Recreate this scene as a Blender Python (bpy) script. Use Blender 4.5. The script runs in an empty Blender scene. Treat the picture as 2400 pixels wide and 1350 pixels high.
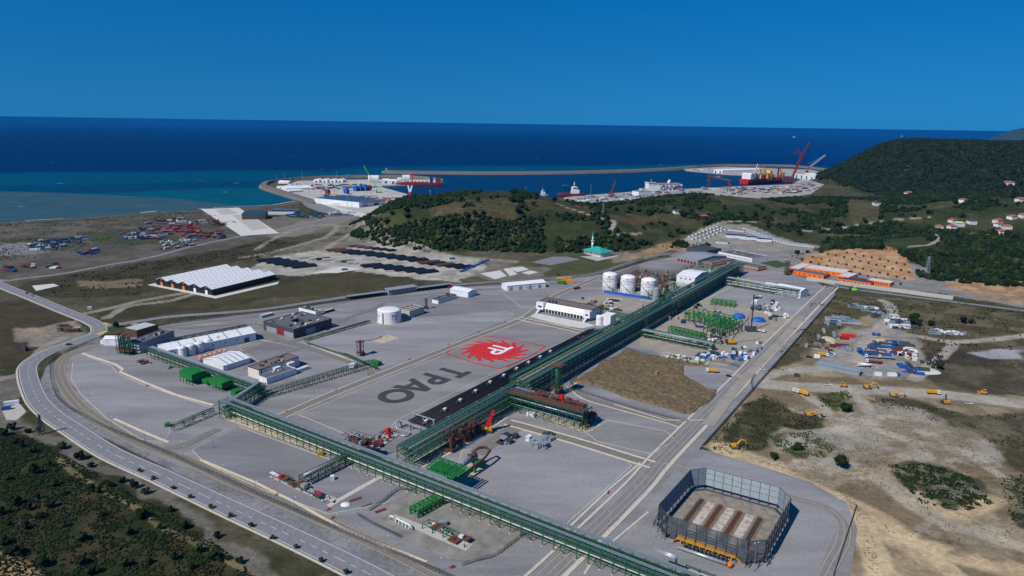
import bpy, bmesh, math, random
import numpy as np
from mathutils import Matrix, Vector
random.seed(7); rng=np.random.default_rng(11)
SC=bpy.context.scene; COL=SC.collection
# ------------------------------------------------------------ camera, sky, sun, exposure
F=1600.;H=200.;PITCH=math.atan(387/1600.);ROLL=.0148
cr,sr=math.cos(ROLL),math.sin(ROLL);cp,sp=math.cos(PITCH),math.sin(PITCH)
fw=Vector((0,cp,-sp)); dn=Vector((0,-sp,-cp)); ex=Vector((1,0,0))
right=ex*cr-dn*sr; up=-(ex*sr+dn*cr)
cd=bpy.data.cameras.new("camera"); cam=bpy.data.objects.new("camera",cd); COL.objects.link(cam)
m=Matrix.Identity(4)
for i in range(3): m[i][0]=right[i]; m[i][1]=up[i]; m[i][2]=-fw[i]; m[i][3]=(0,0,H)[i]
cam.matrix_world=m; cd.lens=24; cd.sensor_width=36; cd.clip_start=1; cd.clip_end=500000
SC.camera=cam
SUN_EL=math.radians(45); SUN_AZ=math.radians(227)     # compass style, clockwise from +Y
w=bpy.data.worlds.new("World"); SC.world=w; w.use_nodes=True
nt=w.node_tree; bg=nt.nodes['Background']
SKYTINT=(.20,1.08,1.42,1); SKYTOP=(.0,1.08,1.80,1)
sky=nt.nodes.new('ShaderNodeTexSky'); sky.sky_type='NISHITA'; sky.sun_disc=False
sky.sun_elevation=SUN_EL; sky.sun_rotation=SUN_AZ; sky.altitude=600; sky.air_density=1.0; sky.dust_density=.15; sky.ozone_density=5
tc=nt.nodes.new('ShaderNodeTexCoord'); sx=nt.nodes.new('ShaderNodeSeparateXYZ'); mz=nt.nodes.new('ShaderNodeMath'); mz.operation='MULTIPLY_ADD'; mz.inputs[1].default_value=.75; mz.inputs[2].default_value=.20
mm_=nt.nodes.new('ShaderNodeMath'); mm_.operation='MAXIMUM'; mm_.inputs[1].default_value=.02; cx_=nt.nodes.new('ShaderNodeCombineXYZ')
nt.links.new(tc.outputs['Generated'],sx.inputs[0]); nt.links.new(sx.outputs[2],mz.inputs[0]); nt.links.new(mz.outputs[0],mm_.inputs[0])
nt.links.new(sx.outputs[0],cx_.inputs[0]); nt.links.new(sx.outputs[1],cx_.inputs[1]); nt.links.new(mm_.outputs[0],cx_.inputs[2]); nt.links.new(cx_.outputs[0],sky.inputs[0])
hs=nt.nodes.new('ShaderNodeMix'); hs.data_type='RGBA'; hs.blend_type='MULTIPLY'; hs.inputs[0].default_value=1; mt_=nt.nodes.new('ShaderNodeMix'); mt_.data_type='RGBA'; mr_=nt.nodes.new('ShaderNodeMapRange'); mr_.inputs[1].default_value=0; mr_.inputs[2].default_value=.20; nt.links.new(sx.outputs[2],mr_.inputs[0]); nt.links.new(mr_.outputs[0],mt_.inputs[0]); mt_.inputs[6].default_value=SKYTINT; mt_.inputs[7].default_value=SKYTOP; nt.links.new(mt_.outputs[2],hs.inputs[7])
nt.links.new(sky.outputs[0],hs.inputs[6]); nt.links.new(hs.outputs[2],bg.inputs[0]); bg.inputs[1].default_value=.059
sd=bpy.data.lights.new("sun",'SUN'); sd.energy=4.5; sd.angle=math.radians(.53); sd.color=(1,.95,.87)
so=bpy.data.objects.new("sun",sd); COL.objects.link(so)
sdir=Vector((math.sin(SUN_AZ)*math.cos(SUN_EL),math.cos(SUN_AZ)*math.cos(SUN_EL),math.sin(SUN_EL)))
so.rotation_euler=sdir.to_track_quat('Z','Y').to_euler(); so.location=(-400,-400,600)
SC.view_settings.view_transform='Standard'; SC.view_settings.look='None'; SC.view_settings.gamma=1; SC.view_settings.exposure=0
try: SC.cycles.max_bounces=5; SC.cycles.diffuse_bounces=2; SC.cycles.glossy_bounces=2
except Exception: pass
# ------------------------------------------------------------ surveying helpers: sight line -> point on the ground
def ray(px,py):
    x=(px-1200)/F;y=(py-675)/F; X=x*cr+y*sr;Y=-x*sr+y*cr
    return (X, cp-Y*sp, -(Y*cp+sp))
def P(px,py,z=0.):
    r=ray(px,py);t=(z-H)/min(r[2],-1e-4)
    return (r[0]*t,r[1]*t)
def pix(x,y,z=0):
    z-=H; d=y*cp-z*sp; Y=(-z*cp-y*sp)/d; X=x/d
    return (1200+F*(X*cr-Y*sr), 675+F*(X*sr+Y*cr))
def hg(px,py,py2):            # height of an upright standing at px,py whose top shows at py2
    x,y=P(px,py); lo,hi=0,190
    for _ in range(40):
        m=(lo+hi)/2
        if pix(x,y,m)[1]>py2: lo=m
        else: hi=m
    return lo
def ss(t): t=np.clip(t,0,1); return t*t*(3-2*t)
_L=rng.random((512,512))
def vn(x,y,s):
    x=np.asarray(x,float)/s+1000; y=np.asarray(y,float)/s+1000
    xi=np.floor(x).astype(int);yi=np.floor(y).astype(int);fx=ss(x-xi);fy=ss(y-yi)
    a=_L[xi%512,yi%512];b=_L[(xi+1)%512,yi%512];c=_L[xi%512,(yi+1)%512];d=_L[(xi+1)%512,(yi+1)%512]
    return (a*(1-fx)+b*fx)*(1-fy)+(c*(1-fx)+d*fx)*fy
def fbm(x,y,s,o=4):
    r=0;a=1;t=0
    for i in range(o): r=r+a*vn(x+i*37.1,y-i*91.7,s);t+=a;a*=.55;s*=.5
    return r/t
def bump(x,y,px,D,rx,ry,h,k=1.):
    cx=(px-1200)/F*D; q=((x-cx)/rx)**2+((y-D)/ry)**2
    return h*ss((1-np.sqrt(q))*k)
def hgt(x,y):
    x=np.asarray(x,float);y=np.asarray(y,float)
    z=0*x
    a=bump(x,y,1082,1340,235,300,47,1.9); b=bump(x,y,1240,1310,330,280,46,1.4); c=bump(x,y,1480,1400,420,330,37)
    d=bump(x,y,1690,1560,420,300,44); f=bump(x,y,1960,1580,520,340,38); g=bump(x,y,2330,1650,520,420,44)
    k=bump(x,y,2420,1060,420,260,30)
    z=np.maximum.reduce([a,b,c,d,f,g,k])+.25*np.minimum(a,b)+.2*np.minimum(c,d)
    z=z*(.86+.28*fbm(x,y,160,3))
    edge=1057+(y-2000)*.141+18*(vn(x,y,90)-.5)
    t=np.clip((x-edge)/285,0,1)
    hh=158*np.sin(t*math.pi/2)*ss((y-1760)/560)*(1-ss((y-2450)/550))
    hh=hh*(.93+.14*fbm(x,y,240,3))
    return np.maximum(z,hh)
def PT(px,py):                # sight line -> terrain
    r=ray(px,py); n=math.hypot(r[0],r[1])
    t0=(60-H)/min(r[2],-1e-4)*.75 if r[2]<0 else 900
    ts=np.linspace(t0*.6,max(t0*4.5,4000) if r[2]>-.12 else (0-H)/r[2]*1.02,2500)
    X=r[0]*ts;Y=r[1]*ts;Z=H+r[2]*ts
    k=np.nonzero(Z<=hgt(X,Y))[0]
    if len(k)==0: return (X[-1],Y[-1],0.)
    i=k[0]; return (float(X[i]),float(Y[i]),float(max(0,hgt(X[i],Y[i]))))
# ------------------------------------------------------------ materials
def mat(name,c,rough=.75,metal=0.,ns=0.,amp=.15,c2=None,spec=.3,stretch=None,bumpd=0.):
    M=bpy.data.materials.new(name); M.use_nodes=True; n=M.node_tree; b=n.nodes['Principled BSDF']
    b.inputs['Roughness'].default_value=rough; b.inputs['Metallic'].default_value=metal
    b.inputs['Specular IOR Level'].default_value=spec; b.inputs['Base Color'].default_value=(*c,1)
    M.diffuse_color=(*c,1)
    if ns:
        g=n.nodes.new('ShaderNodeNewGeometry'); t=n.nodes.new('ShaderNodeTexNoise'); t.inputs['Scale'].default_value=ns
        t.inputs['Detail'].default_value=5; t.inputs['Roughness'].default_value=.65
        if stretch:
            mp=n.nodes.new('ShaderNodeMapping'); mp.inputs['Scale'].default_value=stretch[:3]
            mp.inputs['Rotation'].default_value=(0,0,math.radians(stretch[3]))
            n.links.new(g.outputs['Position'],mp.inputs[0]); n.links.new(mp.outputs[0],t.inputs[0])
        else: n.links.new(g.outputs['Position'],t.inputs[0])
        r=n.nodes.new('ShaderNodeValToRGB')
        r.color_ramp.elements[0].position=.32; r.color_ramp.elements[1].position=.68
        a=[max(0,v*(1-amp)) for v in c]; d=[v*(1+amp) for v in c] if c2 is None else c2
        r.color_ramp.elements[0].color=(*a,1); r.color_ramp.elements[1].color=(*d,1)
        n.links.new(t.outputs[0],r.inputs[0]); n.links.new(r.outputs[0],b.inputs['Base Color'])
        if bumpd:
            bu=n.nodes.new('ShaderNodeBump'); bu.inputs['Distance'].default_value=bumpd; bu.inputs['Strength'].default_value=.8
            n.links.new(t.outputs[0],bu.inputs['Height']); n.links.new(bu.outputs[0],b.inputs['Normal'])
    return M
A=56.2                      # heading of the plant's long axis, degrees
MT=dict(
 white=mat('white_paint',(.68,.69,.70),.55,ns=.4,amp=.10,stretch=(1,1,.15,0)), whiteroof=mat('white_sheet_roof',(.74,.74,.75),.5,ns=.35,amp=.10),
 cream=mat('cream_panel',(.62,.60,.55),.7,ns=.3,amp=.08), grey=mat('grey_cladding',(.26,.27,.29),.55,ns=.3,amp=.1),
 dgrey=mat('dark_grey_cladding',(.06,.063,.07),.6,ns=.3,amp=.15), black=mat('black_coating',(.012,.013,.016),.45,ns=.4,amp=.3),
 flatroof=mat('grey_roof_membrane',(.115,.112,.12),.9,ns=.35,amp=.2), brownroof=mat('brown_roof_membrane',(.16,.13,.125),.9,ns=.3,amp=.2),
 conc=mat('concrete',(.42,.39,.35),.85,ns=.4,amp=.14), paleconc=mat('pale_concrete',(.56,.54,.50),.85,ns=.15,amp=.1),
 kerb=mat('kerb_concrete',(.50,.45,.37),.85,ns=.5,amp=.14), ckerb=mat('cream_kerb_strip',(.60,.50,.37),.85,ns=.3,amp=.12),
 green=mat('green_steel',(.013,.098,.033),.5,ns=.5,amp=.25), lgreen=mat('bright_green_steel',(.016,.17,.035),.5,ns=.5,amp=.2),
 shed=mat('green_enclosure',(.012,.155,.028),.55,ns=.3,amp=.07), steel=mat('galvanised_steel',(.27,.315,.345),.5,.25,ns=.5,amp=.15),
 pipe=mat('silver_pipe',(.40,.43,.45),.38,.45,ns=.6,amp=.15), dsteel=mat('dark_steel',(.07,.08,.09),.5,.3,ns=.5,amp=.3),
 tray=mat('grey_blue_tray',(.19,.235,.265),.5,.2,ns=.4,amp=.12), teal=mat('teal_tray',(.045,.12,.11),.5,.2,ns=.4,amp=.15), rust=mat('red_oxide',(.15,.05,.03),.75,ns=.5,amp=.35),
 brown=mat('brown_steel',(.10,.045,.03),.7,ns=.5,amp=.35), orange=mat('orange_paint',(.75,.16,.02),.55,ns=.4,amp=.1),
 red=mat('red_paint',(.55,.015,.02),.5,ns=.3,amp=.1), dred=mat('dark_red_paint',(.21,.02,.025),.6,ns=.3,amp=.2),
 yellow=mat('yellow_paint',(.62,.30,.02),.5,ns=.5,amp=.12), lyellow=mat('pale_yellow_paint',(.70,.50,.18),.5,ns=.5,amp=.12),
 blue=mat('blue_sheet',(.015,.085,.28),.6,ns=.4,amp=.25), dblue=mat('navy_blue_paint',(.01,.035,.12),.5,ns=.3,amp=.25),
 solar=mat('solar_panel',(.012,.05,.11),.25,ns=.05,amp=.2,spec=.5), glass=mat('window_glass',(.02,.03,.04),.15,spec=.6),
 mosque=mat('turquoise_roof',(.03,.34,.27),.5,ns=.3,amp=.08), redroof=mat('red_tile_roof',(.36,.10,.045),.8,ns=.6,amp=.2),
 tyre=mat('tyre_rubber',(.012,.012,.012),.8), purple=mat('dark_blue_machine_paint',(.035,.03,.14),.5),
 lime=mat('lime_paint',(.28,.62,.05),.5), asph=None)
MT['asph']=mat('asphalt',(.195,.193,.203),.9,ns=.5,amp=.16,stretch=(1,.25,1,-40)); MT['asph2']=mat('worn_brown_asphalt',(.182,.168,.148),.9,ns=.4,amp=.18)
MT['gravel']=mat('grey_gravel',(.215,.21,.235),.95,ns=.09,amp=.10,bumpd=0); MT['line']=mat('white_road_paint',(.72,.72,.72),.7)
MT['yline']=mat('yellow_road_paint',(.52,.36,.12),.7); MT['rubble']=mat('rubble_armour',(.135,.122,.105),.95,ns=.35,amp=.5,bumpd=1.)
MT['sand']=mat('pale_sand',(.46,.38,.28),.95,ns=.25,amp=.2); MT['dirt']=mat('graded_dirt',(.30,.265,.215),.95,ns=.08,amp=.18)
MT['bark']=mat('bark',(.06,.045,.03),.9)
def leafmat(name,a,b,c):
    M=bpy.data.materials.new(name); M.use_nodes=True; n=M.node_tree; p=n.nodes['Principled BSDF']
    p.inputs['Roughness'].default_value=.85; p.inputs['Specular IOR Level'].default_value=.1
    g=n.nodes.new('ShaderNodeNewGeometry'); r=n.nodes.new('ShaderNodeValToRGB'); t=n.nodes.new('ShaderNodeTexNoise'); t.inputs['Scale'].default_value=.035
    t.inputs['Detail'].default_value=6; t.inputs['Roughness'].default_value=.75
    n.links.new(g.outputs['Position'],t.inputs[0]); n.links.new(t.outputs[0],r.inputs[0]); n.links.new(r.outputs[0],p.inputs['Base Color'])
    oi=n.nodes.new('ShaderNodeObjectInfo'); at=n.nodes.new('ShaderNodeAttribute'); at.attribute_name='tint'; ad=n.nodes.new('ShaderNodeMath'); ad.operation='ADD'; n.links.new(oi.outputs['Random'],ad.inputs[0]); n.links.new(at.outputs['Fac'],ad.inputs[1])
    fr_=n.nodes.new('ShaderNodeMath'); fr_.operation='FRACT'; n.links.new(ad.outputs[0],fr_.inputs[0]); mq=n.nodes.new('ShaderNodeMapRange'); mq.inputs[3].default_value=.6; mq.inputs[4].default_value=1.6; n.links.new(fr_.outputs[0],mq.inputs[0])
    mu=n.nodes.new('ShaderNodeMix'); mu.data_type='RGBA'; mu.blend_type='MULTIPLY'; mu.inputs[0].default_value=1; n.links.new(r.outputs[0],mu.inputs[6]); n.links.new(mq.outputs[0],mu.inputs[7]); n.links.new(mu.outputs[2],p.inputs['Base Color'])
    e=r.color_ramp.elements; e[0].position=.35; e[0].color=(*a,1); e[1].position=.68; e[1].color=(*c,1); k=e.new(.5); k.color=(*b,1)
    return M
MT['leaf']=leafmat('foliage',(.004,.010,.003),(.009,.020,.005),(.024,.034,.008)); MT['leafd']=leafmat('dark_foliage',(.004,.010,.005),(.008,.017,.007),(.016,.026,.009))
MT['leaf2']=leafmat('light_foliage',(.012,.024,.006),(.026,.042,.010),(.065,.064,.020))
# ------------------------------------------------------------ mesh builder
class MB:
    def __init__(s): s.v=[];s.f=[];s.mi=[];s.ms=[];s.cur=0
    def use(s,m):
        if m not in s.ms: s.ms.append(m)
        s.cur=s.ms.index(m); return s
    def add(s,vs,fs):
        o=len(s.v); s.v+=vs
        for f in fs: s.f.append(tuple(i+o for i in f)); s.mi.append(s.cur)
    def box(s,x0,x1,y0,y1,z0,z1):
        s.add([(x0,y0,z0),(x1,y0,z0),(x1,y1,z0),(x0,y1,z0),(x0,y0,z1),(x1,y0,z1),(x1,y1,z1),(x0,y1,z1)],
          [(3,2,1,0),(4,5,6,7),(0,1,5,4),(1,2,6,5),(2,3,7,6),(3,0,4,7)]); return s
    def bar(s,p,q,w,h=None):
        p=Vector(p);q=Vector(q);h=h or w;d=(q-p).normalized()
        u=d.cross(Vector((0,0,1)));u=u.normalized() if u.length>1e-4 else Vector((1,0,0)); v=u.cross(d)
        vs=[]
        for c in (p,q):
            for a,b in ((-1,-1),(1,-1),(1,1),(-1,1)): vs.append(tuple(c+u*a*w/2+v*b*h/2))
        s.add(vs,[(0,1,2,3),(7,6,5,4),(0,4,5,1),(1,5,6,2),(2,6,7,3),(3,7,4,0)]); return s
    def tube(s,pts,r,n=8,r2=None,cap=True):
        pts=[Vector(p) for p in pts]; o=len(s.v); vs=[];fs=[]; K=len(pts)
        for i,c in enumerate(pts):
            d=(pts[min(i+1,K-1)]-pts[max(i-1,0)]).normalized()
            u=d.cross(Vector((0,0,1)));u=u.normalized() if u.length>1e-3 else Vector((1,0,0)); v=u.cross(d)
            rr=r if r2 is None else r+(r2-r)*i/max(K-1,1)
            for k in range(n):
                a=2*math.pi*k/n; vs.append(tuple(c+u*rr*math.cos(a)+v*rr*math.sin(a)))
        for i in range(K-1):
            for k in range(n): a=i*n+k;b=i*n+(k+1)%n; fs.append((a,b,b+n,a+n))
        if cap: fs.append(tuple(range(n-1,-1,-1))); fs.append(tuple((K-1)*n+k for k in range(n)))
        s.add(vs,fs); return s
    def cyl(s,x,y,z0,z1,r,r2=None,n=16): return s.tube([(x,y,z0),(x,y,z1)],r,n,r2)
    def lathe(s,x,y,prof,n=32):
        vs=[];fs=[]
        for r,z in prof:
            for k in range(n): a=2*math.pi*k/n; vs.append((x+r*math.cos(a),y+r*math.sin(a),z))
        for i in range(len(prof)-1):
            for k in range(n): a=i*n+k;b=i*n+(k+1)%n; fs.append((a,b,b+n,a+n))
        s.add(vs,fs); return s
    def prism(s,poly,z0,z1):
        n=len(poly); ar=sum(poly[i][0]*poly[(i+1)%n][1]-poly[(i+1)%n][0]*poly[i][1] for i in range(n))
        if ar<0: poly=poly[::-1]
        s.add([(x,y,z0) for x,y in poly]+[(x,y,z1) for x,y in poly],
          [tuple(range(n-1,-1,-1)),tuple(range(n,2*n))]+[(i,(i+1)%n,n+(i+1)%n,n+i) for i in range(n)]); return s
    def gable(s,x0,x1,y0,y1,z0,ze,zr,roof=True):   # ridge along x; walls
        ym=(y0+y1)/2
        s.add([(x0,y0,z0),(x1,y0,z0),(x1,y1,z0),(x0,y1,z0),(x0,y0,ze),(x1,y0,ze),(x1,y1,ze),(x0,y1,ze),(x0,ym,zr),(x1,ym,zr)],
          [(0,1,5,4),(2,3,7,6),(0,4,8,7,3),(1,2,6,9,5),(3,2,1,0),(4,5,9,8),(6,7,8,9)]); return s
    def roofg(s,x0,x1,y0,y1,ze,zr,o=.4,t=.25):      # roof slabs over gable
        ym=(y0+y1)/2; k=(zr-ze)/(ym-y0)
        for a,sg in ((y0,-1),(y1,1)):
            ya=a+sg*o; za=ze-k*o
            vs=[(x0-o,ya,za+.05),(x1+o,ya,za+.05),(x1+o,ym,zr+.05),(x0-o,ym,zr+.05)]
            vs+= [(x,y,z+t) for x,y,z in vs]
            s.add(vs,[(3,2,1,0),(4,5,6,7),(0,1,5,4),(1,2,6,5),(2,3,7,6),(3,0,4,7)] if sg<0 else [(0,1,2,3),(7,6,5,4),(4,5,1,0),(5,6,2,1),(6,7,3,2),(7,4,0,3)])
        return s
    def build(s,name,mt=None,parent=None,smooth=False,**kw):
        me=bpy.data.meshes.new(name); me.from_pydata(s.v,[],s.f); ms=s.ms or [mt or 'grey']
        for q in ms: me.materials.append(MT[q])
        if len(ms)>1: me.polygons.foreach_set('material_index',s.mi)
        if smooth: me.polygons.foreach_set('use_smooth',[len(f)==4 for f in s.f])
        o=bpy.data.objects.new(name,me); COL.objects.link(o)
        if parent: o.parent=parent
        for k,v in kw.items():
            if v: o[k]=v
        return o
def root(name,label,cat,loc=(0,0,0),rot=0,group=None):
    o=bpy.data.objects.new(name,None); COL.objects.link(o); o.location=(loc[0],loc[1],loc[2] if len(loc)>2 else 0); o.rotation_euler=(0,0,math.radians(rot))
    o.empty_display_size=2; o['label']=label; o['category']=cat
    if group: o['group']=group
    return o
def tag(o,label,cat,group=None):
    o['label']=label;o['category']=cat
    if group:o['group']=group
    return o
def ctree(o,parent=None):
    c=o.copy(); COL.objects.link(c); c.parent=parent
    for ch in o.children: ctree(ch,c)
    return c
def clone(o,loc,rot,label=None,group=None,s=None):
    c=ctree(o); c.location=(loc[0],loc[1],loc[2] if len(loc)>2 else 0); c.rotation_euler=(0,0,math.radians(rot))
    if s: c.scale=(s,s,s) if not isinstance(s,tuple) else s
    if label: c['label']=label
    if group: c['group']=group
    return c
def struct(o): o['kind']='structure'; return o
def snap(r):
    for t in (A,A-90,A+90,A-180,A+180):
        if abs((r-t+180)%360-180)<7: return t
    return r
def fr(c,r,l,z=0,sn=True):
    C=P(*c,z);R=P(*r,z);L=P(*l,z); a=math.degrees(math.atan2(R[1]-C[1],R[0]-C[0])); a2=snap(a) if sn else a
    ux,uy=math.cos(math.radians(a2)),math.sin(math.radians(a2))
    w=(R[0]-C[0])*ux+(R[1]-C[1])*uy; d=-(L[0]-C[0])*uy+(L[1]-C[1])*ux
    return C,a2,w,d
def sheet(name,pts,z,mt,world=False):
    poly=[p if world else P(*p) for p in pts]
    me=bpy.data.meshes.new(name); n=len(poly)
    ar=sum(poly[i][0]*poly[(i+1)%n][1]-poly[(i+1)%n][0]*poly[i][1] for i in range(n))
    if ar<0: poly=poly[::-1]
    me.from_pydata([(x,y,z) for x,y in poly],[],[tuple(range(n))]); me.materials.append(MT[mt])
    o=bpy.data.objects.new(name,me); COL.objects.link(o); return struct(o)
def smooth(pts,k=6):
    pts=[np.array(p,float) for p in pts]; q=[2*pts[0]-pts[1]]+pts+[2*pts[-1]-pts[-2]]; out=[]
    for i in range(1,len(q)-2):
        for j in range(k):
            t=j/k; a,b,c,d=q[i-1],q[i],q[i+1],q[i+2]
            out.append(.5*((2*b)+(-a+c)*t+(2*a-5*b+4*c-d)*t*t+(-a+3*b-3*c+d)*t**3))
    out.append(q[-2]); return out
def ribmb(mb,pts,w0,w1,z,dash=None,drape=False,thick=0):     # strip between offsets w0..w1 (left +) along world pts
    n=len(pts); off=[]
    for i in range(n):
        d=pts[min(i+1,n-1)]-pts[max(i-1,0)]; d=d/(np.linalg.norm(d)+1e-9); off.append(np.array((-d[1],d[0])))
    s=0
    for i in range(n-1):
        L=np.linalg.norm(pts[i+1]-pts[i])
        if dash:
            a=s%(2*dash); s+=L
            if a>dash: continue
        q=[pts[i]+off[i]*w0,pts[i+1]+off[i+1]*w0,pts[i+1]+off[i+1]*w1,pts[i]+off[i]*w1]
        zz=[z+(float(hgt(*p[:2])) if drape else 0) for p in q]
        a=sum(q[k][0]*q[(k+1)%4][1]-q[(k+1)%4][0]*q[k][1] for k in range(4))
        o=[0,1,2,3] if a>0 else [3,2,1,0]
        if thick:
            vs=[(q[k][0],q[k][1],zz[k]-thick) for k in o]+[(q[k][0],q[k][1],zz[k]) for k in o]
            mb.add(vs,[(4,5,6,7),(0,1,5,4),(1,2,6,5),(2,3,7,6),(3,0,4,7)])
        else: mb.add([(q[k][0],q[k][1],zz[k]) for k in o],[(0,1,2,3)])
NR=[0]
def road(name,pts,w,z=.1,mt='asph',marks=(),kerb=None,drape=False,k=8,name2='road_marking'):
    NR[0]+=1; z+=NR[0]*.007
    W=smooth([P(*p) if not drape else PT(*p)[:2] for p in pts],k)
    if drape: W=smooth(W,3)
    mb=MB(); ribmb(mb,W,-w/2,w/2,z,drape=drape); o=struct(mb.build(name,mt))
    fine=[]
    for i in range(len(W)-1):
        L=np.linalg.norm(W[i+1]-W[i]); c=max(1,int(L/3))
        fine+= [W[i]+(W[i+1]-W[i])*j/c for j in range(c)]
    fine.append(W[-1])
    for (o0,wd,mm,dash) in marks:
        mb=MB(); ribmb(mb,fine if dash else W,o0-wd/2,o0+wd/2,z+.03,dash=dash); struct(mb.build(name2,mm,o))
    if kerb:
        for (o0,wd,hh,mm) in kerb:
            mb=MB(); ribmb(mb,W,o0-wd/2,o0+wd/2,z+hh,thick=hh+.05); struct(mb.build('kerb',mm,o))
    return o,W
# ------------------------------------------------------------ ground, sea, sky-side terrain
def segdist(x,y,poly,closed=True):
    n=len(poly); d=np.full(x.shape,1e9); ins=np.zeros(x.shape,bool)
    for i in range(n if closed else n-1):
        ax,ay=poly[i];bx,by=poly[(i+1)%n]; dx,dy=bx-ax,by-ay
        t=np.clip(((x-ax)*dx+(y-ay)*dy)/(dx*dx+dy*dy+1e-9),0,1)
        d=np.minimum(d,np.hypot(x-ax-t*dx,y-ay-t*dy))
        if closed:
            c=((ay>y)!=(by>y))&(x<(bx-ax)*(y-ay)/((by-ay) if abs(by-ay)>1e-9 else 1e-9)+ax); ins^=c
    return d,ins
def Q(pts,T=False): return [(PT(*p)[:2] if T else P(*p)) for p in pts]
LAND=Q([(-1500,640),(-500,560),(0,519),(150,511),(340,497),(480,489),(640,480),(692,471),(655,455),(622,441),(616,434),(640,427),(700,421),(780,418),(900,418),(1030,418),(1044,424),(1030,431),(985,431),(900,433),(893,437),(930,447),(965,457),(1000,470),(1250,470),(1321,462),(1356,458),(1490,448),(1628,441),(1722,436),(1852,431),(1872,419),(1840,413),(1716,409),(1608,399),(1600,394),(1700,389),(1800,391),(1900,396),(1955,408),(1985,402),(2010,388),(2200,380),(4200,390),(6000,1200),(3000,2600),(-1500,2600)])
NOTE=[]
D=[235.];
while D[-1]<3700:
    d=D[-1]; D.append(d+min(max(d*d/(H*F)*2.6,.45),15))
D=np.array(D); PXC=np.arange(-760,3160,3.2); K=(PXC-1200)/F
GX=D[:,None]*K[None,:]*1.02; GY=np.repeat(D[:,None],len(K),1); X=GX.ravel();Y=GY.ravel()
Z=hgt(X,Y)
dl,il=segdist(X,Y,LAND)
sd_=np.where(il,dl,-dl)
hillm=Z>1.5
beach=ss((sd_+4)/14.)
Z=np.where(sd_<12,Z*ss((sd_)/12)-5*(1-beach),Z)
wx=X+14*(vn(X,Y,23)-.5)+5*(vn(X,Y,7)-.5); wy=Y+14*(vn(X+900,Y,23)-.5)+5*(vn(X+900,Y,7)-.5)
n1=fbm(X,Y,120,4);n2=fbm(X+3000,Y,34,4);n3=fbm(X,Y+5000,9,3)
def mix(a,b,t): return a*(1-t[:,None])+np.array(b)[None,:]*t[:,None]
C=np.zeros((len(X),3))+np.array((.070,.061,.032))
C=mix(C,(.036,.042,.016),ss((n2-.45)*5)); C=mix(C,(.105,.088,.058),ss((n1-.52)*6)*.8)
C=mix(C,(.16,.145,.115),ss((n3-.60)*7)*.35)
VEG=np.zeros(len(X))+.35
def reg(pts,col,soft=5,al=1.,veg=0.,T=False,warp=True,col2=None,ns=30,closed=True,w=None):
    global C,VEG
    poly=Q(pts,T) if not isinstance(pts,np.ndarray) else pts
    pa=np.array(poly); pad=soft+ (w or 0)+22
    s=(X>pa[:,0].min()-pad)&(X<pa[:,0].max()+pad)&(Y>pa[:,1].min()-pad)&(Y<pa[:,1].max()+pad)
    if not s.any(): return
    x=(wx if warp else X)[s];y=(wy if warp else Y)[s]
    if w: x=X[s]+(3*(vn(X[s],Y[s],12)-.5) if warp else 0); y=Y[s]
    d,i=segdist(x,y,poly,closed)
    q=(ss((w/2+soft-d)/soft) if w else ss(np.where(i,d,-d)/soft+.5))*al
    c=np.array(col)[None,:]
    if col2 is not None:
        t=ss((fbm(X[s]+700,Y[s],ns,4)-.42)*6)[:,None]; c=c*(1-t)+np.array(col2)[None,:]*t
    C[s]=C[s]*(1-q[:,None])+c*q[:,None]; VEG[s]=VEG[s]*(1-q)+veg*q
def trk(pts,w,col=(.27,.24,.195),al=.85,soft=2.5,T=False):
    W=smooth(Q(pts,T),6); reg(np.array([p for p in W]),col,soft,al,0,closed=False,w=w)
# hills: grass/scrub underneath the trees
g=ss((Z-1)/3); C=mix(C,(.026,.038,.011),g*.95); VEG=np.maximum(VEG,g*.8)
g2=g*ss((fbm(X+99,Y,75,3)-.49)*9); C=mix(C,(.085,.068,.033),g2*.8)
# beach strip + sand flats
C=mix(C,(.105,.095,.075),ss((60-sd_)/40)*(Z<2)*.9)
reg([(-300,560),(0,530),(480,497),(640,505),(700,545),(520,590),(330,628),(0,655),(-300,700)],(.122,.108,.088),14,.85,.2,col2=(.085,.077,.058),ns=40)
for s in ([(180,545),(330,538),(430,560),(330,575),(230,570)],[(10,560),(110,555),(200,560),(120,572),(20,575)],[(560,505),(640,500),(680,520),(600,532)]): reg(s,(.05,.062,.026),8,.8,.6)
reg([(0,572),(60,568),(115,575),(125,590),(60,597),(-60,600)],(.20,.19,.19),4,.9)
# brown scrub fields between the road and the black warehouse
reg([(60,660),(300,620),(520,585),(640,560),(700,575),(640,600),(380,640),(330,690),(150,700),(40,690)],(.052,.042,.022),8,.9,.55)
reg([(-200,700),(60,705),(190,750),(150,800),(40,850),(-200,860)],(.062,.046,.025),8,.9,.55)
reg([(20,770),(90,765),(180,750),(215,790),(130,830),(40,800)],(.20,.185,.155),4,.9,.05,col2=(.30,.24,.16),ns=20)
reg([(300,720),(500,690),(700,640),(860,640),(1000,655),(880,680),(640,700),(420,735),(270,750),(230,735)],(.068,.057,.028),6,.92,.5,col2=(.046,.042,.019),ns=60)
reg([(180,660),(330,655),(330,672),(200,680)],(.20,.155,.10),5,.8)
reg([(-200,880),(60,880),(60,960),(20,1000),(-200,1000)],(.16,.145,.12),6,.85,.1)
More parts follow.
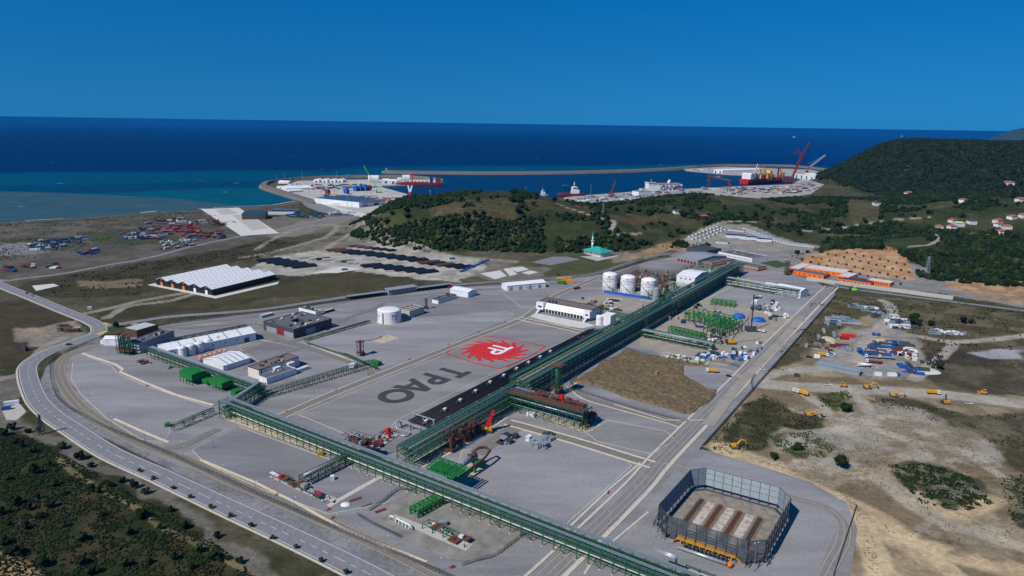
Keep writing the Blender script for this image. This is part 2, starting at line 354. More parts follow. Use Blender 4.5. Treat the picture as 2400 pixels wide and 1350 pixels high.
# bottom left heath and the bare verge beside the highway
reg([(-900,990),(40,980),(150,1030),(300,1105),(420,1175),(560,1255),(760,1390),(900,1500),(-900,1700)],(.150,.135,.110),5,.9,.15)
reg([(-900,1010),(60,1012),(150,1062),(235,1110),(330,1165),(400,1190),(500,1260),(590,1330),(700,1500),(-900,1700)],(.024,.030,.010),4,1,.9,col2=(.058,.042,.022),ns=22)
trk([(130,1070),(180,1112),(240,1150),(300,1180),(380,1235),(470,1280),(560,1330),(640,1400)],2.2,(.25,.20,.11),.6,1.5)
trk([(-40,1310),(0,1318),(50,1350),(90,1400)],9,(.30,.20,.11),.9,3)
reg([(232,790),(150,830),(108,860),(92,900),(115,945),(190,1000),(300,1052),(500,1150),(700,1245),(900,1345),(1000,1400),(1120,1400),(1000,1330),(800,1230),(600,1140),(440,1080),(320,1030),(230,980),(170,930),(150,880),(160,850),(220,822),(272,800)],(.20,.195,.20),1.5,1,.03,warp=False)
# land around the pipe yard
reg([(600,600),(740,560),(860,545),(1000,590),(1200,610),(1280,640),(1180,655),(1100,650),(900,600),(760,590),(650,625)],(.20,.18,.145),6,.85,.1,col2=(.13,.115,.08),ns=25)
reg([(560,640),(640,600),(760,585),(880,575),(1120,606),(1150,628),(1080,660),(980,655),(800,632),(700,648)],(.40,.37,.315),3,.95,0,col2=(.30,.28,.24),ns=18)
reg([(600,512),(700,505),(860,505),(900,545),(760,545),(640,560)],(.16,.145,.115),8,.8,.1)
reg([(640,545),(700,520),(800,505),(830,500),(835,512),(700,553),(650,556)],(.25,.23,.20),3,.5)
for t in ([(600,585),(640,560),(700,535),(760,527),(850,535)],[(560,605),(640,590),(750,560),(780,545),(790,530)],[(760,585),(800,560),(850,535),(860,545),(900,555)],[(860,570),(960,580),(1070,600),(1200,612),(1290,620)],[(250,745),(300,718),(400,705),(450,690)],[(200,735),(260,722),(330,705),(440,685)],[(0,890),(60,870),(95,820),(150,790)]): trk(t,7)
# mosque plot
reg([(1150,640),(1250,600),(1420,585),(1490,600),(1440,640),(1330,655),(1200,655)],(.075,.078,.035),5,.9,.4)
reg([(1440,615),(1500,590),(1560,575),(1640,560),(1650,585),(1560,590),(1480,612)],(.34,.22,.12),4,.9,0,col2=(.24,.165,.09),ns=12)
reg([(1100,640),(1200,622),(1290,628),(1270,650),(1150,656)],(.17,.15,.115),4,.9)
reg([(1410,595),(1480,590),(1500,603),(1440,615)],(.30,.25,.19),4,.6)
# camp and the far office area
reg([(1590,560),(1680,524),(1760,528),(1920,575),(1900,592),(1760,588),(1680,580),(1600,572)],(.26,.235,.195),4,.95,0,T=True)
reg([(1560,600),(1640,570),(1760,585),(1990,600),(2110,625),(2400,690),(2400,720),(2200,690),(1900,650),(1700,630)],(.23,.215,.20),4,.9)
# right: orange terraces
reg([(1870,606),(1990,590),(2070,592),(2125,618),(2150,660),(2090,655),(1990,637),(1880,620)],(.42,.265,.145),3,.95,0,col2=(.36,.185,.085),ns=14)
reg([(2200,665),(2400,668),(2500,690),(2500,730),(2280,695)],(.40,.24,.12),3,.9,0,col2=(.28,.17,.09),ns=12)
# right: big bare construction land
reg([(1960,690),(2100,700),(2400,740),(2900,760),(3200,1500),(1980,1500),(2000,1200),(1900,1130),(1740,1075),(1640,1050),(1760,900),(1890,740)],(.29,.232,.152),6,.95,.08,col2=(.185,.14,.085),ns=26)
reg([(1905,700),(1960,690),(2060,700),(2230,705),(2420,730),(2420,870),(2200,850),(2130,780),(2040,735),(1960,775),(1840,870),(1800,870)],(.066,.057,.026),7,.92,.65,col2=(.125,.10,.06),ns=24)
reg([(2130,800),(2300,830),(2420,850),(2420,930),(2250,925),(2150,880)],(.05,.04,.024),8,.9,.55,col2=(.10,.085,.055),ns=25)
reg([(1660,1040),(1740,950),(1790,925),(1870,960),(1940,975),(1900,1010),(1830,1000),(1790,1050),(1690,1070)],(.038,.038,.015),5,.92,.8,col2=(.085,.068,.035),ns=14)
reg([(1800,1020),(1900,1010),(1960,1050),(1930,1075),(1830,1060)],(.060,.066,.028),5,.9,.8,col2=(.17,.16,.13),ns=9)
reg([(1915,925),(1985,915),(2010,945),(1960,965),(1920,950)],(.07,.075,.03),5,.85,.7)
reg([(2030,935),(2100,930),(2180,950),(2260,970),(2420,960),(2450,1180),(2340,1060),(2280,1000),(2180,985),(2060,950)],(.05,.042,.022),7,.88,.65,col2=(.12,.10,.065),ns=20)
reg([(2080,1090),(2170,1085),(2280,1120),(2290,1140),(2330,1180),(2260,1200),(2160,1180),(2110,1130)],(.048,.058,.024),4,.9,.85,col2=(.16,.14,.10),ns=12)
reg([(2340,1120),(2450,1110),(2450,1260),(2370,1220)],(.045,.052,.024),5,.9,.8,col2=(.16,.14,.10),ns=12)
reg([(1860,1040),(1960,985),(2060,940),(2180,965),(2330,1035),(2350,1090),(2200,1090),(2060,1080),(1960,1110),(1890,1080)],(.32,.29,.24),5,.8,0,col2=(.235,.195,.14),ns=18)
for s in ([(2000,1075),(2060,1060),(2080,1085),(2030,1100)],[(2190,1060),(2230,1050),(2260,1075),(2210,1090)],[(2070,1040),(2120,1035),(2110,1055)],[(2240,1095),(2280,1090),(2300,1110),(2260,1118)]): reg(s,(.19,.13,.075),3,.7)
reg([(1895,880),(1930,830),(2010,770),(2090,765),(2130,790),(2170,850),(2130,885),(2050,885),(1960,870)],(.28,.26,.235),4,.9,0,col2=(.22,.20,.165),ns=16)
reg([(2280,830),(2330,815),(2400,820),(2390,845),(2320,840)],(.32,.31,.33),4,.9)
# haul roads
for t,wd in (([(1760,900),(1800,880),(1860,868),(1960,862),(2020,865)],9),([(1740,895),(1850,905),(2000,912),(2150,920),(2300,935),(2420,950)],17),([(1790,905),(1870,915),(1930,955),(1935,975)],7),([(1990,915),(2035,960),(2040,990)],7),([(2010,845),(2030,800),(2070,760),(2090,725),(2070,705)],9),([(2040,782),(2130,785),(2220,800),(2300,798),(2420,785)],8),([(2140,890),(2190,850),(2230,815),(2230,800)],7),([(2060,980),(2000,1000),(1930,1010),(1870,1020),(1840,1045)],5)): trk(t,wd,(.34,.305,.25),.9,3)
for t,wd in (([(1700,1052),(1800,1100),(1880,1140),(1960,1175),(2040,1215),(2100,1260),(2160,1310),(2220,1370)],15),([(2040,1215),(2060,1270),(2080,1330),(2090,1400)],14),([(2100,1250),(2200,1290),(2320,1320),(2450,1360)],10),([(2150,1160),(2200,1200),(2260,1205),(2330,1170)],6)): trk(t,wd,(.46,.345,.205),.9,5)
reg([(1990,1180),(2080,1210),(2160,1290),(2230,1350),(2260,1450),(2000,1450),(2010,1260)],(.42,.31,.19),7,.75,0,col2=(.26,.195,.125),ns=12)
for t,wd in (([(1880,1085),(1960,1110),(2060,1120),(2130,1160),(2200,1215),(2320,1260),(2420,1290)],7),([(1960,1000),(2060,1010),(2160,1040),(2260,1060),(2350,1120)],5),([(1760,1070),(1840,1090),(1930,1095)],5),([(2060,1130),(2150,1195),(2240,1240),(2330,1240)],5),([(1930,975),(1990,985),(2080,975),(2140,985)],4)): trk(t,wd,(.37,.315,.235),.75,3)
for c_ in ((1990,1120,40,14),(2150,1240,50,14),(2250,1290,45,12),(2060,1300,40,14),(2340,1300,40,14),(1850,1085,30,8),(2200,1050,40,8),(2080,1060,36,8),(2300,1080,30,9),(1985,1195,25,10)):
    reg([(c_[0]+c_[2]*math.cos(k),c_[1]+c_[3]*math.sin(k)) for k in np.linspace(0,5.6,9)],(.17,.135,.09),3,.65,.1,col2=(.30,.25,.18),ns=6)
for t,wd in (([(1690,1056),(1800,1106),(1880,1146),(1955,1185),(2020,1235),(2050,1300),(2060,1400)],9),([(2000,1215),(2090,1240),(2170,1290),(2240,1350)],8)): trk(t,wd,(.50,.38,.225),.9,3)
# fields on the rolling ground
for s,c in (([(1420,505),(1480,498),(1530,510),(1500,530),(1440,520)],(.15,.105,.055)),([(1530,500),(1620,505),(1600,525),(1520,520)],(.11,.10,.04)),([(1300,500),(1360,480),(1400,490),(1370,508)],(.12,.10,.05)),([(1560,560),(1660,540),(1640,552),(1500,585)],(.085,.08,.035)),([(1985,470),(2060,465),(2060,520),(1985,530)],(.135,.115,.055)),([(2080,480),(2200,470),(2260,476),(2200,495),(2120,492)],(.11,.11,.055)),([(1810,500),(1870,498),(1870,528),(1810,528)],(.085,.075,.045)),([(1650,460),(1760,455),(1800,478),(1700,482)],(.11,.095,.05)),([(1850,470),(1910,462),(1920,480),(1860,485)],(.12,.10,.055)),([(2170,490),(2230,485),(2220,530),(2190,520)],(.055,.08,.025)),([(2250,500),(2380,500),(2400,520),(2290,515)],(.07,.085,.03)),([(1820,545),(1900,540),(1960,555),(1920,572),(1840,560)],(.08,.09,.03)),([(2070,560),(2170,555),(2180,572),(2090,580)],(.06,.085,.025)),([(1000,490),(1080,470),(1090,500),(1010,515)],(.15,.115,.07)),([(1090,470),(1190,462),(1200,480),(1110,485)],(.12,.10,.05)),([(880,505),(950,500),(960,530),(900,535)],(.085,.09,.035)),([(1220,470),(1320,470),(1330,490),(1240,500)],(.10,.09,.04)),([(1260,525),(1400,515),(1420,550),(1330,570),(1270,550)],(.065,.08,.028)),([(1480,540),(1600,530),(1560,560),(1490,570)],(.06,.075,.025))): reg(s,tuple(v*.74 for v in c),8,.85,.5,T=True,col2=tuple(v*.5 for v in c),ns=14)
for t in ([(1300,475),(1340,490),(1400,510),(1440,520),(1430,545),(1460,550),(1500,547)],[(1600,565),(1700,520),(1790,522),(1850,530)],[(1850,540),(2000,530),(2100,515),(2180,510)],[(2130,578),(2180,573),(2200,560),(2195,550)]): trk(t,5,(.36,.32,.25),.9,2,T=True)
# far and near gravel outside sheets
me=bpy.data.meshes.new('ground'); nr,nc=GX.shape
idx=np.arange(nr*nc).reshape(nr,nc); fa=np.stack([idx[:-1,:-1],idx[:-1,1:],idx[1:,1:],idx[1:,:-1]],-1).reshape(-1,4)
def npmesh(name,V,Fq,nv=4):
    me=bpy.data.meshes.new(name); me.vertices.add(len(V)); me.vertices.foreach_set('co',V.astype(np.float32).ravel())
    me.loops.add(Fq.size); me.loops.foreach_set('vertex_index',Fq.astype(np.int32).ravel())
    me.polygons.add(len(Fq)); me.polygons.foreach_set('loop_start',np.arange(0,Fq.size,nv,dtype=np.int32))
    me.update(calc_edges=True); return me
def setcol(me,name,C4): a=me.color_attributes.new(name,'FLOAT_COLOR','POINT'); a.data.foreach_set('color',C4.astype(np.float32).ravel())
me=npmesh('ground',np.stack([X,Y,Z],-1),fa); setcol(me,'albedo',np.concatenate([C,VEG[:,None]],1)); me.polygons.foreach_set('use_smooth',np.ones(len(fa),bool))
def groundmat():
    M=bpy.data.materials.new('earth_and_scrub'); M.use_nodes=True; n=M.node_tree; b=n.nodes['Principled BSDF']; L=n.links.new
    b.inputs['Roughness'].default_value=.95; b.inputs['Specular IOR Level'].default_value=.1
    at=n.nodes.new('ShaderNodeAttribute'); at.attribute_name='albedo'; g=n.nodes.new('ShaderNodeNewGeometry')
    def nz(s,d=6,r=.7):
        t=n.nodes.new('ShaderNodeTexNoise'); t.inputs['Scale'].default_value=s; t.inputs['Detail'].default_value=d; t.inputs['Roughness'].default_value=r
        L(g.outputs['Position'],t.inputs[0]); return t
    def mr(src,a,b_,c,d):
        q=n.nodes.new('ShaderNodeMapRange'); q.inputs[1].default_value=a;q.inputs[2].default_value=b_;q.inputs[3].default_value=c;q.inputs[4].default_value=d
        L(src,q.inputs[0]); return q.outputs[0]
    f=nz(.35,10,.85); v=mr(f.outputs[0],.33,.67,.55,1.45)
    m1=n.nodes.new('ShaderNodeMix'); m1.data_type='RGBA'; m1.blend_type='MULTIPLY'; m1.inputs[0].default_value=1
    L(at.outputs['Color'],m1.inputs[6]); L(v,m1.inputs[7])
    mid=nz(.045,8,.75); v2=mr(mid.outputs[0],.35,.65,.72,1.3); m0=n.nodes.new('ShaderNodeMix'); m0.data_type='RGBA'; m0.blend_type='MULTIPLY'; m0.inputs[0].default_value=1; L(m1.outputs[2],m0.inputs[6]); L(v2,m0.inputs[7]); m1=m0
    t2=nz(.16,10,.82); k=mr(t2.outputs[0],.47,.60,0,1); mm=n.nodes.new('ShaderNodeMath'); mm.operation='MULTIPLY'; L(k,mm.inputs[0]); L(at.outputs['Alpha'],mm.inputs[1])
    m2=n.nodes.new('ShaderNodeMix'); m2.data_type='RGBA'; L(mm.outputs[0],m2.inputs[0]); L(m1.outputs[2],m2.inputs[6]); m2.inputs[7].default_value=(.024,.032,.012,1)
    L(m2.outputs[2],b.inputs['Base Color'])
    bu=n.nodes.new('ShaderNodeBump'); bu.inputs['Strength'].default_value=.5; bu.inputs['Distance'].default_value=.8; L(f.outputs[0],bu.inputs['Height']); L(bu.outputs[0],b.inputs['Normal'])
    return M
MT['ground']=groundmat(); me.materials.append(MT['ground']); go=struct(bpy.data.objects.new('ground',me)); COL.objects.link(go)
# the sheet behind and to the sides of the detailed ground
# ---- sea
ds=list(np.geomspace(500,3800,420))+list(np.geomspace(3900,160000,60)); ks=np.linspace(-1.5,1.5,620)
SX=np.array(ds)[:,None]*ks[None,:]; SY=np.repeat(np.array(ds)[:,None],len(ks),1); x=SX.ravel();y=SY.ravel()
def smask(pts,soft,wx_=0): d,i=segdist(x+wx_*(vn(x,y,300)-.5),y+wx_*(vn(x+5000,y,300)-.5),Q(pts)); return ss(np.where(i,d,-d)/soft+.5)
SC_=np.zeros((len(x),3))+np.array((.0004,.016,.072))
SC_=mix(SC_,(.001,.030,.13),ss((x/y-.05)*1.6)*ss((y-2500)/4000))  # sky reflection and haze painted in: open sea lighter to the right
SC_=mix(SC_,(.0006,.045,.155),ss((y-5000)/22000)*.9)  # distant water coloured lighter, standing in for reflection and haze
SC_=mix(SC_,(.001,.060,.105),smask([(-900,470),(-200,408),(200,402),(620,398),(760,398),(880,392),(1000,390),(1600,386),(1700,384),(1990,390),(2100,400),(2100,440),(1800,450),(600,520),(-900,680)],300,120)*.9)
SC_=mix(SC_,(.001,.036,.085),smask([(-600,450),(200,432),(600,420),(900,405),(900,430),(600,440),(300,450),(-600,470)],120,80)*.8)
SC_=mix(SC_,(.003,.080,.105),smask([(250,452),(480,440),(620,436),(680,470),(450,490),(380,475)],90,40)*.75)
SC_=mix(SC_,(.040,.084,.095),smask([(-900,455),(0,447),(150,451),(300,458),(420,466),(500,474),(560,480),(640,484),(560,510),(0,530),(-900,620)],30,16)*.93)
SC_=mix(SC_,(.001,.030,.085),smask([(893,405),(1600,399),(1730,412),(1860,415),(1860,435),(1320,464),(1000,475),(890,437),(1040,430),(1050,420)],60)*.95)
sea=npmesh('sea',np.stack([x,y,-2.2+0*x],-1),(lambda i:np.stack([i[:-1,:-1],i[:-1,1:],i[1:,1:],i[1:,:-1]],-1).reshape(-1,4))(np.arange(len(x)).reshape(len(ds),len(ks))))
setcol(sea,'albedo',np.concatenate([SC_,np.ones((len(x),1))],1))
M=bpy.data.materials.new('sea_water'); M.use_nodes=True; n=M.node_tree; b=n.nodes['Principled BSDF']; L=n.links.new
b.inputs['Roughness'].default_value=.45; b.inputs['IOR'].default_value=1.33; b.inputs['Specular IOR Level'].default_value=.10
at=n.nodes.new('ShaderNodeAttribute'); at.attribute_name='albedo'; g=n.nodes.new('ShaderNodeNewGeometry')
mp=n.nodes.new('ShaderNodeMapping'); mp.inputs['Scale'].default_value=(.012,.05,.05); t=n.nodes.new('ShaderNodeTexNoise'); t.inputs['Scale'].default_value=1; t.inputs['Detail'].default_value=8; t.inputs['Roughness'].default_value=.7
L(g.outputs['Position'],mp.inputs[0]); L(mp.outputs[0],t.inputs[0])
q=n.nodes.new('ShaderNodeMapRange'); q.inputs[1].default_value=.3;q.inputs[2].default_value=.7;q.inputs[3].default_value=.68;q.inputs[4].default_value=1.36; L(t.outputs[0],q.inputs[0])
mx=n.nodes.new('ShaderNodeMix'); mx.data_type='RGBA'; mx.blend_type='MULTIPLY'; mx.inputs[0].default_value=1; L(at.outputs['Color'],mx.inputs[6]); L(q.outputs[0],mx.inputs[7])
wv=n.nodes.new('ShaderNodeTexNoise'); wv.inputs['Scale'].default_value=.035; wv.inputs['Detail'].default_value=2
mp2=n.nodes.new('ShaderNodeMapping'); mp2.inputs['Scale'].default_value=(.5,1.2,1); L(g.outputs['Position'],mp2.inputs[0]); L(mp2.outputs[0],wv.inputs[0])
q2=n.nodes.new('ShaderNodeMapRange'); q2.inputs[1].default_value=.755;q2.inputs[2].default_value=.77; L(wv.outputs[0],q2.inputs[0])
mx2=n.nodes.new('ShaderNodeMix'); mx2.data_type='RGBA'; L(q2.outputs[0],mx2.inputs[0]); L(mx.outputs[2],mx2.inputs[6]); mx2.inputs[7].default_value=(.3,.36,.4,1); L(mx2.outputs[2],b.inputs['Base Color'])
bu=n.nodes.new('ShaderNodeBump'); bu.inputs['Strength'].default_value=.6; bu.inputs['Distance'].default_value=1.2; L(t.outputs[0],bu.inputs['Height']); L(bu.outputs[0],b.inputs['Normal'])
sea.materials.append(M); so_=struct(bpy.data.objects.new('sea',sea)); COL.objects.link(so_)
# surf line along the beach
MT['foam']=mat('surf_foam',(.8,.8,.8),.9,ns=.08,amp=.2)
for i,(a,b_,w_) in enumerate((((60,517),(150,512),2.2),((330,498),(367,495),4.5),((463,489),(480,488),2.5),((500,487),(640,480),2.5),((640,480),(690,471.5),3))):
    pa,pb=np.array(P(*a,-2)),np.array(P(*b_,-2)); W=[pa+(pb-pa)*j/14+np.array((0,2.5*(random.random()-.5))) for j in range(15)]
    mb=MB(); ribmb(mb,W,-w_/2,w_/2,-1.95); struct(mb.build('surf','foam'))
# ---- distant cape beyond the headland
cx=[];
xs=np.linspace(0,1,60); mb=MB(); V=[];Fc=[]
Dc=12500; xl=(2262-1200)/F*Dc; xr=(3000-1200)/F*Dc
for j in range(14):
    for i in range(60):
        u=i/59; xx=xl+(xr-xl)*u; h=285*ss(u*7)*(.75+.5*float(fbm(np.array(xx),np.array(0.),1500,3)))*(1-.25*math.sin(u*9))
        t=j/13; hh=h*math.sin(math.pi*t)*(.8+.4*float(vn(np.array(xx),np.array(t*3000),420))); yy=Dc+t*2500; V.append((xx*yy/Dc,yy,-4+hh))
for j in range(13):
    for i in range(59): a=j*60+i; Fc.append((a,a+1,a+61,a+60))
mb.add(V,Fc); MT['cape']=mat('wooded_cape',(.022,.045,.03),.95,ns=.004,amp=.4); struct(mb.build('distant_cape','cape',smooth=True))
# ------------------------------------------------------------ gravel yards, roads, kerbs
YL=.10
yard=[(262,790),(215,808),(160,828),(128,850),(118,880),(128,915),(160,950),(230,1000),(310,1045),(440,1100),(600,1165),(760,1240),(900,1300),(1060,1365),(1200,1440),(1960,1440),(1995,1330),(2010,1240),(1985,1180),(1900,1130),(1800,1098),(1735,1078),(1640,1052),(1700,985),(1760,918),(1850,815),(1960,690),(1905,655),(1800,630),(1700,612),(1610,597),(1520,612),(1430,640),(1330,654),(1180,668),(1040,676),(900,694),(740,716),(560,740),(400,760),(320,775)]
yo=sheet('gravel_yard',yard,.04,'gravel')
MT['gravel'].node_tree.nodes  # multi scale gravel
def gravelmat():
    M=MT['gravel']; n=M.node_tree; L=n.links.new; b=n.nodes['Principled BSDF']; g=n.nodes.new('ShaderNodeNewGeometry')
    mp=n.nodes.new('ShaderNodeMapping'); mp.inputs['Rotation'].default_value=(0,0,math.radians(-A)); mp.inputs['Scale'].default_value=(.012,.05,1)
    L(g.outputs['Position'],mp.inputs[0])
    a=n.nodes.new('ShaderNodeTexNoise'); a.inputs['Scale'].default_value=1; a.inputs['Detail'].default_value=6; a.inputs['Roughness'].default_value=.62; L(mp.outputs[0],a.inputs[0])
    c=n.nodes.new('ShaderNodeTexNoise'); c.inputs['Scale'].default_value=.55; c.inputs['Detail'].default_value=9; c.inputs['Roughness'].default_value=.9; L(g.outputs['Position'],c.inputs[0])
    r=n.nodes.new('ShaderNodeValToRGB'); e=r.color_ramp.elements; e[0].position=.33; e[0].color=(.165,.160,.163,1); e[1].position=.7; e[1].color=(.285,.276,.278,1); L(a.outputs[0],r.inputs[0])
    q=n.nodes.new('ShaderNodeMapRange'); q.inputs[1].default_value=.3;q.inputs[2].default_value=.7;q.inputs[3].default_value=.72;q.inputs[4].default_value=1.28; L(c.outputs[0],q.inputs[0])
    m_=n.nodes.new('ShaderNodeMix'); m_.data_type='RGBA'; m_.blend_type='MULTIPLY'; m_.inputs[0].default_value=1; L(r.outputs[0],m_.inputs[6]); L(q.outputs[0],m_.inputs[7]); L(m_.outputs[2],b.inputs['Base Color'])
gravelmat()
def gplot(nm,a,b,pts,z,kb=True):
    if nm not in MT:
        MT[nm]=MT['gravel'].copy(); MT[nm].name=nm
        for q in MT[nm].node_tree.nodes:
            if q.type=='VALTORGB':
                for e in q.color_ramp.elements:
                    if e.position<.5: e.color=(*a,1)
                    elif e.position<.8: e.color=(*b,1)
    sheet('gravel_plot',pts,z,nm)
    if not kb: return
    W=[np.array(P(*p)) for p in pts+[pts[0]]]; m=MB(); ribmb(m,W,-.25,.25,z+.1,thick=.1); struct(m.build('plot_kerb','kerb'))
gplot('gravel_plot_pale',(.20,.195,.20),(.30,.292,.30),[(170,850),(205,835),(262,858),(275,875),(330,900),(500,957),(495,975),(405,1005),(380,1040),(330,1030),(250,980),(190,925),(168,890)],.06)
gplot('gravel_plot_pale',(.20,.195,.20),(.30,.292,.30),[(1085,1055),(1130,1050),(1225,1005),(1470,1080),(1480,1092),(1320,1235),(1250,1240),(1060,1120)],.06)
gplot('gravel_plot_dark',(.15,.147,.155),(.235,.228,.238),[(450,1055),(560,1000),(960,1145),(900,1180),(770,1205),(620,1150),(480,1085)],.06)
gplot('gravel_plot_warm',(.175,.168,.165),(.27,.26,.255),[(700,972),(1000,850),(1225,752),(1370,782),(1250,830),(930,985),(900,1020),(840,1030)],.06)
gplot('gravel_plot_pale',(.20,.195,.20),(.30,.292,.30),[(720,803),(870,760),(1190,730),(1205,738),(1000,826),(890,865)],.06)
gplot('gravel_plot_dark',(.15,.147,.155),(.235,.228,.238),[(900,745),(1010,690),(1180,690),(1225,722),(1190,728),(905,752)],.055)
gplot('gravel_plot_pale',(.20,.195,.20),(.30,.292,.30),[(1690,668),(1720,664),(1890,700),(1925,690),(1862,748),(1690,715),(1640,708)],.06)
gplot('gravel_plot_dark',(.15,.147,.155),(.235,.228,.238),[(560,815),(640,802),(700,815),(610,850)],.06)
gplot('gravel_plot_warm',(.175,.168,.165),(.27,.26,.255),[(690,842),(740,822),(850,855),(700,905)],.06)
gplot('gravel_plot_pale',(.20,.195,.20),(.30,.292,.30),[(1590,1090),(1660,1062),(1890,1130),(1975,1190),(1965,1230),(1900,1380),(1780,1340),(1860,1170),(1640,1095),(1540,1190),(1430,1300)],.06,False)
gplot('gravel_plot_warm',(.175,.168,.165),(.27,.26,.255),[(1375,1015),(1425,985),(1560,1010),(1580,1030),(1530,1065),(1400,1035)],.06)
R={}
HW=[(-60,640),(20,675),(76,697),(151,728),(214,753),(234,768),(226,784),(176,803),(121,823),(83,843),(67,861),(67,881),(74,905),(92,942),(130,978),(174,1007),(259,1061),(376,1114),(518,1181),(600,1219),(729,1279),(858,1343),(960,1400)]
R['hw'],HWW=road('highway',HW,12.5,.16,'asph',marks=[(5.6,.22,'line',None),(-5.6,.22,'line',None),(.1,.2,'line',4.5)],kerb=[(-7.3,1.3,.15,'kerb')],k=10)
SV=[(310,778),(250,800),(191,823),(161,833),(143,850),(140,878),(160,919),(196,959),(252,997),(315,1032),(441,1080),(544,1130),(621,1139+22),(707,1197),(815,1246),(922,1295),(1008,1338),(1100,1385)]
R['sv'],SVW=road('service_road',SV,8.2,.13,'asph2',marks=[(3.6,.3,'yline',None),(-3.6,.3,'yline',None),(.0,.25,'yline',None)],k=10)
road('perimeter_road',[(236,766),(300,757),(403,742),(600,727),(751,705),(902,684),(1078,667),(1200,658),(1330,648),(1401,640),(1470,618),(1540,599),(1628,586),(1700,578),(1800,597),(1863,612),(1980,642),(2102,668),(2253,684),(2420,706)],8.5,.13,'asph',marks=[(3.9,.2,'line',None),(-3.9,.2,'line',None)])
road('wall_road',[(1905,652),(1976,674),(2100,691),(2228,707),(2420,731)],8,.12,'asph',marks=[(3.6,.2,'line',None)])
road('inner_perimeter_road',[(310,778),(420,762),(560,746),(700,728),(830,706),(960,694),(1100,682),(1180,676),(1280,667),(1400,655),(1500,622)],6.5,.10,'asph2',k=6)
road('coast_road',[(-40,650),(10,658),(60,652),(150,641),(250,622),(350,604),(450,578),(560,555),(620,545),(700,527),(790,510),(850,503)],8,.12,'asph',marks=[(3.6,.25,'line',None),(-3.6,.25,'line',None)])
KB=[(4.1,.9,.12,'ckerb'),(-4.1,.9,.12,'ckerb')]
R['mid'],_=road('site_road',[(640,985),(777,925),(1000,836),(1115,790),(1228,745),(1290,700),(1360,668),(1400,652)],7.2,.12,'asph2',kerb=KB,k=4)
road('east_road',[(1225,1400),(1290,1340),(1410,1225),(1500,1135),(1545,1082),(1640,985),(1725,900),(1800,820),(1905,715),(1950,672)],9,.13,'asph',marks=[(3.6,.3,'yline',None),(-3.6,.3,'yline',None),(0,.3,'yline',None)],kerb=[(7.2,1.6,.14,'kerb'),(-7.0,2.4,.14,'kerb')],k=4)
road('cross_road',[(1190,990),(1345,1033),(1480,1075),(1530,1090)],7,.12,'asph2',kerb=[(4.3,1.5,.12,'ckerb'),(-4.3,1.5,.12,'ckerb')],k=3)
road('cross_road',[(1210,745),(1290,762),(1380,783),(1395,790)],6,.12,'asph2',kerb=[(3.9,1.2,.12,'ckerb'),(-3.9,1.2,.12,'ckerb')],k=3)
road('cross_road',[(1340,905),(1375,932),(1440,952),(1560,985),(1600,998)],6,.12,'asph2',kerb=[(-4,1,.12,'ckerb')],k=3)
road('plant_road',[(420,770),(600,760),(640,790),(720,815),(800,842),(860,862),(870,880)],6,.11,'asph2',k=5)
road('plant_road',[(560,830),(640,800),(690,800),(790,755),(880,722),(900,710)],6,.115,'asph2',k=5)
road('plant_road',[(575,865),(660,830),(720,812)],5,.12,'asph2',k=5)
road('yard_exit_road',[(512,1005),(440,1040),(380,1055)],6.5,.115,'asph2',k=5)
road('rack_road',[(1010,1075),(900,1040),(880,1025),(960,995),(1100,925)],5,.12,'asph2',k=6)
road('turning_road',[(1115,1062),(1180,1020),(1225,993)],10,.12,'asph2',k=3)
road('enclosure_road',[(1565,1085),(1620,1110),(1700,1120),(1850,1165),(1935,1190),(1975,1225),(1975,1270),(1950,1320),(1920,1380)],6.5,.12,'asph',marks=[(2.9,.3,'yline',None),(-2.9,.3,'yline',None),(0,.3,'yline',None)],k=8)
road('construction_road',[(1660,1010-12),(1730,905),(1830,800),(1880,742)],8,.2,'dirt',k=3)
road('haul_track',[(1480,860),(1530,850),(1600,853),(1700,868),(1740,885)],7,.1,'dirt',k=4)
# cream drainage channel along the first yard
def kerbline(pts,w=1.6,mt='ckerb',h=.25,name='drain_kerb'):
    W=[np.array(P(*p)) for p in pts]; mb=MB(); ribmb(mb,W,-w/2,w/2,.05+h,thick=h); return struct(mb.build(name,mt))
kerbline([(193,828),(215,836),(270,854),(288,866),(282,872),(330,893),(410,925),(500,950)],2.2)
kerbline([(268,982),(330,1010),(395,1037)],1.8)
kerbline([(470,1078),(600,1132),(700,1182),(800,1238),(870,1268),(1000,1318)],1.6)
kerbline([(960,1065),(1030,1030),(1190,970)],1.2); kerbline([(990,1095),(1085,1048),(1190,978)],1.2)
kerbline([(1500,1085),(1490,1095),(1430,1145),(1330,1240)],1.4,'kerb'); kerbline([(1520,1200),(1400,1300),(1370,1345)],1.2,'kerb')
kerbline([(1320,920),(1425,845),(1440,842)],1.4); kerbline([(1660,985),(1560,985),(1440,948)],1.2,'kerb')
kerbline([(712,803),(790,832),(880,866)],1.2); kerbline([(560,812),(612,797),(640,803)],1); kerbline([(1625,715),(1760,652)],1.2)
kerbline([(1640,1052),(1700,985),(1850,815),(1958,692)],.6,'dsteel',.3,'fence_footing')
kerbline([(720,815),(1000,905),(870,905)][:2],.01) if False else None
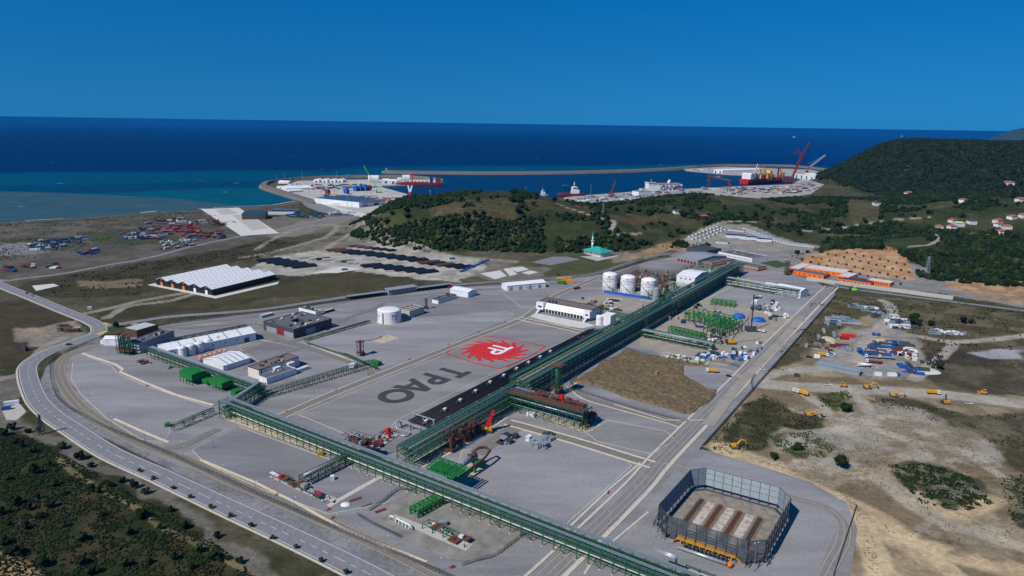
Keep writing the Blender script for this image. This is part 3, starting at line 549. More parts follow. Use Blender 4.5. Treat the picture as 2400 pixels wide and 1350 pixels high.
# flat slabs and painted ground
def slab(name,pts,mt,z=.16): return sheet(name,pts,z,mt)
slab('helipad_slab',[(870,798),(910,785),(936,793),(893,806)],'sand'); slab('concrete_slab',[(1178,1110),(1045,1140),(1100,1075),(1130,1095)],'sand',.12) if False else None
slab('concrete_slab',[(1068,1128),(1098,1088),(1148,1092),(1110,1120),(1096,1146)],'sand',.14)
slab('concrete_path',[(765,1184),(890,1114),(898,1118),(772,1190)],'kerb',.14)
slab('concrete_slab',[(630,1118),(640,1114),(790,1168),(785,1180)],'conc',.14)
slab('concrete_slab',[(915,1214),(925,1206),(1108,1275),(1092,1292),(1010,1258)],'conc',.14)
slab('rack_footing_slab',[(530,985),(560,975),(780,1055),(770,1068)],'sand',.13)
slab('rack_footing_slab',[(830,1075),(860,1070),(925,1100),(915,1120),(880,1105)],'sand',.13)
slab('rack_footing_slab',[(1240,965),(1320,958),(1410,995),(1370,1015),(1300,990)],'sand',.13)
slab('concrete_slab',[(1010,1075),(960,1062),(985,1045),(1020,1048)],'sand',.14)
slab('runway_apron',[(470,490),(560,487),(655,547),(565,553)],'paleconc',.2); slab('runway_apron',[(505,492),(535,489),(560,500),(520,504)],'conc',.24)
slab('runway_apron_patch',[(545,505),(580,500),(630,535),(590,540)],'conc',.26)
slab('concrete_slab',[(75,670),(125,665),(138,670),(85,682)],'paleconc'); slab('cabin_slab',[(5,962),(45,945),(62,965),(40,985),(15,985)],'conc')
slab('mosque_car_park',[(1245,615),(1310,598),(1360,608),(1290,622)],'asph',.14); slab('mosque_plaza',[(1355,600),(1400,590),(1452,600),(1400,612)],'conc',.12)
for s in ([(1125,641),(1172,634),(1188,647),(1160,655)],[(1180,630),(1196,628),(1213,643),(1195,647)],[(1193,628),(1225,625),(1240,632),(1212,638)],[(1222,640),(1243,634),(1262,638),(1240,644)]): slab('pale_pad',s,'paleconc')
slab('car_park',[(1705,566),(1740,560),(1850,576),(1880,586),(1840,589),(1740,584)],'asph',.14)
slab('football_pitch',[(1780,616),(1830,608),(1875,618),(1822,628)],'shed',.14)
MT['lawn']=mat('lawn_grass',(.035,.075,.02),.95,ns=.2,amp=.3); bpy.data.objects['football_pitch'].data.materials[0]=MT['lawn']
slab('roundabout_lawn',[(253,768),(268,761),(280,766),(270,771)],'lawn',.2)
slab('white_apron',[(820,605),(870,600),(880,612),(840,618)],'paleconc') if False else slab('concrete_slab',[(730,640),(800,625),(850,630),(790,640)],'paleconc',.14)
for s in ([(238,759),(246,756),(258,760),(250,763)],[(225,783),(243,776),(256,777),(232,786)],[(305,760),(320,758),(328,760),(312,762)]): slab('yellow_hatching',s,'yline',.24)
MT['skid']=mat('dusty_gravel',(.20,.185,.16),.95,ns=.12,amp=.25,c2=(.28,.265,.235)); slab('skid_yard_ground',[(965,1150),(1010,1165),(1120,1185),(1225,1245),(1222,1262),(1190,1290),(1120,1318),(1060,1315),(940,1262),(880,1222),(900,1185)],'skid',.10)
# soil stockpile
def heap():
    poly=Q([(1345,893),(1460,820),(1590,845),(1725,872),(1730,880),(1690,905),(1668,935),(1625,968),(1600,970)]); pa=np.array(poly)
    xs=np.arange(pa[:,0].min()-5,pa[:,0].max()+5,1.1); ys=np.arange(pa[:,1].min()-5,pa[:,1].max()+5,1.1); gx,gy=np.meshgrid(xs,ys); x=gx.ravel();y=gy.ravel()
    d,i=segdist(x+5*(vn(x,y,14)-.5),y+5*(vn(x+77,y,14)-.5),poly); s=np.where(i,d,-d)
    c=math.cos(math.radians(A));q=math.sin(math.radians(A)); u=x*c+y*q; v=-x*q+y*c
    z=ss(s/2.5+.3)*(.3+1.1*vn(u,v*.8,5)+1.1*vn(u,v,2.8)+.5*vn(x,y,1.4))-.25
    # worn-down wedge on the right
    d2,i2=segdist(x,y,Q([(1600,855),(1740,868),(1740,890),(1700,915),(1660,915),(1600,880)])); z=np.where(i2,np.minimum(z,.12-.3*ss(d2/3)),z)
    m_=npmesh('soil_stockpile',np.stack([x,y,z],-1),(lambda k:np.stack([k[:-1,:-1],k[:-1,1:],k[1:,1:],k[1:,:-1]],-1).reshape(-1,4))(np.arange(len(x)).reshape(len(ys),len(xs))))
    MT['soil']=mat('brown_soil',(.115,.080,.040),.95,ns=.4,amp=.4,c2=(.20,.148,.08)); m_.materials.append(MT['soil']); o=bpy.data.objects.new('soil_stockpile',m_); COL.objects.link(o); struct(o)
heap()
slab('pale_gravel_patch',[(1595,858),(1640,850),(1720,868),(1715,885),(1680,925),(1640,925),(1655,900),(1615,880)],'gravel2',.2) if 'gravel2' in MT else None
# construction lot earth
sheet('construction_lot',[(1500,740),(1580,690),(1720,705),(1860,740),(1870,755),(1700,860),(1560,835),(1480,800)],.08,'dirt')
sheet('construction_lot',[(1330,702),(1420,690),(1500,705),(1560,715),(1500,735),(1400,722)],.08,'dirt')
# ------------------------------------------------------------ pipe racks
def ang(a,b): A_=P(*a);B=P(*b); return A_,math.degrees(math.atan2(B[1]-A_[1],B[0]-A_[0])),math.dist(A_,B)
def rack(label,a,b,W,Hh,lv,pipes,bay=6,trays=(),rail=True,L=None,post='green',brace=3,name='pipe_rack',side=1,z0=0,pw=.34,group=None,sn=True,trim=0):
    loc,rot,l=ang(a,b); rot=snap(rot) if sn else rot; L=L or l
    t=root(name,label,'pipe rack',loc,rot,group); nb=max(1,round(L/bay)); bay=L/nb; W_=W*side; y0,y1=min(0,W_),max(0,W_)
    m=MB().use(post)
    for y in (y0,y1): m.box(-pw/2,pw/2,y-pw/2,y+pw/2,0,Hh)
    if W>9: m.box(-pw/2,pw/2,W_/2-pw/2,W_/2+pw/2,0,Hh)
    for z in lv: m.box(-.13,.13,y0,y1,z-.2,z+.16)
    m.use('conc')
    for y in (y0,y1): m.box(-.6,.6,y-.6,y+.6,-.1,.35)
    first=None
    for i in range(nb+1):
        if first is None: first=o=m.build('portal_frame',None,t)
        else: o=first.copy(); COL.objects.link(o); o.parent=t
        o.location=(i*bay,0,0)
    m=MB().use(post)
    for z in lv:
        for y in (y0,y1): m.box(0,L,y-.1,y+.1,z-.22,z+.14)
    m.build('longitudinal_beam',None,t)
    m=MB().use(post)
    for i in range(nb):
        if i%brace==brace//2:
            for y in (y0,y1):
                m.bar((i*bay,y,.3),((i+1)*bay,y,lv[0]),.16); m.bar(((i+1)*bay,y,.3),(i*bay,y,lv[0]),.16)
        else:
            for y in (y0,y1): m.bar((i*bay,y,lv[-2] if len(lv)>1 else lv[0]*.6),((i+.5)*bay,y,lv[-1]),.12); m.bar(((i+.5)*bay,y,lv[-1]),((i+1)*bay,y,lv[-2] if len(lv)>1 else lv[0]*.6),.12)
    m.build('bracing',None,t)
    rr=random.Random(int(L*10))
    for (z,lst) in pipes:
        n=len(lst)
        for k,(r,mt) in enumerate(lst):
            y=y0+.6+(y1-y0-1.2)*(k+.5)/n; e0=rr.uniform(0,2);e1=rr.uniform(0,2)
            MB().tube([(e0,y,z+.16+r),(L-e1,y,z+.16+r)],r,7).build('pipe',mt,t,True)
    for (ya,yb,z,mt) in trays:
        m=MB(); lo,hi=(ya,yb) if side>0 else (-yb,-ya); m.box(0,L,lo,hi,z,z+.18); m.box(0,L,lo,lo+.08,z+.18,z+.45); m.box(0,L,hi-.08,hi,z+.18,z+.45)
        m.build('cable_tray',mt,t)
    if rail:
        m=MB(); zt=max([q[2] for q in trays]+[Hh])
        for y in ((y0,y1) if rail=='both' else (y0,) ):
            for i in range(int(L/2)+1): m.box(i*2-.04,i*2+.04,y-.05,y+.05,zt,zt+1.15)
            m.box(0,L,y-.04,y+.04,zt+1.08,zt+1.18); m.box(0,L,y-.03,y+.03,zt+.55,zt+.62)
        m.build('handrail','steel',t)
    return t
S=lambda r=.22:(r,'pipe'); G=lambda r=.2:(r,'steel'); K_=lambda r=.2:(r,'dsteel'); Wp=lambda r=.14:(r,'cream'); E_=lambda r=.2:(r,'green')
lowp=[Wp(.2),E_(.3),G(),K_(.35),S(.16),E_(.3),K_(.4),E_(.25),Wp(),K_(.3),G(.2),E_(.3)]  # more pipes, some dark, added so the main rack's inside looks shaded
rack('long green pipe rack crossing the foreground yard with two pale cable trays',(515,972),(1640,1392),8,10.5,(4.6,7.2,9.8),
  [(4.6,[Wp(.3),G(.3),Wp(.26),S(.3),K_(),E_(),G(),K_()]),(7.2,[E_(.22),Wp(.3),G(.3),E_(.3),K_(),Wp(.2),E_()]),(9.8,[K_(),E_(),K_(.16),G(.2)])],
  bay=6.2,trays=[(.2,1.6,10.7,'tray'),(6.0,7.9,11.0,'tray')],rail=True)
rack('far right end of the foreground green pipe rack beside the louvred enclosure',(1592,1378),(1760,1440),8,7.5,(3.2,5.2,7),
  [(3.2,[Wp(.2),G(.3),S(.3),E_()]),(5.2,[Wp(.2),E_(.3),G(),K_()]),(7,[E_(.2),G(.3),Wp(.2),K_()])],bay=6,rail=False)
# the main rack, low part then high part
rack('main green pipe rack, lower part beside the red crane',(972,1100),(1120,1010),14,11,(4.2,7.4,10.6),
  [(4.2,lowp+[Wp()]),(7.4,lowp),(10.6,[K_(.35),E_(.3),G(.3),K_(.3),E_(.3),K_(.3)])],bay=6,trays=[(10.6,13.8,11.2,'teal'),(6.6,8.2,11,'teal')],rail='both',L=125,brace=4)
_l,_r,_q=ang((972,1100),(1120,1010)); 
def along(px,py,d,rot): x,y=P(px,py); r=math.radians(rot); return pix(x+d*math.cos(r),y+d*math.sin(r),0)
hb=along(972,1100,125,A)
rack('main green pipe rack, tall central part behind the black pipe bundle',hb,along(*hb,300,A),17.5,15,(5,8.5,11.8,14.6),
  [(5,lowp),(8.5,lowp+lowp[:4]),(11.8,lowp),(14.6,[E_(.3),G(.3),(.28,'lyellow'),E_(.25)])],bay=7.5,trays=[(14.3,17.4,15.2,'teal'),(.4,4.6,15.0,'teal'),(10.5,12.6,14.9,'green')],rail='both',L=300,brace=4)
hc=along(*hb,302,A)
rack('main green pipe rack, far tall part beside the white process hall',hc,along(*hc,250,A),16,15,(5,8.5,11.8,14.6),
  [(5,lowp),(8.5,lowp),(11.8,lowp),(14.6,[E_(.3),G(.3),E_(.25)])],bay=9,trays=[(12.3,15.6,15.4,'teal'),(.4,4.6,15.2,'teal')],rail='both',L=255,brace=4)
# link and left racks
rack('short pipe rack joining the green sheds to the foreground rack',(537,985),(625,925),7,9.5,(4.2,6.8,9.2),[(4.2,lowp[:5]),(6.8,[G(.3),S(.3),K_(),E_()]),(9.2,[K_(.3),G(.3),G(.3)])],trays=[(4,6.8,9.8,'steel')],rail=False,bay=5)
rack('pipe rack running behind the two green sheds',(345,838),(620,928),6,8.5,(4,6.2,8.2),[(4,lowp[:5]),(6.2,[G(.3),S(.3),K_(),E_()]),(8.2,[E_(.2),G(.3)])],trays=[(2.6,5.6,8.8,'steel')],rail=True,bay=6)
rack('green rack behind the long white warehouse',(402,812),(580,778),5,6.5,(3.6,6),[(3.6,[K_(),E_(),G()]),(6,[G(.35),K_(.3)])],trays=[(.6,3,6.6,'dsteel')],rail=False,bay=7,sn=False)
rack('slender green truss rack beside the low white plant building',(625,935),(870,862),3.2,6.5,(3.4,6.2),[(3.4,[K_(.15),G(.15)]),(6.2,[G(.15)])],rail=True,bay=4.4,pw=.28,brace=5,sn=False)
rack('small green truss rack leading to the lone pump skid',(408,1012),(503,972),2.4,5,(3,4.8),[(4.8,[G(.15),E_(.15)])],rail=False,bay=7.5,pw=.26,brace=2,sn=False)
rack('branch rack with fat silver pipe in front of the foreground rack',(714,1142),(826,1085),4.5,6.2,(3.2,5.8),[(3.2,[G(.2),K_(.2)]),(5.8,[S(.5),G(.25)])],trays=[(.1,1.2,5.2,'steel')],rail=True,bay=5,sn=False)
rack('orange topped equipment rack branching off the main rack',(1188,962),(1366,1012),13,14,(5,9.6,13.6),
  [(5,[G(.3),K_(),E_(),S(.3),K_(.4)]),(9.6,[S(.5),(.25,'brown'),G(.3),K_(.3),(.3,'rust'),K_(.4)]),(13.6,[(.4,'brown'),(.3,'brown'),K_(.4)])],trays=[(9,12,14.2,'tray'),(0,2.4,14,'brown'),(2.8,4.8,14.3,'brown'),(5.2,8.6,14.2,'dsteel')],rail=False,bay=6.2,brace=2)
rack('pipe rack of the construction area with twin pale trays',(1502,792),(1668,826),7,8,(3.6,7.4),[(3.6,lowp[:5]),(7.4,[G(.5),G(.5),E_(.3)])],trays=[(0,2,7.8,'steel'),(4.4,6.8,8.2,'teal')],rail=False,bay=7,sn=False)
rack('cream and green process rack along the far gravel yard',(1700,671),(1868,701),8,11,(3.5,7,10.6),[(3.5,[(.4,'cream'),E_(),G(.3)]),(7,[(.4,'cream'),E_(),G(.3)]),(10.6,[G(.4),E_(.3),(.4,'cream')])],trays=[(2,5,10.9,'steel')],rail='both',bay=8,brace=2,sn=False)
rack('tall green support rack beside the admin building',(1425,742),(1475,754),6,6,(3,5.6),[(5.6,[E_(.3),E_(.3)])],rail=False,bay=5,sn=False,post='lgreen')
# low sleeper ways
rack('low pipe way bounding the helipad yard on its left',(714,806),(808,836),2.6,2.2,(1.9,),[(1.9,[G(.35),K_(.3),G(.3)])],rail=False,bay=4,pw=.2,sn=False)
rack('low pipe way running towards the big white tank',(716,801),(868,757),3,2.6,(2.2,),[(2.2,[G(.2),K_(.3)])],rail=False,bay=4.5,pw=.2,trays=[(.2,1.4,2.3,'dsteel')],sn=False)
rack('low dark pipe way on the tank approach',(808,838),(880,870),2.6,3.2,(2.9,),[(2.9,[E_(.3),K_(.3)])],rail=False,bay=4,pw=.2,sn=False)
# ------------------------------------------------------------ black pipe bundle
def bundle():
    loc,rot,L=ang((1002,1008),(1330,828)); rot=A; L=272
    t=root('pipe_bundle','bundle of long parallel black pipes on low concrete stools','pipe bundle',loc,rot)
    W=17
    for k in range(12):
        y=.8+k*W/11.6; MB().tube([(0,y,2.3),(L-2-(k%3)*3,y,2.3)],.50 if k%4 else .38,10).build('pipe','black',t,True)
    for i in range(17):
        m=MB().use('conc'); x=6+i*(L-12)/16; m.box(x-.5,x+.5,-.3,W+1.5,1.2,1.66)
        for y in (0,W/2,W+1): m.box(x-.5,x+.5,y-.3,y+.5,0,1.2)
        m.build('support_beam',None,t)
    return t
bundle()
def kiosk():     # cream valve stands beside the bundle
    t=root('valve_stand','cream valve stand with dark pipe stub beside the black pipe bundle','valve stand')
    MB().box(-.6,.6,-.6,.6,0,3.2).box(-1.3,1.3,-.9,.9,3.2,5).build('column','cream',t)
    MB().tube([(-3.5,0,4),(-1.3,0,4)],.5,8).box(-3.9,-3.2,-.9,.9,3.3,4.7).build('valve','dsteel',t); return t
k0=kiosk(); sp_=[(999,1000),(1043,972),(1079,950),(1115,928),(1149,907),(1181,891),(1211,875),(1239,860),(1266,847),(1290,834)]
for i,q in enumerate(sp_):
    lab='cream valve stand beside the black pipe bundle, '+['nearest of the row','second of the row from the near end','third of the row from the near end','fourth of the row from the near end','fifth of the row from the near end','fifth of the row from the far end','fourth of the row from the far end','third of the row from the far end','second of the row from the far end','farthest of the row'][i]
    if i==0: k0.location=(*P(*q),0);k0.rotation_euler=(0,0,math.radians(A));k0['label']=lab;k0['group']='valve stands along the black pipes'
    else: clone(k0,P(*q),A,lab)
def manifold():
    t=root('pipe_manifold','steel header manifold at the near end of the black pipes','pipe manifold',P(945,1003),A)
    m=MB().use('steel')
    for x in (0,14):
        m.tube([(x,-16,4.6),(x,3,4.6)],.45,8)
        for y in (-15,-6,2): m.box(x-.5,x+.5,y-.5,y+.5,0,4.4)
    m.build('header',None,t)
    MB().tube([(-1,2,4.6),(-4,2,4.6),(-4.6,2,4),(-4.6,2,.9),(-4.2,0,.8),(-4,-10,.8),(-6,-11,.8),(-9,-11,.8),(-10,-9,.8),(-10,1,.8)],.45,10).build('riser_pipe','pipe',t,True)
manifold()
# ------------------------------------------------------------ scaffold-like process towers and pipe forests
def tower(label,q,h,w,d,name='process_tower',steelm='green',plat='rust',rot=A,cols=3,colmat='teal',lv=None,caps=True,cat='tower'):
    t=root(name,label,cat,P(*q),rot); m=MB().use(steelm); n=max(2,int(h/3.6)) if not lv else lv
    for x in (0,w):
        for y in (0,d): m.box(x-.18,x+.18,y-.18,y+.18,0,h)
    for i in range(n):
        za,zb=h*i/n,h*(i+1)/n
        for (p,q2) in (((0,0),(w,0)),((w,0),(w,d)),((w,d),(0,d)),((0,d),(0,0))):
            m.bar((*p,za),(*q2,zb),.12); m.bar((*p,zb),(*q2,zb),.18)
    m.build('frame',None,t)
    for k in range(cols):
        MB().cyl(w*(k+.5)/cols,d*(.35+.3*(k%2)),.5,h+(.9 if caps else -1),w/cols*.27,n=10).build('column',colmat,t,True)
    m=MB().use(plat); m.box(-1,w+1,-1,d+1,h-.25,h-.05)
    for x0,x1,y0,y1 in ((-1,w+1,-1,-.95),(-1,w+1,d+.95,d+1),(-1,-.95,-1,d+1),(w+.95,w+1,-1,d+1)): m.box(x0,x1,y0,y1,h+.9,h+1); m.box(x0,x1,y0,y1,h+.4,h+.47)
    m.build('top_platform',None,t)
    m=MB().use(plat); m.box(-1,w+1,-1,d+1,h*.22,h*.22+.12); m.box(w,w+2.4,0,d*.6,h*.12,h*.12+.1); 
    for i in range(int(h*.4/3)): m.bar((w+.4,0,i*3),(w+2.2,d*.6,i*3+3),.3,.1); m.box(w+.2,w+2.4,d*.5,d*.7,i*3+2.8,i*3+3)
    m.build('stair_platform',None,t); return t
tower('lone green and red service tower with white vents beside the equipment rack',(1308,930),24,6.5,6,cols=4,caps=True,name='vent_tower')
for i,(q,h,l) in enumerate((((281,830),19,'left'),((292,832),18,'middle'),((303,834),17,'right'))):
    tower(f'green column tower with rusty platforms beside the control building, {l} one of three',q,h,4.2,4.2,cols=2,name='column_tower')
tower('slim rusty column tower standing by the helipad yard',(845,836),13,4,4,plat='brown',steelm='brown',name='column_tower',cols=2,colmat='brown')
tower('slim rusty mast tower by the green container behind the big tank',(999,725),11,1.6,1.6,plat='brown',steelm='brown',name='mast_tower',cols=1,colmat='brown')
tower('tall teal lattice tower beside the orange building',(1846,646),19,5,5,name='lattice_tower',plat='brown',cols=3,lv=7)
def jumble(label,a,b,d,h,n,mats,name='process_unit',base='conc',rot=None,cat='process unit',seed=1,frame='green',side=1,sn=True,rails='rust'):
    loc,r,L=ang(a,b); r=(snap(r) if sn else r) if rot is None else rot; t=root(name,label,cat,loc,r); R_=random.Random(seed); s=side
    MB().box(0,L,min(0,s*d),max(0,s*d),0,.25).build('base_slab',base,t)
    m=MB().use(frame); nx=max(2,int(L/6)); ny=max(1,int(d/6)); lv=max(1,int(h/3.8))
    for i in range(nx+1):
        for j in range(ny+1):
            if R_.random()<.85: x=L*i/nx;y=s*d*j/ny; m.box(x-.2,x+.2,y-.2,y+.2,0,h*R_.uniform(.6,.95))
    for k in range(1,lv+1):
        z=h*k/lv*.92
        for j in range(ny+1): m.box(0,L*R_.uniform(.6,1),s*d*j/ny-.12,s*d*j/ny+.12,z-.2,z)
        for i in range(nx+1): m.box(L*i/nx-.1,L*i/nx+.1,min(0,s*d),max(0,s*d),z-.15,z)
    m.build('frame',None,t)
    for k in range(n):
        mt=R_.choice(mats); x=R_.uniform(.05,.9)*L;y=s*R_.uniform(.08,.92)*d;z=R_.uniform(.1,.8)*h; q=R_.random(); m=MB()
        if q<.25: m.cyl(x,y,.2,h*R_.uniform(.5,1.05),R_.uniform(.4,1.1),n=9); nm='vessel'
        elif q<.45: l=R_.uniform(2,5); m.tube([(x,y,z+.8),(x+l,y,z+.8)],R_.uniform(.3,.7),9); nm='drum'
        elif q<.8:
            p=[(x,y,z)]; 
            for _ in range(R_.randint(2,5)):
                c=list(p[-1]); ax=R_.choice((0,1,2)); c[ax]+=R_.uniform(-4,4)*(1 if ax!=0 else 1.6); c[0]=min(max(c[0],0),L); c[1]=min(max(c[1],min(0,s*d)),max(0,s*d)); c[2]=min(max(c[2],.4),h*1.05); p.append(tuple(c))
            m.tube(p,R_.uniform(.1,.22),6); nm='pipework'
        elif q<.9:
            a=R_.uniform(1.5,4);b=R_.uniform(1.5,3); m.box(x,min(x+a,L),y-b/2,y+b/2,z,z+R_.uniform(1.2,2.8)); nm='equipment_box'
        else:
            w1=R_.uniform(3,7);w2=R_.uniform(2,5); m.box(x,min(x+w1,L),y-w2/2,y+w2/2,z,z+.12)
            if rails:
                m.use(rails)
                for yy in (y-w2/2,y+w2/2): m.box(x,min(x+w1,L),yy-.04,yy+.04,z+1,z+1.1)
            nm='platform'
        (m.build(nm,mt,t) if not m.ms else m.build(nm,None,t))
    return t
PM=['brown','rust','green','dsteel','steel','pipe','brown','green','cream']
jumble('dense rusty and green process unit behind the three white tanks',(1522,690),(1575,652),62,12,170,PM,seed=3,frame='brown')
jumble('green piped process unit left of the white process hall',(1548,712),(1604,676),26,9,60,['green','steel','teal','rust','cream'],seed=5)
jumble('rusty process train behind the white process hall',(1640,668),(1688,634),44,11,60,['green','steel','teal','cream','rust'],seed=8)
jumble('piping cluster between the second and third white tank',(1478,690),(1495,680),18,6,24,['green','steel','pipe'],seed=12)
jumble('piping cluster between the first and second white tank',(1436,684),(1450,674),14,5,20,['green','steel','pipe'],seed=13)
jumble('green piping block between the admin building and the main rack',(1400,745),(1440,727),30,6,36,['green','lgreen','steel','teal'],seed=14)
jumble('rusty valve station where the main rack meets the foreground rack',(884,1055),(935,1018),10,3,22,['red','rust','brown','steel'],seed=21,frame='rust')
jumble('rusty steel deck on top of the foreground rack',(801,1080),(866,1058),9,4.5,36,['rust','brown','dsteel','steel','pipe'],seed=22,frame='brown',rot=-32)
bpy.data.objects['process_unit.007' if 'process_unit.007' in bpy.data.objects else 'process_unit'].name
for o in list(bpy.data.objects):
    if o.get('label')=='rusty steel deck on top of the foreground rack':
        o.location.z=10.2; x,y=P(800,1033,10.2); o.location.x=x;o.location.y=y
        for c in list(o.children):
            if c.name.startswith('base_slab'): c.data.materials[0]=MT['brown']
jumble('rusty compressor deck hung on the main rack beside the red crane',(1050,1067),(1135,1012),9,12.5,80,['rust','brown','dsteel','dsteel','green','brown'],seed=23,frame='brown')
jumble('small rusty valve skid left of the green sheds',(322,852),(342,850),5,3,14,['rust','brown','steel'],seed=24,frame='brown',rot=A-90)
jumble('orange pump row on top of the equipment rack',(1230,962),(1345,1000),6,2.8,50,['rust','brown','rust','steel','dsteel','dsteel','brown','red','teal'],seed=25,frame='rust',rot=A-90)
for o in list(bpy.data.objects):
    if o.get('label')=='orange pump row on top of the equipment rack':
        l0=P(1188,962); r_=math.radians(A-90); o.rotation_euler=(0,0,r_); o.location=(l0[0]+16*math.cos(r_)-5.6*math.sin(r_),l0[1]+16*math.sin(r_)+5.6*math.cos(r_),14.3)
        for c in list(o.children):
            if c.name.startswith('base_slab'): c.data.materials[0]=MT['brown']
jumble('dark red pipe cluster closing the end of the equipment rack',(1372,1008),(1412,985),9,7,44,['brown','dred','rust','dsteel'],seed=26,frame='brown')
jumble('green frame block on top of the foreground rack beside the flash drum',(1010,1110),(1066,1133),12,2.6,6,['lgreen','green'],seed=27,frame='lgreen',rot=A-90,rails=None)
for o in list(bpy.data.objects):
    if o.get('label','').startswith('green frame block'):
        x,y=P(1001,1104,9.6); o.location=(x,y,10.4)
        m=MB().use('lgreen')
        for i in range(12): m.box(i*1.9,i*1.9+1.1,0,12,2.6,2.9)
        m.build('grating',None,o)
        for c in list(o.children):
            if c.name.startswith('base_slab'): c.data.materials[0]=MT['lgreen']
jumble('orange and red pump skid in front of the foreground rack',(640,1122),(770,1170),4,2.2,30,['red','rust','pipe','brown','green','dsteel'],seed=30,frame='green',rot=A-90,name='pump_skid')
jumble('row of short green pipe stools on the pale slab',(990,1240),(1090,1282),5,3.4,12,['green','cream'],seed=31,frame='green',rot=A-90,name='pump_skid')
jumble('cream foundation stools under the construction rack',(1548,838),(1655,858),10,2.6,50,['cream','paleconc','green'],seed=32,frame='cream',sn=False,name='foundation_block_field',cat='foundations',rails=None)
jumble('pale pump and pipe racks stacked beside the construction lot',(1748,725),(1798,735),12,5,34,['steel','dsteel','teal'],seed=33,frame='steel',sn=False)
# bright green open steel frames of the construction lot
def sframe(label,a,b,d,h,bx,by,lv,roofed=False,sn=False):
    loc,r,L=ang(a,b); t=root('green_steel_structure',label,'steel structure',loc,snap(r) if sn else r); p0=MB().box(-.38,.38,-.38,.38,0,h).build('post','lgreen',t)
    for i in range(bx+1):
        for j in range(by+1):
            if i+j: q=p0.copy(); COL.objects.link(q); q.location=(L*i/bx,d*j/by,0)
    m=MB().use('lgreen')
    for k in range(1,lv+1):
        z=h*k/lv
        for j in range(by+1): m.box(0,L,d*j/by-.2,d*j/by+.2,z-.6,z)
        for i in range(bx+1): m.box(L*i/bx-.13,L*i/bx+.13,0,d,z-.3,z)
        if roofed and k==lv:
            for i in range(int(L/1.6)): m.box(i*1.6,i*1.6+.7,0,d,z+.05,z+.2)
    for i in range(0,bx,2):
        m.bar((L*i/bx,0,0),(L*(i+1)/bx,0,h),.18); m.bar((L*(i+1)/bx,0,0),(L*i/bx,0,h),.18)
    m.build('beams',None,t); return t
sframe('large bright green open steel frame beside the main rack',(1604,752),(1715,775),20,10,9,2,2)
sframe('small green roof frame behind the large open frame',(1665,715),(1720,722),14,5,5,2,1,True)
sframe('long low green frame in front of the dark blue crane',(1566,779),(1648,798),6,6,8,1,2,True)
sframe('tall green post frame under erection beside the crawler crane',(1690,795),(1738,778),20,12,5,3,2)
sframe('green platform frame in the foreground cut by its own shadow',(980,1215),(1040,1182),6,4.5,6,1,2,True)
# ------------------------------------------------------------ green enclosed sheds
def gshed(label,q,w,d,z0,z1,rot=A-90,pitch=0,legs=True):
    t=root('green_enclosure',label,'green enclosure',P(*q),rot); m=MB()
    m.gable(0,w,0,d,z0,z1,z1+pitch); m.build('cladding','shed',t)
    if legs:
        n_=max(1,int(w/4))
        for i in range(n_+1):
            for y in (.3,d-.3): MB().box(i*w/n_-.2,i*w/n_+.2,y-.2,y+.2,0,z0).build('leg','green',t)
    return t
gshed('larger bright green enclosure on posts, left of the pair in front of the rack',(422,894),17,12,4,9,pitch=.5)
gshed('bright green enclosure on posts, right of the pair in front of the rack',(490,908),17,11,3,7,pitch=.4)
gshed('low green annex between the two green enclosures',(474,900),7,6,1.5,4,pitch=.2)
gshed('small green cube enclosure at the right of the green pair',(541,927),6,7,1,4.2,pitch=.2)
gshed('green container beside the long white hall',(1306,666),10,5,.2,4,rot=-20,pitch=.1,legs=False)
gshed('green low shelter behind the grey concrete building',(977,729),14,5,.3,2.6,rot=A,pitch=.1,legs=False)
gshed('small green pump cover at the end of the truss rack',(386,1002),3.2,3.2,.8,2.3,rot=20,pitch=.2)
gshed('bright green pump cover by the slim rusty tower',(868,854),9,4.5,1.2,3.4,rot=A-90,pitch=.4)
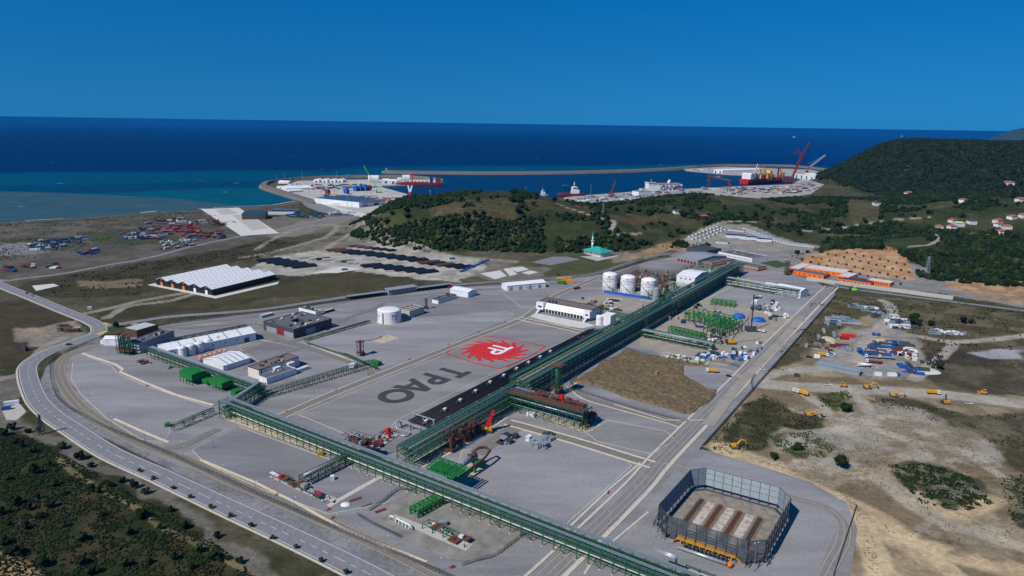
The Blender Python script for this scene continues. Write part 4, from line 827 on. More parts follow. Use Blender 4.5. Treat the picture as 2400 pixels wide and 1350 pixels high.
# ------------------------------------------------------------ black-walled enclosure with louvres (ground flare)
def flare():
    Hh=12.5; cs=[(1545,1182.5),(1619,1101),(1656,1097.5),(1827.5,1142.5),(1854,1167.5),(1797.5,1265),(1755,1269),(1565,1207.5)]
    pts=[np.array(P(*c,Hh)) for c in cs]; cen=sum(pts)/8
    t=root('louvred_enclosure','grey octagonal enclosure of slanted louvre walls around a burner field','enclosure',cen,0); pts=[p-cen for p in pts]
    for i in range(8):
        a,b=pts[i],pts[(i+1)%8]; L=np.linalg.norm(b-a); u=(b-a)/L; nrm=np.array((u[1],-u[0])); 
        if np.dot(nrm,(a+b)/2)<0: nrm=-nrm
        n=max(1,round(L/5.2)); m=MB().use('dsteel')
        for k in range(n+1):
            p=a+u*L*k/n; m.bar((*p,0),(*p,Hh),.34)
            q=p+nrm*2.6; m.bar((*q,0),(*(p+nrm*.2),Hh*.62),.22); m.bar((*q,2.6),(*p,2.6),.16); m.bar((*q,.2),(*p,5),.14)
        for z in (2.6,6.2,9.6,Hh): m.bar((*a,z),(*b,z),.2)
        m.build('wall_frame',None,t)
        MT['louvre']=MT.get('louvre') or mat('grey_louvre_slats',(.20,.24,.265),.5,.2,ns=.5,amp=.12); m=MB().use('louvre'); ns=15
        for j in range(ns):
            z=2.8+(Hh-3.1)*j/(ns-1)
            # slat leaning inward at the top
            for k in range(n):
                pa=a+u*(L*k/n+.12); pb=a+u*(L*(k+1)/n-.12); o1=-nrm*.22; o2=nrm*.16
                vs=[(*(pa+o1),z-.37),(*(pb+o1),z-.37),(*(pb+o2),z+.37),(*(pa+o2),z+.37)]
                vs+=[(x+nrm[0]*.05,y+nrm[1]*.05,zz+.05) for x,y,zz in vs]
                m.add(vs,[(0,1,2,3),(7,6,5,4),(0,4,5,1),(2,6,7,3),(1,5,6,2),(3,7,4,0)])
        m.build('louvre_wall',None,t)
    # inner floor and burner rows
    MT['floor_grit']=mat('greenish_gravel',(.20,.20,.17),.95,ns=.25,amp=.3,c2=(.32,.26,.21))
    MB().prism([tuple(p*.93) for p in pts],.0,.16).build('gravel_floor','floor_grit',t)
    MB().prism([tuple(p*.985) for p in pts],.0,.1).build('floor_slab','dsteel',t)
    c=np.array([math.cos(math.radians(A)),math.sin(math.radians(A))]); q=np.array([c[1],-c[0]])
    MT['burnt']=mat('fired_red_brick_chips',(.19,.125,.085),.95,ns=.8,amp=.4); MT['salt']=mat('white_ceramic_chips',(.36,.28,.23),.95,ns=.35,amp=.25,c2=(.62,.54,.48))
    base=np.array(P(1690,1228))-cen
    for k in range(7):
        o=base+q*(k-3)*5.2; h=2.1
        if k%2: m=MB(); m.prism([tuple(o+c*-17+q*-h),tuple(o+c*17+q*-h),tuple(o+c*17+q*h),tuple(o+c*-17+q*h)],.1,.3); m.build('chip_bed','salt',t)
        else:
            m=MB(); m.prism([tuple(o+c*-17+q*-h*1.1),tuple(o+c*17+q*-h*1.1),tuple(o+c*17+q*h*1.1),tuple(o+c*-17+q*h*1.1)],.1,.24); m.build('burner_bed','burnt',t)
            m=MB().use('rust' if 1<k<6 else 'dsteel')
            for s in (-1,-.2,.6):
                m.bar((*(o+c*-16+q*s),.9),(*(o+c*16+q*s),.9),.14)
                for i in range(17):
                    p=o+c*(-16+i*2)+q*s; m.bar((*p,.2),(*p,1.5),.22); m.bar((*(p-q*.45),1.3),(*(p+q*.45),1.3),.14)
            m.build('burner_row',None,t)
    return t
flare()
def catwalk():
    loc,r,L=ang((1587,1272),(1725,1318)); t=root('yellow_catwalk','yellow railed access walkway outside the near louvre wall','walkway',loc,r); m=MB().use('yellow')
    m.box(0,L,-.9,.9,2.4,2.6)
    for y in (-.9,.9):
        for i in range(int(L/1.5)+1): m.box(i*1.5-.05,i*1.5+.05,y-.05,y+.05,2.6,3.9)
        for z in (3.2,3.85): m.box(0,L,y-.05,y+.05,z,z+.1)
    m.build('walkway',None,t)
    for i in range(9):
        m=MB().use('yellow'); x=2+i*(L-4)/8; m.box(x-.15,x+.15,-.9,.9,0,2.4); m.build('leg',None,t)
    m=MB().use('yellow'); m.bar((L,0,2.4),(L+2.6,0,.1),1.6,.2); m.bar((0,0,2.4),(-2.6,0,.1),1.6,.2); m.build('stair',None,t)
    loc,r,L=ang((1586,1288),(1702,1328)); t=root('header_pipe','silver header pipe on stools with orange end, in front of the yellow walkway','pipe',loc,r)
    MB().tube([(0,0,1.6),(L,0,1.6)],.8,12).build('pipe','pipe',t,True); MB().cyl(L+1.5,0,.6,2.6,1.1,n=10).build('end_valve','orange',t,True)
    for i in range(11):
        x=3+i*(L-4)/10; m=MB().use('dsteel'); m.tube([(x,0,1.6),(x,1.5,1.6),(x-.5,5,1.2),(x-.5,9,1.2)],.3,7); m.box(x-.4,x+.4,2,3.4,.3,2.4); m.build('branch_pipe',None,t)
catwalk()
m=MB();t=root('vertical_pipe_loop','group of three tall silver pipes looping down over the foreground rack','pipe group',P(1572,1363),A)
for i in range(3): MB().tube([(i*.9,9,12.4),(i*.9,-.6,12.4),(i*.9,-1.4,11.6),(i*.9,-1.4,.3)],.33,8).build('pipe','pipe',t,True)
t=root('flash_drum','grey horizontal drum with rusty pipe loop on the pale slab','drum',P(1058,1128),A)
MB().tube([(0,0,6.5),(23,0,6.5)],1.9,16).build('drum','grey',t,True); MB().tube([(21,0,8.3),(22,0,10.2),(26,-.5,10.5),(31,-1.6,9),(31,-5,8),(24,-6,6.4),(14,-6,5.6),(0,-6,5.4)],.8,10).build('pipe_loop','brown',t,True)
MB().box(19,20.5,-2,-1,0,4.6).box(22,23.5,-5,-4,0,4.6).box(15,16.5,-5.5,-4.5,0,4.6).box(17.5,23.5,-5.5,-1,4.5,4.8).build('support','lgreen',t); MB().box(17,22,-1.6,1.6,8.3,8.6).box(17,17.2,-1.6,1.6,8.6,9.8).box(21.8,22,-1.6,1.6,8.6,9.8).build('platform','brown',t)
for i in range(5): MB().box(3+i*3.5,3.3+i*3.5,-1.6,-1.4,8,9.2).build('nozzle','dsteel',t)
# ------------------------------------------------------------ buildings of the plant
def wins(par,side,w,d,z,h,n,ww,mt='glass',margin=1.5,name='window',off=0):   # side: front (y=0), right (x=w)
    for i in range(n):
        m=MB().use(mt)
        if side=='front': x=margin+(w-2*margin)*(i+.5)/n; m.box(x-ww/2,x+ww/2,-.07-off,.02-off,z,z+h)
        elif side=='left': y=margin+(d-2*margin)*(i+.5)/n; m.box(-.07,.02,y-ww/2,y+ww/2,z,z+h)
        else: y=margin+(d-2*margin)*(i+.5)/n; m.box(w-.02,w+.07,y-ww/2,y+ww/2,z,z+h)
        m.build(name,None,par)
def flat(label,c,r,l,h,wall='cream',roof='flatroof',w=None,d=None,name='building',cat='building',par=.5,trim=None,sn=True,units=0,seed=0,z=0):
    C_,rot,w_,d_=fr(c,r,l,0,sn); w=w or w_; d=d or d_
    t=root(name,label,cat,(*C_,z),rot); MB().box(0,w,0,d,0,h-.15).build('wall',wall,t)
    m=MB().use(trim or wall); p=par
    m.box(-.05,w+.05,-.05,.3,h-.15,h+p); m.box(-.05,w+.05,d-.3,d+.05,h-.15,h+p); m.box(-.05,.3,.3,d-.3,h-.15,h+p); m.box(w-.3,w+.05,.3,d-.3,h-.15,h+p); m.build('parapet',None,t)
    MB().box(.3,w-.3,.3,d-.3,h-.14,h+.05).build('roof',roof,t)
    R_=random.Random(seed+int(w*7))
    for i in range(units):
        x=R_.uniform(.1,.85)*w;y=R_.uniform(.15,.8)*d; a,b,e=R_.uniform(1,3),R_.uniform(1,2.2),R_.uniform(.8,1.8)
        m=MB().use(R_.choice(('steel','dsteel','dsteel','cream'))); m.box(x,x+a,y,y+b,h+.05,h+e); m.use('dsteel'); m.cyl(x+a/2,y+b/2,h+e,h+e+.15,min(a,b)*.35,n=10); m.build('roof_unit',None,t)
    return t,w,d
def gab(label,c,r,l,he,hr,wall='white',roof='whiteroof',axis='x',w=None,d=None,name='warehouse',cat='warehouse',sn=True,strips=0,skyl='dsteel',z=0):
    C_,rot,w_,d_=fr(c,r,l,0,sn); w=w or w_; d=d or d_
    t=root(name,label,cat,(*C_,z),rot); m=MB(); ro=MB()
    if axis=='x': m.gable(0,w,0,d,0,he-.1,hr-.1); ro.roofg(0,w,0,d,he,hr)
    else:
        m.gable(0,d,0,w,0,he-.1,hr-.1); m.v=[(w-y,x,zz) for x,y,zz in m.v]; ro.roofg(0,d,0,w,he,hr); ro.v=[(w-y,x,zz) for x,y,zz in ro.v]
    m.build('wall',wall,t); r_=ro.build('roof',roof,t)
    for i in range(strips):
        s=MB(); f=(i+1)/(strips+1); k=(hr-he)
        if axis=='x':
            x=w*f
            for y0,y1,z0,z1 in ((.1,d/2,he+.38,hr+.38),(d/2,d-.1,hr+.38,he+.38)): s.add([(x-.35,y0,z0),(x+.35,y0,z0),(x+.35,y1,z1),(x-.35,y1,z1)],[(0,1,2,3)])
        s.build('roof_strip',skyl,r_)
    return t,w,d
t,w,d=flat('long grey control building with stair towers beside the green column towers',(331,829),(411,797),(309,822),9.4,'grey','flatroof',units=12,seed=3,name='control_building',w=40,d=13)
for i,z in enumerate((1.2,4.3,7)): MB().box(-1.6,-.1,.5,9,z,z+1).box(-1.6,-.1,.5,9,z+1.1,z+1.25).build('balcony','white',t)
wins(t,'left',w,d,3,1,3,1.5)
t,w,d=flat('low canopy with rows of white panels behind the control building',(322,792),(372,777),(303,782),7,'brown','dsteel',name='panel_canopy',cat='canopy',par=.1)
for i in range(7):
    for j in range(5): MB().box(1+i*(w-2)/7,1+(i+.8)*(w-2)/7,1+j*(d-2)/5,1+(j+.7)*(d-2)/5,7.1,7.3).build('panel','white',t)
gab('small white gabled hangar left of the column towers',(280,810),(293,802),(257,802),6,7.6,axis='y',name='hangar',cat='hangar')
flat('white lean-to canopy left of the small hangar',(258,808),(268,803),(243,803),3.6,'white','whiteroof',name='canopy',cat='canopy',par=.05,w=9,d=9)
t,w,d=gab('long white warehouse with dark roof joints behind the white silos',(392,842),(565.6,805),(375,831),7.4,10.5,w=78,d=22,strips=5)
wins(t,'front',w,d,3.5,1.2,7,1.2); MB().box(w*.86,w*.92,-.09,.05,.1,4.4).build('gate','dsteel',t)
t,w,d=gab('short white warehouse with four dark roof joints beside the green enclosures',(524,870.5),(584,851.5),(481,853),4.6,7.2,w=25,d=28,strips=4)
t,w,d=flat('white plant building with brown roof and red trims, main block',(608,890),(697,857.7),(583,886),7.9,'cream','brownroof',units=10,seed=4,trim='brown',w=39,d=14,name='plant_building'); wins(t,'front',w,d,5,.8,2,1,margin=2)
MB().box(2,2.8,-.12,.02,0,7.8).build('red_stripe','dred',t)
for x0 in (w*.32,w*.66): MB().box(x0,x0+6,-3.5,.1,0,6.2).box(x0-.1,x0+6.1,-3.6,0,6.2,6.5).build('annex','white',t)
flat('low grey roofed annex in front of the white plant building',(626,901.5),(688.5,877.5),(603,894),4.7,'white','flatroof',w=28,d=10,units=3,seed=6,name='annex_building')
t,w,d=flat('two white chiller cabins standing right of the plant building',(695,875),(726,863),(688,868),2.6,'white','cream',w=13,d=3,name='chiller_cabin',cat='cabin',par=.05)
t,w,d=flat('small white equipment cabin at the end of the truss rack',(829,864),(835,861),(820,860),2.8,'white','whiteroof',w=5,d=5,name='equipment_cabin',cat='cabin',par=.05)
# dark courtyard admin block
C_,rot,w,d=fr((689.6,794),(769.8,765),(609,776.5)); t=root('courtyard_building','dark grey two storey building around an open courtyard with red panels','building',C_,A)
w=46;d=45; h=8.6; m=MB().use('dgrey')
def ring(m,z0,z1,i0,i1): 
    m.box(0,w,0,i0,z0,z1);m.box(0,w,d-i0,d,z0,z1);m.box(0,i1,i0,d-i0,z0,z1);m.box(w-i1,w,i0,d-i0,z0,z1)
ring(m,0,h,17,18); m.build('wall',None,t)
m=MB().use('flatroof'); m.box(.5,w-.5,.5,16.8,h,h+.15);m.box(.5,w-.5,d-16.8,d-.5,h,h+.15);m.box(.5,17.8,17,d-17,h,h+.15);m.box(w-17.8,w-.5,17,d-17,h,h+.15); m.build('roof',None,t)
m=MB().use('dsteel'); m.box(-.1,w+.1,-.1,.4,h,h+.7);m.box(-.1,w+.1,d-.4,d+.1,h,h+.7);m.box(-.1,.4,.4,d-.4,h,h+.7);m.box(w-.4,w+.1,.4,d-.4,h,h+.7); m.build('parapet',None,t)
for a,b,mt in ((.02,.32,'grey'),(.34,.55,'dred'),(.56,.9,'grey')): MB().box(-.1,.05,d*a,d*b,.2,h*(.62 if mt=='grey' else .9)).build('facade_panel',mt,t)
MB().box(w*.3,w*.55,-.1,.05,.2,h*.7).build('facade_panel','grey',t); wins(t,'front',w,d,4.6,1.8,5,4.5,margin=2); wins(t,'front',w,d,1,1.8,4,3,margin=3,off=0)
R_=random.Random(5)
for i in range(20):
    x=R_.uniform(2,w-4);y=R_.choice((R_.uniform(2,14),R_.uniform(d-15,d-3))); MB().box(x,x+R_.uniform(1,4),y,y+R_.uniform(.8,2.2),h+.15,h+R_.uniform(.8,1.9)).build('roof_unit',R_.choice(('dsteel','steel','dsteel','cream')),t)
flat('white two storey office with columns behind the courtyard building',(740.6,741.5),(754,738),(703,731.7),4.6,'white','flatroof',units=8,seed=9,w=8,d=27,name='office_building')
flat('brown and white container right of the small office',(762,735),(783,729),(758,732),2.9,'brown','cream',w=13,d=3,name='container',cat='container',par=.05)
flat('pale blue container left of the courtyard building',(614,746),(642,738),(612,741),2.9,'steel','white',w=14,d=3.5,name='container',cat='container',par=.05)
t,w,d=flat('bare concrete roofless building shaded by the big white tank',(960,746),(995,735),(942,738),6.9,'conc','flatroof',name='concrete_building',w=23,d=16,par=.9)
for i in range(3): MB().box(4+i*6,4.7+i*6,.3,d-.3,6.95,7.5).build('roof_beam','conc',t)
flat('small white single storey office with dark parapet near the far fence',(1027,712.7),(1069,698),(1013.5,709.6),4.3,'white','flatroof',trim='dsteel',units=3,name='office_building',w=33,d=9)
t,w,d=gab('white gabled hall right of the small office',(1097,698),(1117,691),(1066,688),6.6,8.2,axis='y',name='hall',cat='hall',w=17,d=27)
wins(t,'right',w,d,3.5,1,4,1)
t,w,d=gab('long white hall with four doors near the far fence',(1188.5,682.5),(1279,674),(1176,676),6.6,8.6,sn=False,name='hall',cat='hall',w=53,d=17)
for i in range(4): MB().box(3+i*13,7.5+i*13,-.1,.02,.1,4.8).build('door','grey',t)
wins(t,'front',w,d,2.2,1,5,1.4)
# main white admin building: facade on its left long side
C_,rot,w,d=fr((1383,752),(1401,738),(1250,730)); t=root('admin_building','long white administration building with slanted glass front and brown roof','building',C_,A); w=20;d=64;h=10.5
MB().box(2.5,w,0,d,0,h).build('wall','white',t)
MB().box(2.3,w+.2,-.2,d+.2,h,h+.3).build('roof','brownroof',t)
m=MB().use('brown'); m.box(w-.2,w+.3,-.3,d+.3,h+.3,h+1);m.box(2.2,2.6,-.3,d+.3,h+.3,h+.9); m.box(2.2,w,-.35,.05,h+.3,h+.9); m.box(2.2,w,d,d+.3,h+.3,h+.9); m.build('parapet',None,t)
m=MB(); m.add([(2.4,7,h),(2.4,d-9,h),(-1.8,d-9,4.4),(-1.8,7,4.4),(2.4,7,h-.5),(2.4,d-9,h-.5),(-1.4,d-9,4.1),(-1.4,7,4.1)],[(0,1,2,3),(7,6,5,4),(3,2,6,7),(0,4,5,1),(1,5,6,2),(3,7,4,0)]); m.build('slanted_facade','white',t)
m=MB().use('glass'); m.box(-.6,2.4,7.5,d-9.5,.4,4.3); m.build('glazed_front',None,t)
for i in range(13): y=8+i*(d-18)/12; MB().box(-1.1,-.55,y-.35,y+.35,.2,4.4).build('pillar','white',t)
for y0,y1 in ((-1,6.5),(d-8.5,d+.5)):
    MB().box(-3.5,2.5,y0,y1,4.2,h+.2).box(-4.2,2.5,y0,y1,3.6,4.2).build('wing','white',t); MB().box(-3.62,-3.45,y0+2,y1-2.5,5.6,7.6).build('window','glass',t)
    m=MB(); m.bar((-10,(y0+y1)/2,.3),(-3.4,(y0+y1)/2,4.2),2.6,.5); m.build('stair','paleconc',t)
for i in range(6): MB().box(5+i%2*3,7+i%2*3,d-20+i*2.2,d-18.6+i*2.2,h+.3,h+1.7).build('roof_unit','dblue',t)
slab('admin_forecourt',[(1225,738),(1250,733),(1375,757),(1395,763),(1365,770),(1330,765),(1300,758)],'paleconc',.14)
flat('tall white equipment block next to the small white tank',(1430,765.5),(1450,753),(1417,756),11,'white','whiteroof',w=13,d=10,name='equipment_block',par=.1)
t,w,d=gab('big white process hall rising beside the main rack',(1627,678),(1656,660),(1598,671),14.5,17,axis='y',name='process_hall',cat='hall',w=48,d=24)
wins(t,'left',w,d,11,1.3,3,3,'dsteel',margin=3); MB().box(-.1,.1,4,9,0,5).build('door','dsteel',t)
# tanks
def lettering(txt,size,mt,par,R_=None,ang0=0,z=0,name='lettering',flatm=None):
    cu=bpy.data.curves.new('lettering','FONT'); cu.body=txt; cu.size=size; cu.align_x='CENTER'; cu.offset=size*.02; cu.fill_mode='FRONT'; cu.resolution_u=2
    o=bpy.data.objects.new('tmp',cu); COL.objects.link(o); dg=bpy.context.evaluated_depsgraph_get(); me=bpy.data.meshes.new_from_object(o.evaluated_get(dg)); bpy.data.objects.remove(o); 
    for v in me.vertices:
        x,y=v.co.x,v.co.y
        if R_: a=ang0+x/R_; v.co=((R_+.06)*math.cos(a),(R_+.06)*math.sin(a),z+y)
    me.materials.clear(); me.materials.append(MT[mt]); me.name=name
    q=bpy.data.objects.new(name,me); COL.objects.link(q); q.parent=par
    if flatm is not None: q.matrix_local=flatm
    return q
def disc(par,R_,a,z,r,mt,name='emblem',o=.09):
    m=MB(); n=16; m.add([( (R_+o)*math.cos(a+r*math.cos(k*2*math.pi/n)/R_),(R_+o)*math.sin(a+r*math.cos(k*2*math.pi/n)/R_),z+r*math.sin(k*2*math.pi/n)) for k in range(n)],[tuple(range(n))]); return m.build(name,mt,par)
def tank(label,q,r,h,dome=1.5,mt='white',bands=(.8,.72),text=(),group=None,stair=True,name='storage_tank',dirt=True):
    t=root(name,label,'storage tank',P(*q),0,group)
    MB().lathe(0,0,[(r,0),(r,h)],48).build('shell',mt,t,True)
    MB().lathe(0,0,[(r+.12,h-.25),(r+.12,h),(r*.75,h+dome*.55),(r*.4,h+dome*.9),(.05,h+dome)],48).build('roof','whiteroof' if mt=='white' else mt,t,True)
    for b in bands: MB().lathe(0,0,[(r,h*b-.12),(r+.22,h*b-.12),(r+.22,h*b+.12),(r,h*b+.12)],48).build('stiffener_ring',mt,t)
    MB().lathe(0,0,[(r+1,0),(r+1,.35),(r,.35)],40).build('base_ring','sand',t)
    if stair:
        m=MB().use('dsteel'); n=28
        for k in range(n):
            a=math.radians(-158+k*3.0)*1; z=h*.62*(1-k/n)+.2
            a0=a; p=((r+.1)*math.cos(a0),(r+.1)*math.sin(a0)); q2=((r+1)*math.cos(a0),(r+1)*math.sin(a0)); m.bar((*p,z),(*q2,z),.55,.12); m.bar((*q2,z),(*q2,z+1),.06)
        m.build('spiral_stair',None,t)
        m=MB().use('rust'); 
        for k in range(10): a=math.radians(20+k*10); m.bar((r*.9*math.cos(a),r*.9*math.sin(a),h+.4),(r*.9*math.cos(a),r*.9*math.sin(a),h+1.7),.1); 
        for k in range(9):
            a=math.radians(20+k*10);b=math.radians(30+k*10)
            for z in (1.1,1.7): m.bar((r*.9*math.cos(a),r*.9*math.sin(a),h+z),(r*.9*math.cos(b),r*.9*math.sin(b),h+z),.09)
        m.build('roof_railing',None,t)
    return t
for i,(q,num) in enumerate((((1429,676),'1001'),((1471,683),'1002'),((1519,690),'1003'))):
    t=tank('tall white tank with red emblem and lettering, %s of the three'%('leftmost','middle','rightmost')[i],q,9.2,18.5,2.6,group='tall white tanks with red lettering')
    lettering('TÜRK PETROL',2.1,'red',t,9.2,math.radians(-104),13.0); lettering('26-T-'+num,1.6,'black',t,9.2,math.radians(-108),10.4)
    disc(t,9.2,math.radians(-108),16.6,1.0,'red'); disc(t,9.2,math.radians(-108),16.6,.45,'dblue','emblem_core',.13)
t=tank('wide low white tank beside the bare concrete building',(913,753),12,12.8,1.0,bands=(.82,),stair=False)
m=MB().use('dsteel'); a=math.radians(-112)
for k in range(12): m.bar(((12.1)*math.cos(a),12.1*math.sin(a),.4+k),((12.9)*math.cos(a+.03),12.9*math.sin(a+.03),1+k),.9,.15); m.bar((12.9*math.cos(a),12.9*math.sin(a),k),(12.9*math.cos(a),12.9*math.sin(a),k+1),.3)
m.build('caged_ladder',None,t)
disc(t,12,math.radians(-66),8.6,.9,'red'); lettering('TÜRKİYE',1.2,'dblue',t,12,math.radians(-50),8.7); lettering('PETROLLERİ',1.2,'dblue',t,12,math.radians(-50),7.0); lettering('26-T-1004',1.5,'dblue',t,12,math.radians(-55),4.4); lettering('SERVICE WATER',.9,'dblue',t,12,math.radians(-146),8); lettering('TANK',.9,'dblue',t,12,math.radians(-146),6.6)
tank('small slim white tank beside the tall white equipment block',(1405,761),3.6,9.5,.8,stair=False)
tank('tall silver cylinder standing beside the main rack',(1536.5,708),4.2,17,.5,'pipe',(.5,),stair=False,name='silver_column')
tank('brown ringed vessel behind the silver cylinder',(1557,690),4.2,12,.6,'brown',(.3,.6,.9),stair=False,name='process_vessel')
tank('short brown vessel between silver cylinder and main rack',(1551,703),4,6,.6,'brown',(.5,),stair=False,name='process_vessel')
s0=None
for i,q in enumerate(((429,836),(449,831),(469,825),(489,818),(508,812))):
    l='white silo with ring rail in front of the long warehouse, '+('nearest to the left','second from the left','middle one','second from the right','rightmost')[i]
    if s0 is None: s0=tank(l,q,3.4,8.6,1.2,bands=(.9,),stair=False,group='white silos in front of the long warehouse',name='silo'); m=MB().use('rust'); m.lathe(0,0,[(2.9,9.4),(2.9,9.55)],20); m.lathe(0,0,[(2.9,8.9),(2.9,9)],20); m.build('ring_rail',None,s0)
    else: clone(s0,P(*q),0,l)
s0=None
for i,q in enumerate(((470,848),(482,845),(493,842),(504,838),(515,835),(527,832))):
    l='small white drum in an orange railing frame, '+('leftmost of six','second of six from the left','third of six from the left','third of six from the right','second of six from the right','rightmost of six')[i]
    if s0 is None:
        s0=root('dosing_drum',l,'drum',P(*q),A,'orange framed dosing drums'); MB().cyl(0,0,1,5,1.2,n=12).build('drum','white',s0,True); m=MB().use('orange')
        for x in (-1.9,1.9):
            for y in (-1.9,1.9): m.bar((x,y,0),(x,y,5.6),.2)
        for z in (2.6,4.6,5.6):
            for s in (-1.9,1.9): m.bar((-1.9,s,z),(1.9,s,z),.16); m.bar((s,-1.9,z),(s,1.9,z),.16)
        m.build('frame',None,s0)
    else: clone(s0,P(*q),A,l)
# black warehouse with five white roofs
C_,rot,w,d=fr((498,692.5),(645,657),(363,668),sn=False); t=root('black_warehouse','black walled warehouse with five parallel white ribbed roofs','warehouse',C_,rot+1); d=101;w=96
for i in range(5):
    y0=i*d/5;y1=(i+1)*d/5; b=MB(); b.gable(0,w,y0+.1,y1-.1,0,6.8,10.2); b.build('wall','black',t)
    r_=MB().roofg(0,w,y0+.5,y1-.5,6.9,10.3,o=.3); r_=r_.build('roof','whiteroof',t)
    m=MB()
    for k in range(17):
        x=w*k/16; ym=(y0+y1)/2
        m.bar((x,y0+.3,7.25),(x,ym,10.72),.35,.2); m.bar((x,ym,10.72),(x,y1-.3,7.25),.35,.2)
    m.build('roof_rib','grey',r_)
    m=MB(); m.box(-.12,.05,(y0+y1)/2-2,(y0+y1)/2+2,0,5); m.build('door','orange' if i>=2 else 'white' ,t)
    MB().box(-.12,.05,(y0+y1)/2-.5,(y0+y1)/2+.5,7.4,8.2).build('window','white',t)
slab('warehouse_kerb',[(345,668),(362,664),(505,694),(655,660),(650,666),(505,700)],'paleconc',.16)
# grey fire hall, offices, far office area
t,w,d=gab('large grey hall with dark red base near the far perimeter',(1635,622.5),(1702,612),(1584,612),7.6,11,'grey','grey','y',sn=False,name='hall',cat='hall')
for i in range(6): MB().box(-.12,.05,3+i*d/6.4,3+i*d/6.4+4.6,.1,4.6).build('gate','dred',t)
flat('dark cafeteria building behind the large grey hall',(1655,598),(1690,592),(1610,589),6.5,'dgrey','dsteel',sn=False,name='cafeteria_building')
t,w,d=flat('long white office block with many narrow windows',(1762,614.6),(1798,609),(1690,597.5),5.6,'white','flatroof',sn=False,units=14,seed=8,name='office_block')
wins(t,'left',w,d,1.4,2.2,22,1.1); wins(t,'right',w,d,1.4,2.2,2,1.1)
def trimmed(label,c,r,l,h): 
    t,w,d=flat(label,c,r,l,h,'grey','flatroof',sn=False,units=4,name='office_wing'); MB().box(-1.5,w+1.5,-1.5,d+1.5,h*.45,h*.45+.7).build('orange_band','orange',t); wins(t,'left',w,d,h*.6,1,8,1.6); wins(t,'front',w,d,h*.6,1,3,1.6)
trimmed('grey office wing with orange band nearest the grey hall',(1668,625),(1722,615),(1655,618),5)
trimmed('grey office wing with orange band pointing to the right',(1775,636),(1795,631),(1722,619),5)
def orng(label,c,r,l,h,roof='cream'):
    t,w,d=flat(label,c,r,l,h,'orange',roof,sn=False,name='orange_building',par=.25,trim='orange'); wins(t,'left',w,d,h*.35,h*.35,7,1.8,margin=2); wins(t,'front',w,d,h*.35,h*.35,3,1.6,margin=1); return t
orng('long orange flat roofed block, front left wing of the orange compound',(1930,655),(1945,650),(1855,636),5,'flatroof')
orng('long orange block with white roof, rear wing of the orange compound',(1978,649),(1992,641),(1893,625),5,'paleconc')
orng('short orange end wing joining the left of the compound',(1872,640),(1900,628),(1855,634),5.5,'paleconc')
orng('orange block with white roof at the middle of the compound',(1988,659),(2010,650),(1962,654),5,'paleconc')
t=orng('orange block under a dark curved canopy',(2040,672),(2052,664),(1978,657),4.5,'dsteel')
orng('orange block with white roof at the right end of the compound',(2085,673),(2095,668),(2040,661),5,'paleconc')
flat('dark blue roofed gate building above the orange terraces',(2085,588),(2090,583),(2056,582),4.5,'cream','dblue',sn=False,name='gate_building')
flat('small white building right of the gate building',(2105,588),(2120,583),(2095,586),4,'white','flatroof',sn=False,name='gate_building')
t,w,d=gab('low white process building behind the far rack, right end',(1875,700),(1894,694),(1815,688),9,11,axis='y',sn=False,name='process_building',cat='building')
gab('low white process building behind the far rack, left end',(1812,686),(1830,680),(1786,681),7,9,axis='y',sn=False,name='process_building',cat='building')
# perimeter gatehouse canopies
def canopy(label,a,b,w_,h,mt='steel',wall=False):
    loc,r,L=ang(a,b); t=root('gate_canopy',label,'canopy',loc,r); MB().box(0,L,0,w_,h,h+.4).build('roof',mt,t)
    for i in range(int(L/6)+1):
        for y in (.3,w_-.3): MB().box(i*6,i*6+.4,y-.2,y+.2,0,h).build('post','dsteel',t)
    if wall: MB().box(L*.03,L*.97,2,w_-1,0,h-.1).build('wall','grey',t)
    else: MB().box(0,L,w_-.6,w_-.45,0,h*.7).build('screen','dsteel',t)
canopy('long low steel canopy along the far fence, left of the gatehouse',(817,704),(906,692),7,4)
canopy('larger grey gatehouse canopy on the far fence',(912,694),(980,684),13,6.5,'grey',True)
canopy('long low steel canopy along the far fence, right of the gatehouse',(985,683),(1062,673),7,4)
# concrete retaining wall
loc,r,L=ang((1890,657),(2233,703)); t=root('retaining_wall','long pale concrete retaining wall below the orange compound','wall',loc,r); MB().box(0,L,0,.6,0,4.5).build('wall','conc',t); MB().box(0,L,-.15,.75,4.5,4.8).build('coping','paleconc',t)
# ------------------------------------------------------------ vegetation
def ico(sub):
    b=bmesh.new(); bmesh.ops.create_icosphere(b,subdivisions=sub,radius=1); V=np.array([v.co[:] for v in b.verts]); Fq=np.array([[v.index for v in f.verts] for f in b.faces]); b.free(); return V,Fq
IV,IF=ico(2)
def crownmesh(name,seed,w,h,z0,nl=260):
    R_=np.random.default_rng(seed); Vs=[];Fs=[];o=0
    for k in range(9):
        c=np.array((R_.normal(0,.33)*w,R_.normal(0,.33)*w,z0+h*(.3+.55*R_.random()))); s=w*(.24+.2*R_.random())
        if k==0: c=np.array((0,0,z0+h*.5)); s=w*.5
        v=IV*(1+.35*(R_.random((len(IV),1))-.5))*np.array((s,s,s*.8*h/w))+c; Vs.append(v);Fs.append(IF+o);o+=len(v)
    n=nl; d=R_.normal(size=(n,3)); d/=np.linalg.norm(d,axis=1)[:,None]; c=d*np.array((w*.62,w*.62,h*.52))*(.7+.45*R_.random((n,1)))+np.array((0,0,z0+h*.5))
    a=R_.normal(size=(n,3))*w*.085; b=R_.normal(size=(n,3))*w*.085
    v=np.stack([c,c+a,c+b],1).reshape(-1,3); Vs.append(v); Fs.append(np.arange(len(v)).reshape(-1,3)+o)
    return npmesh(name,np.concatenate(Vs),np.concatenate(Fs),3)
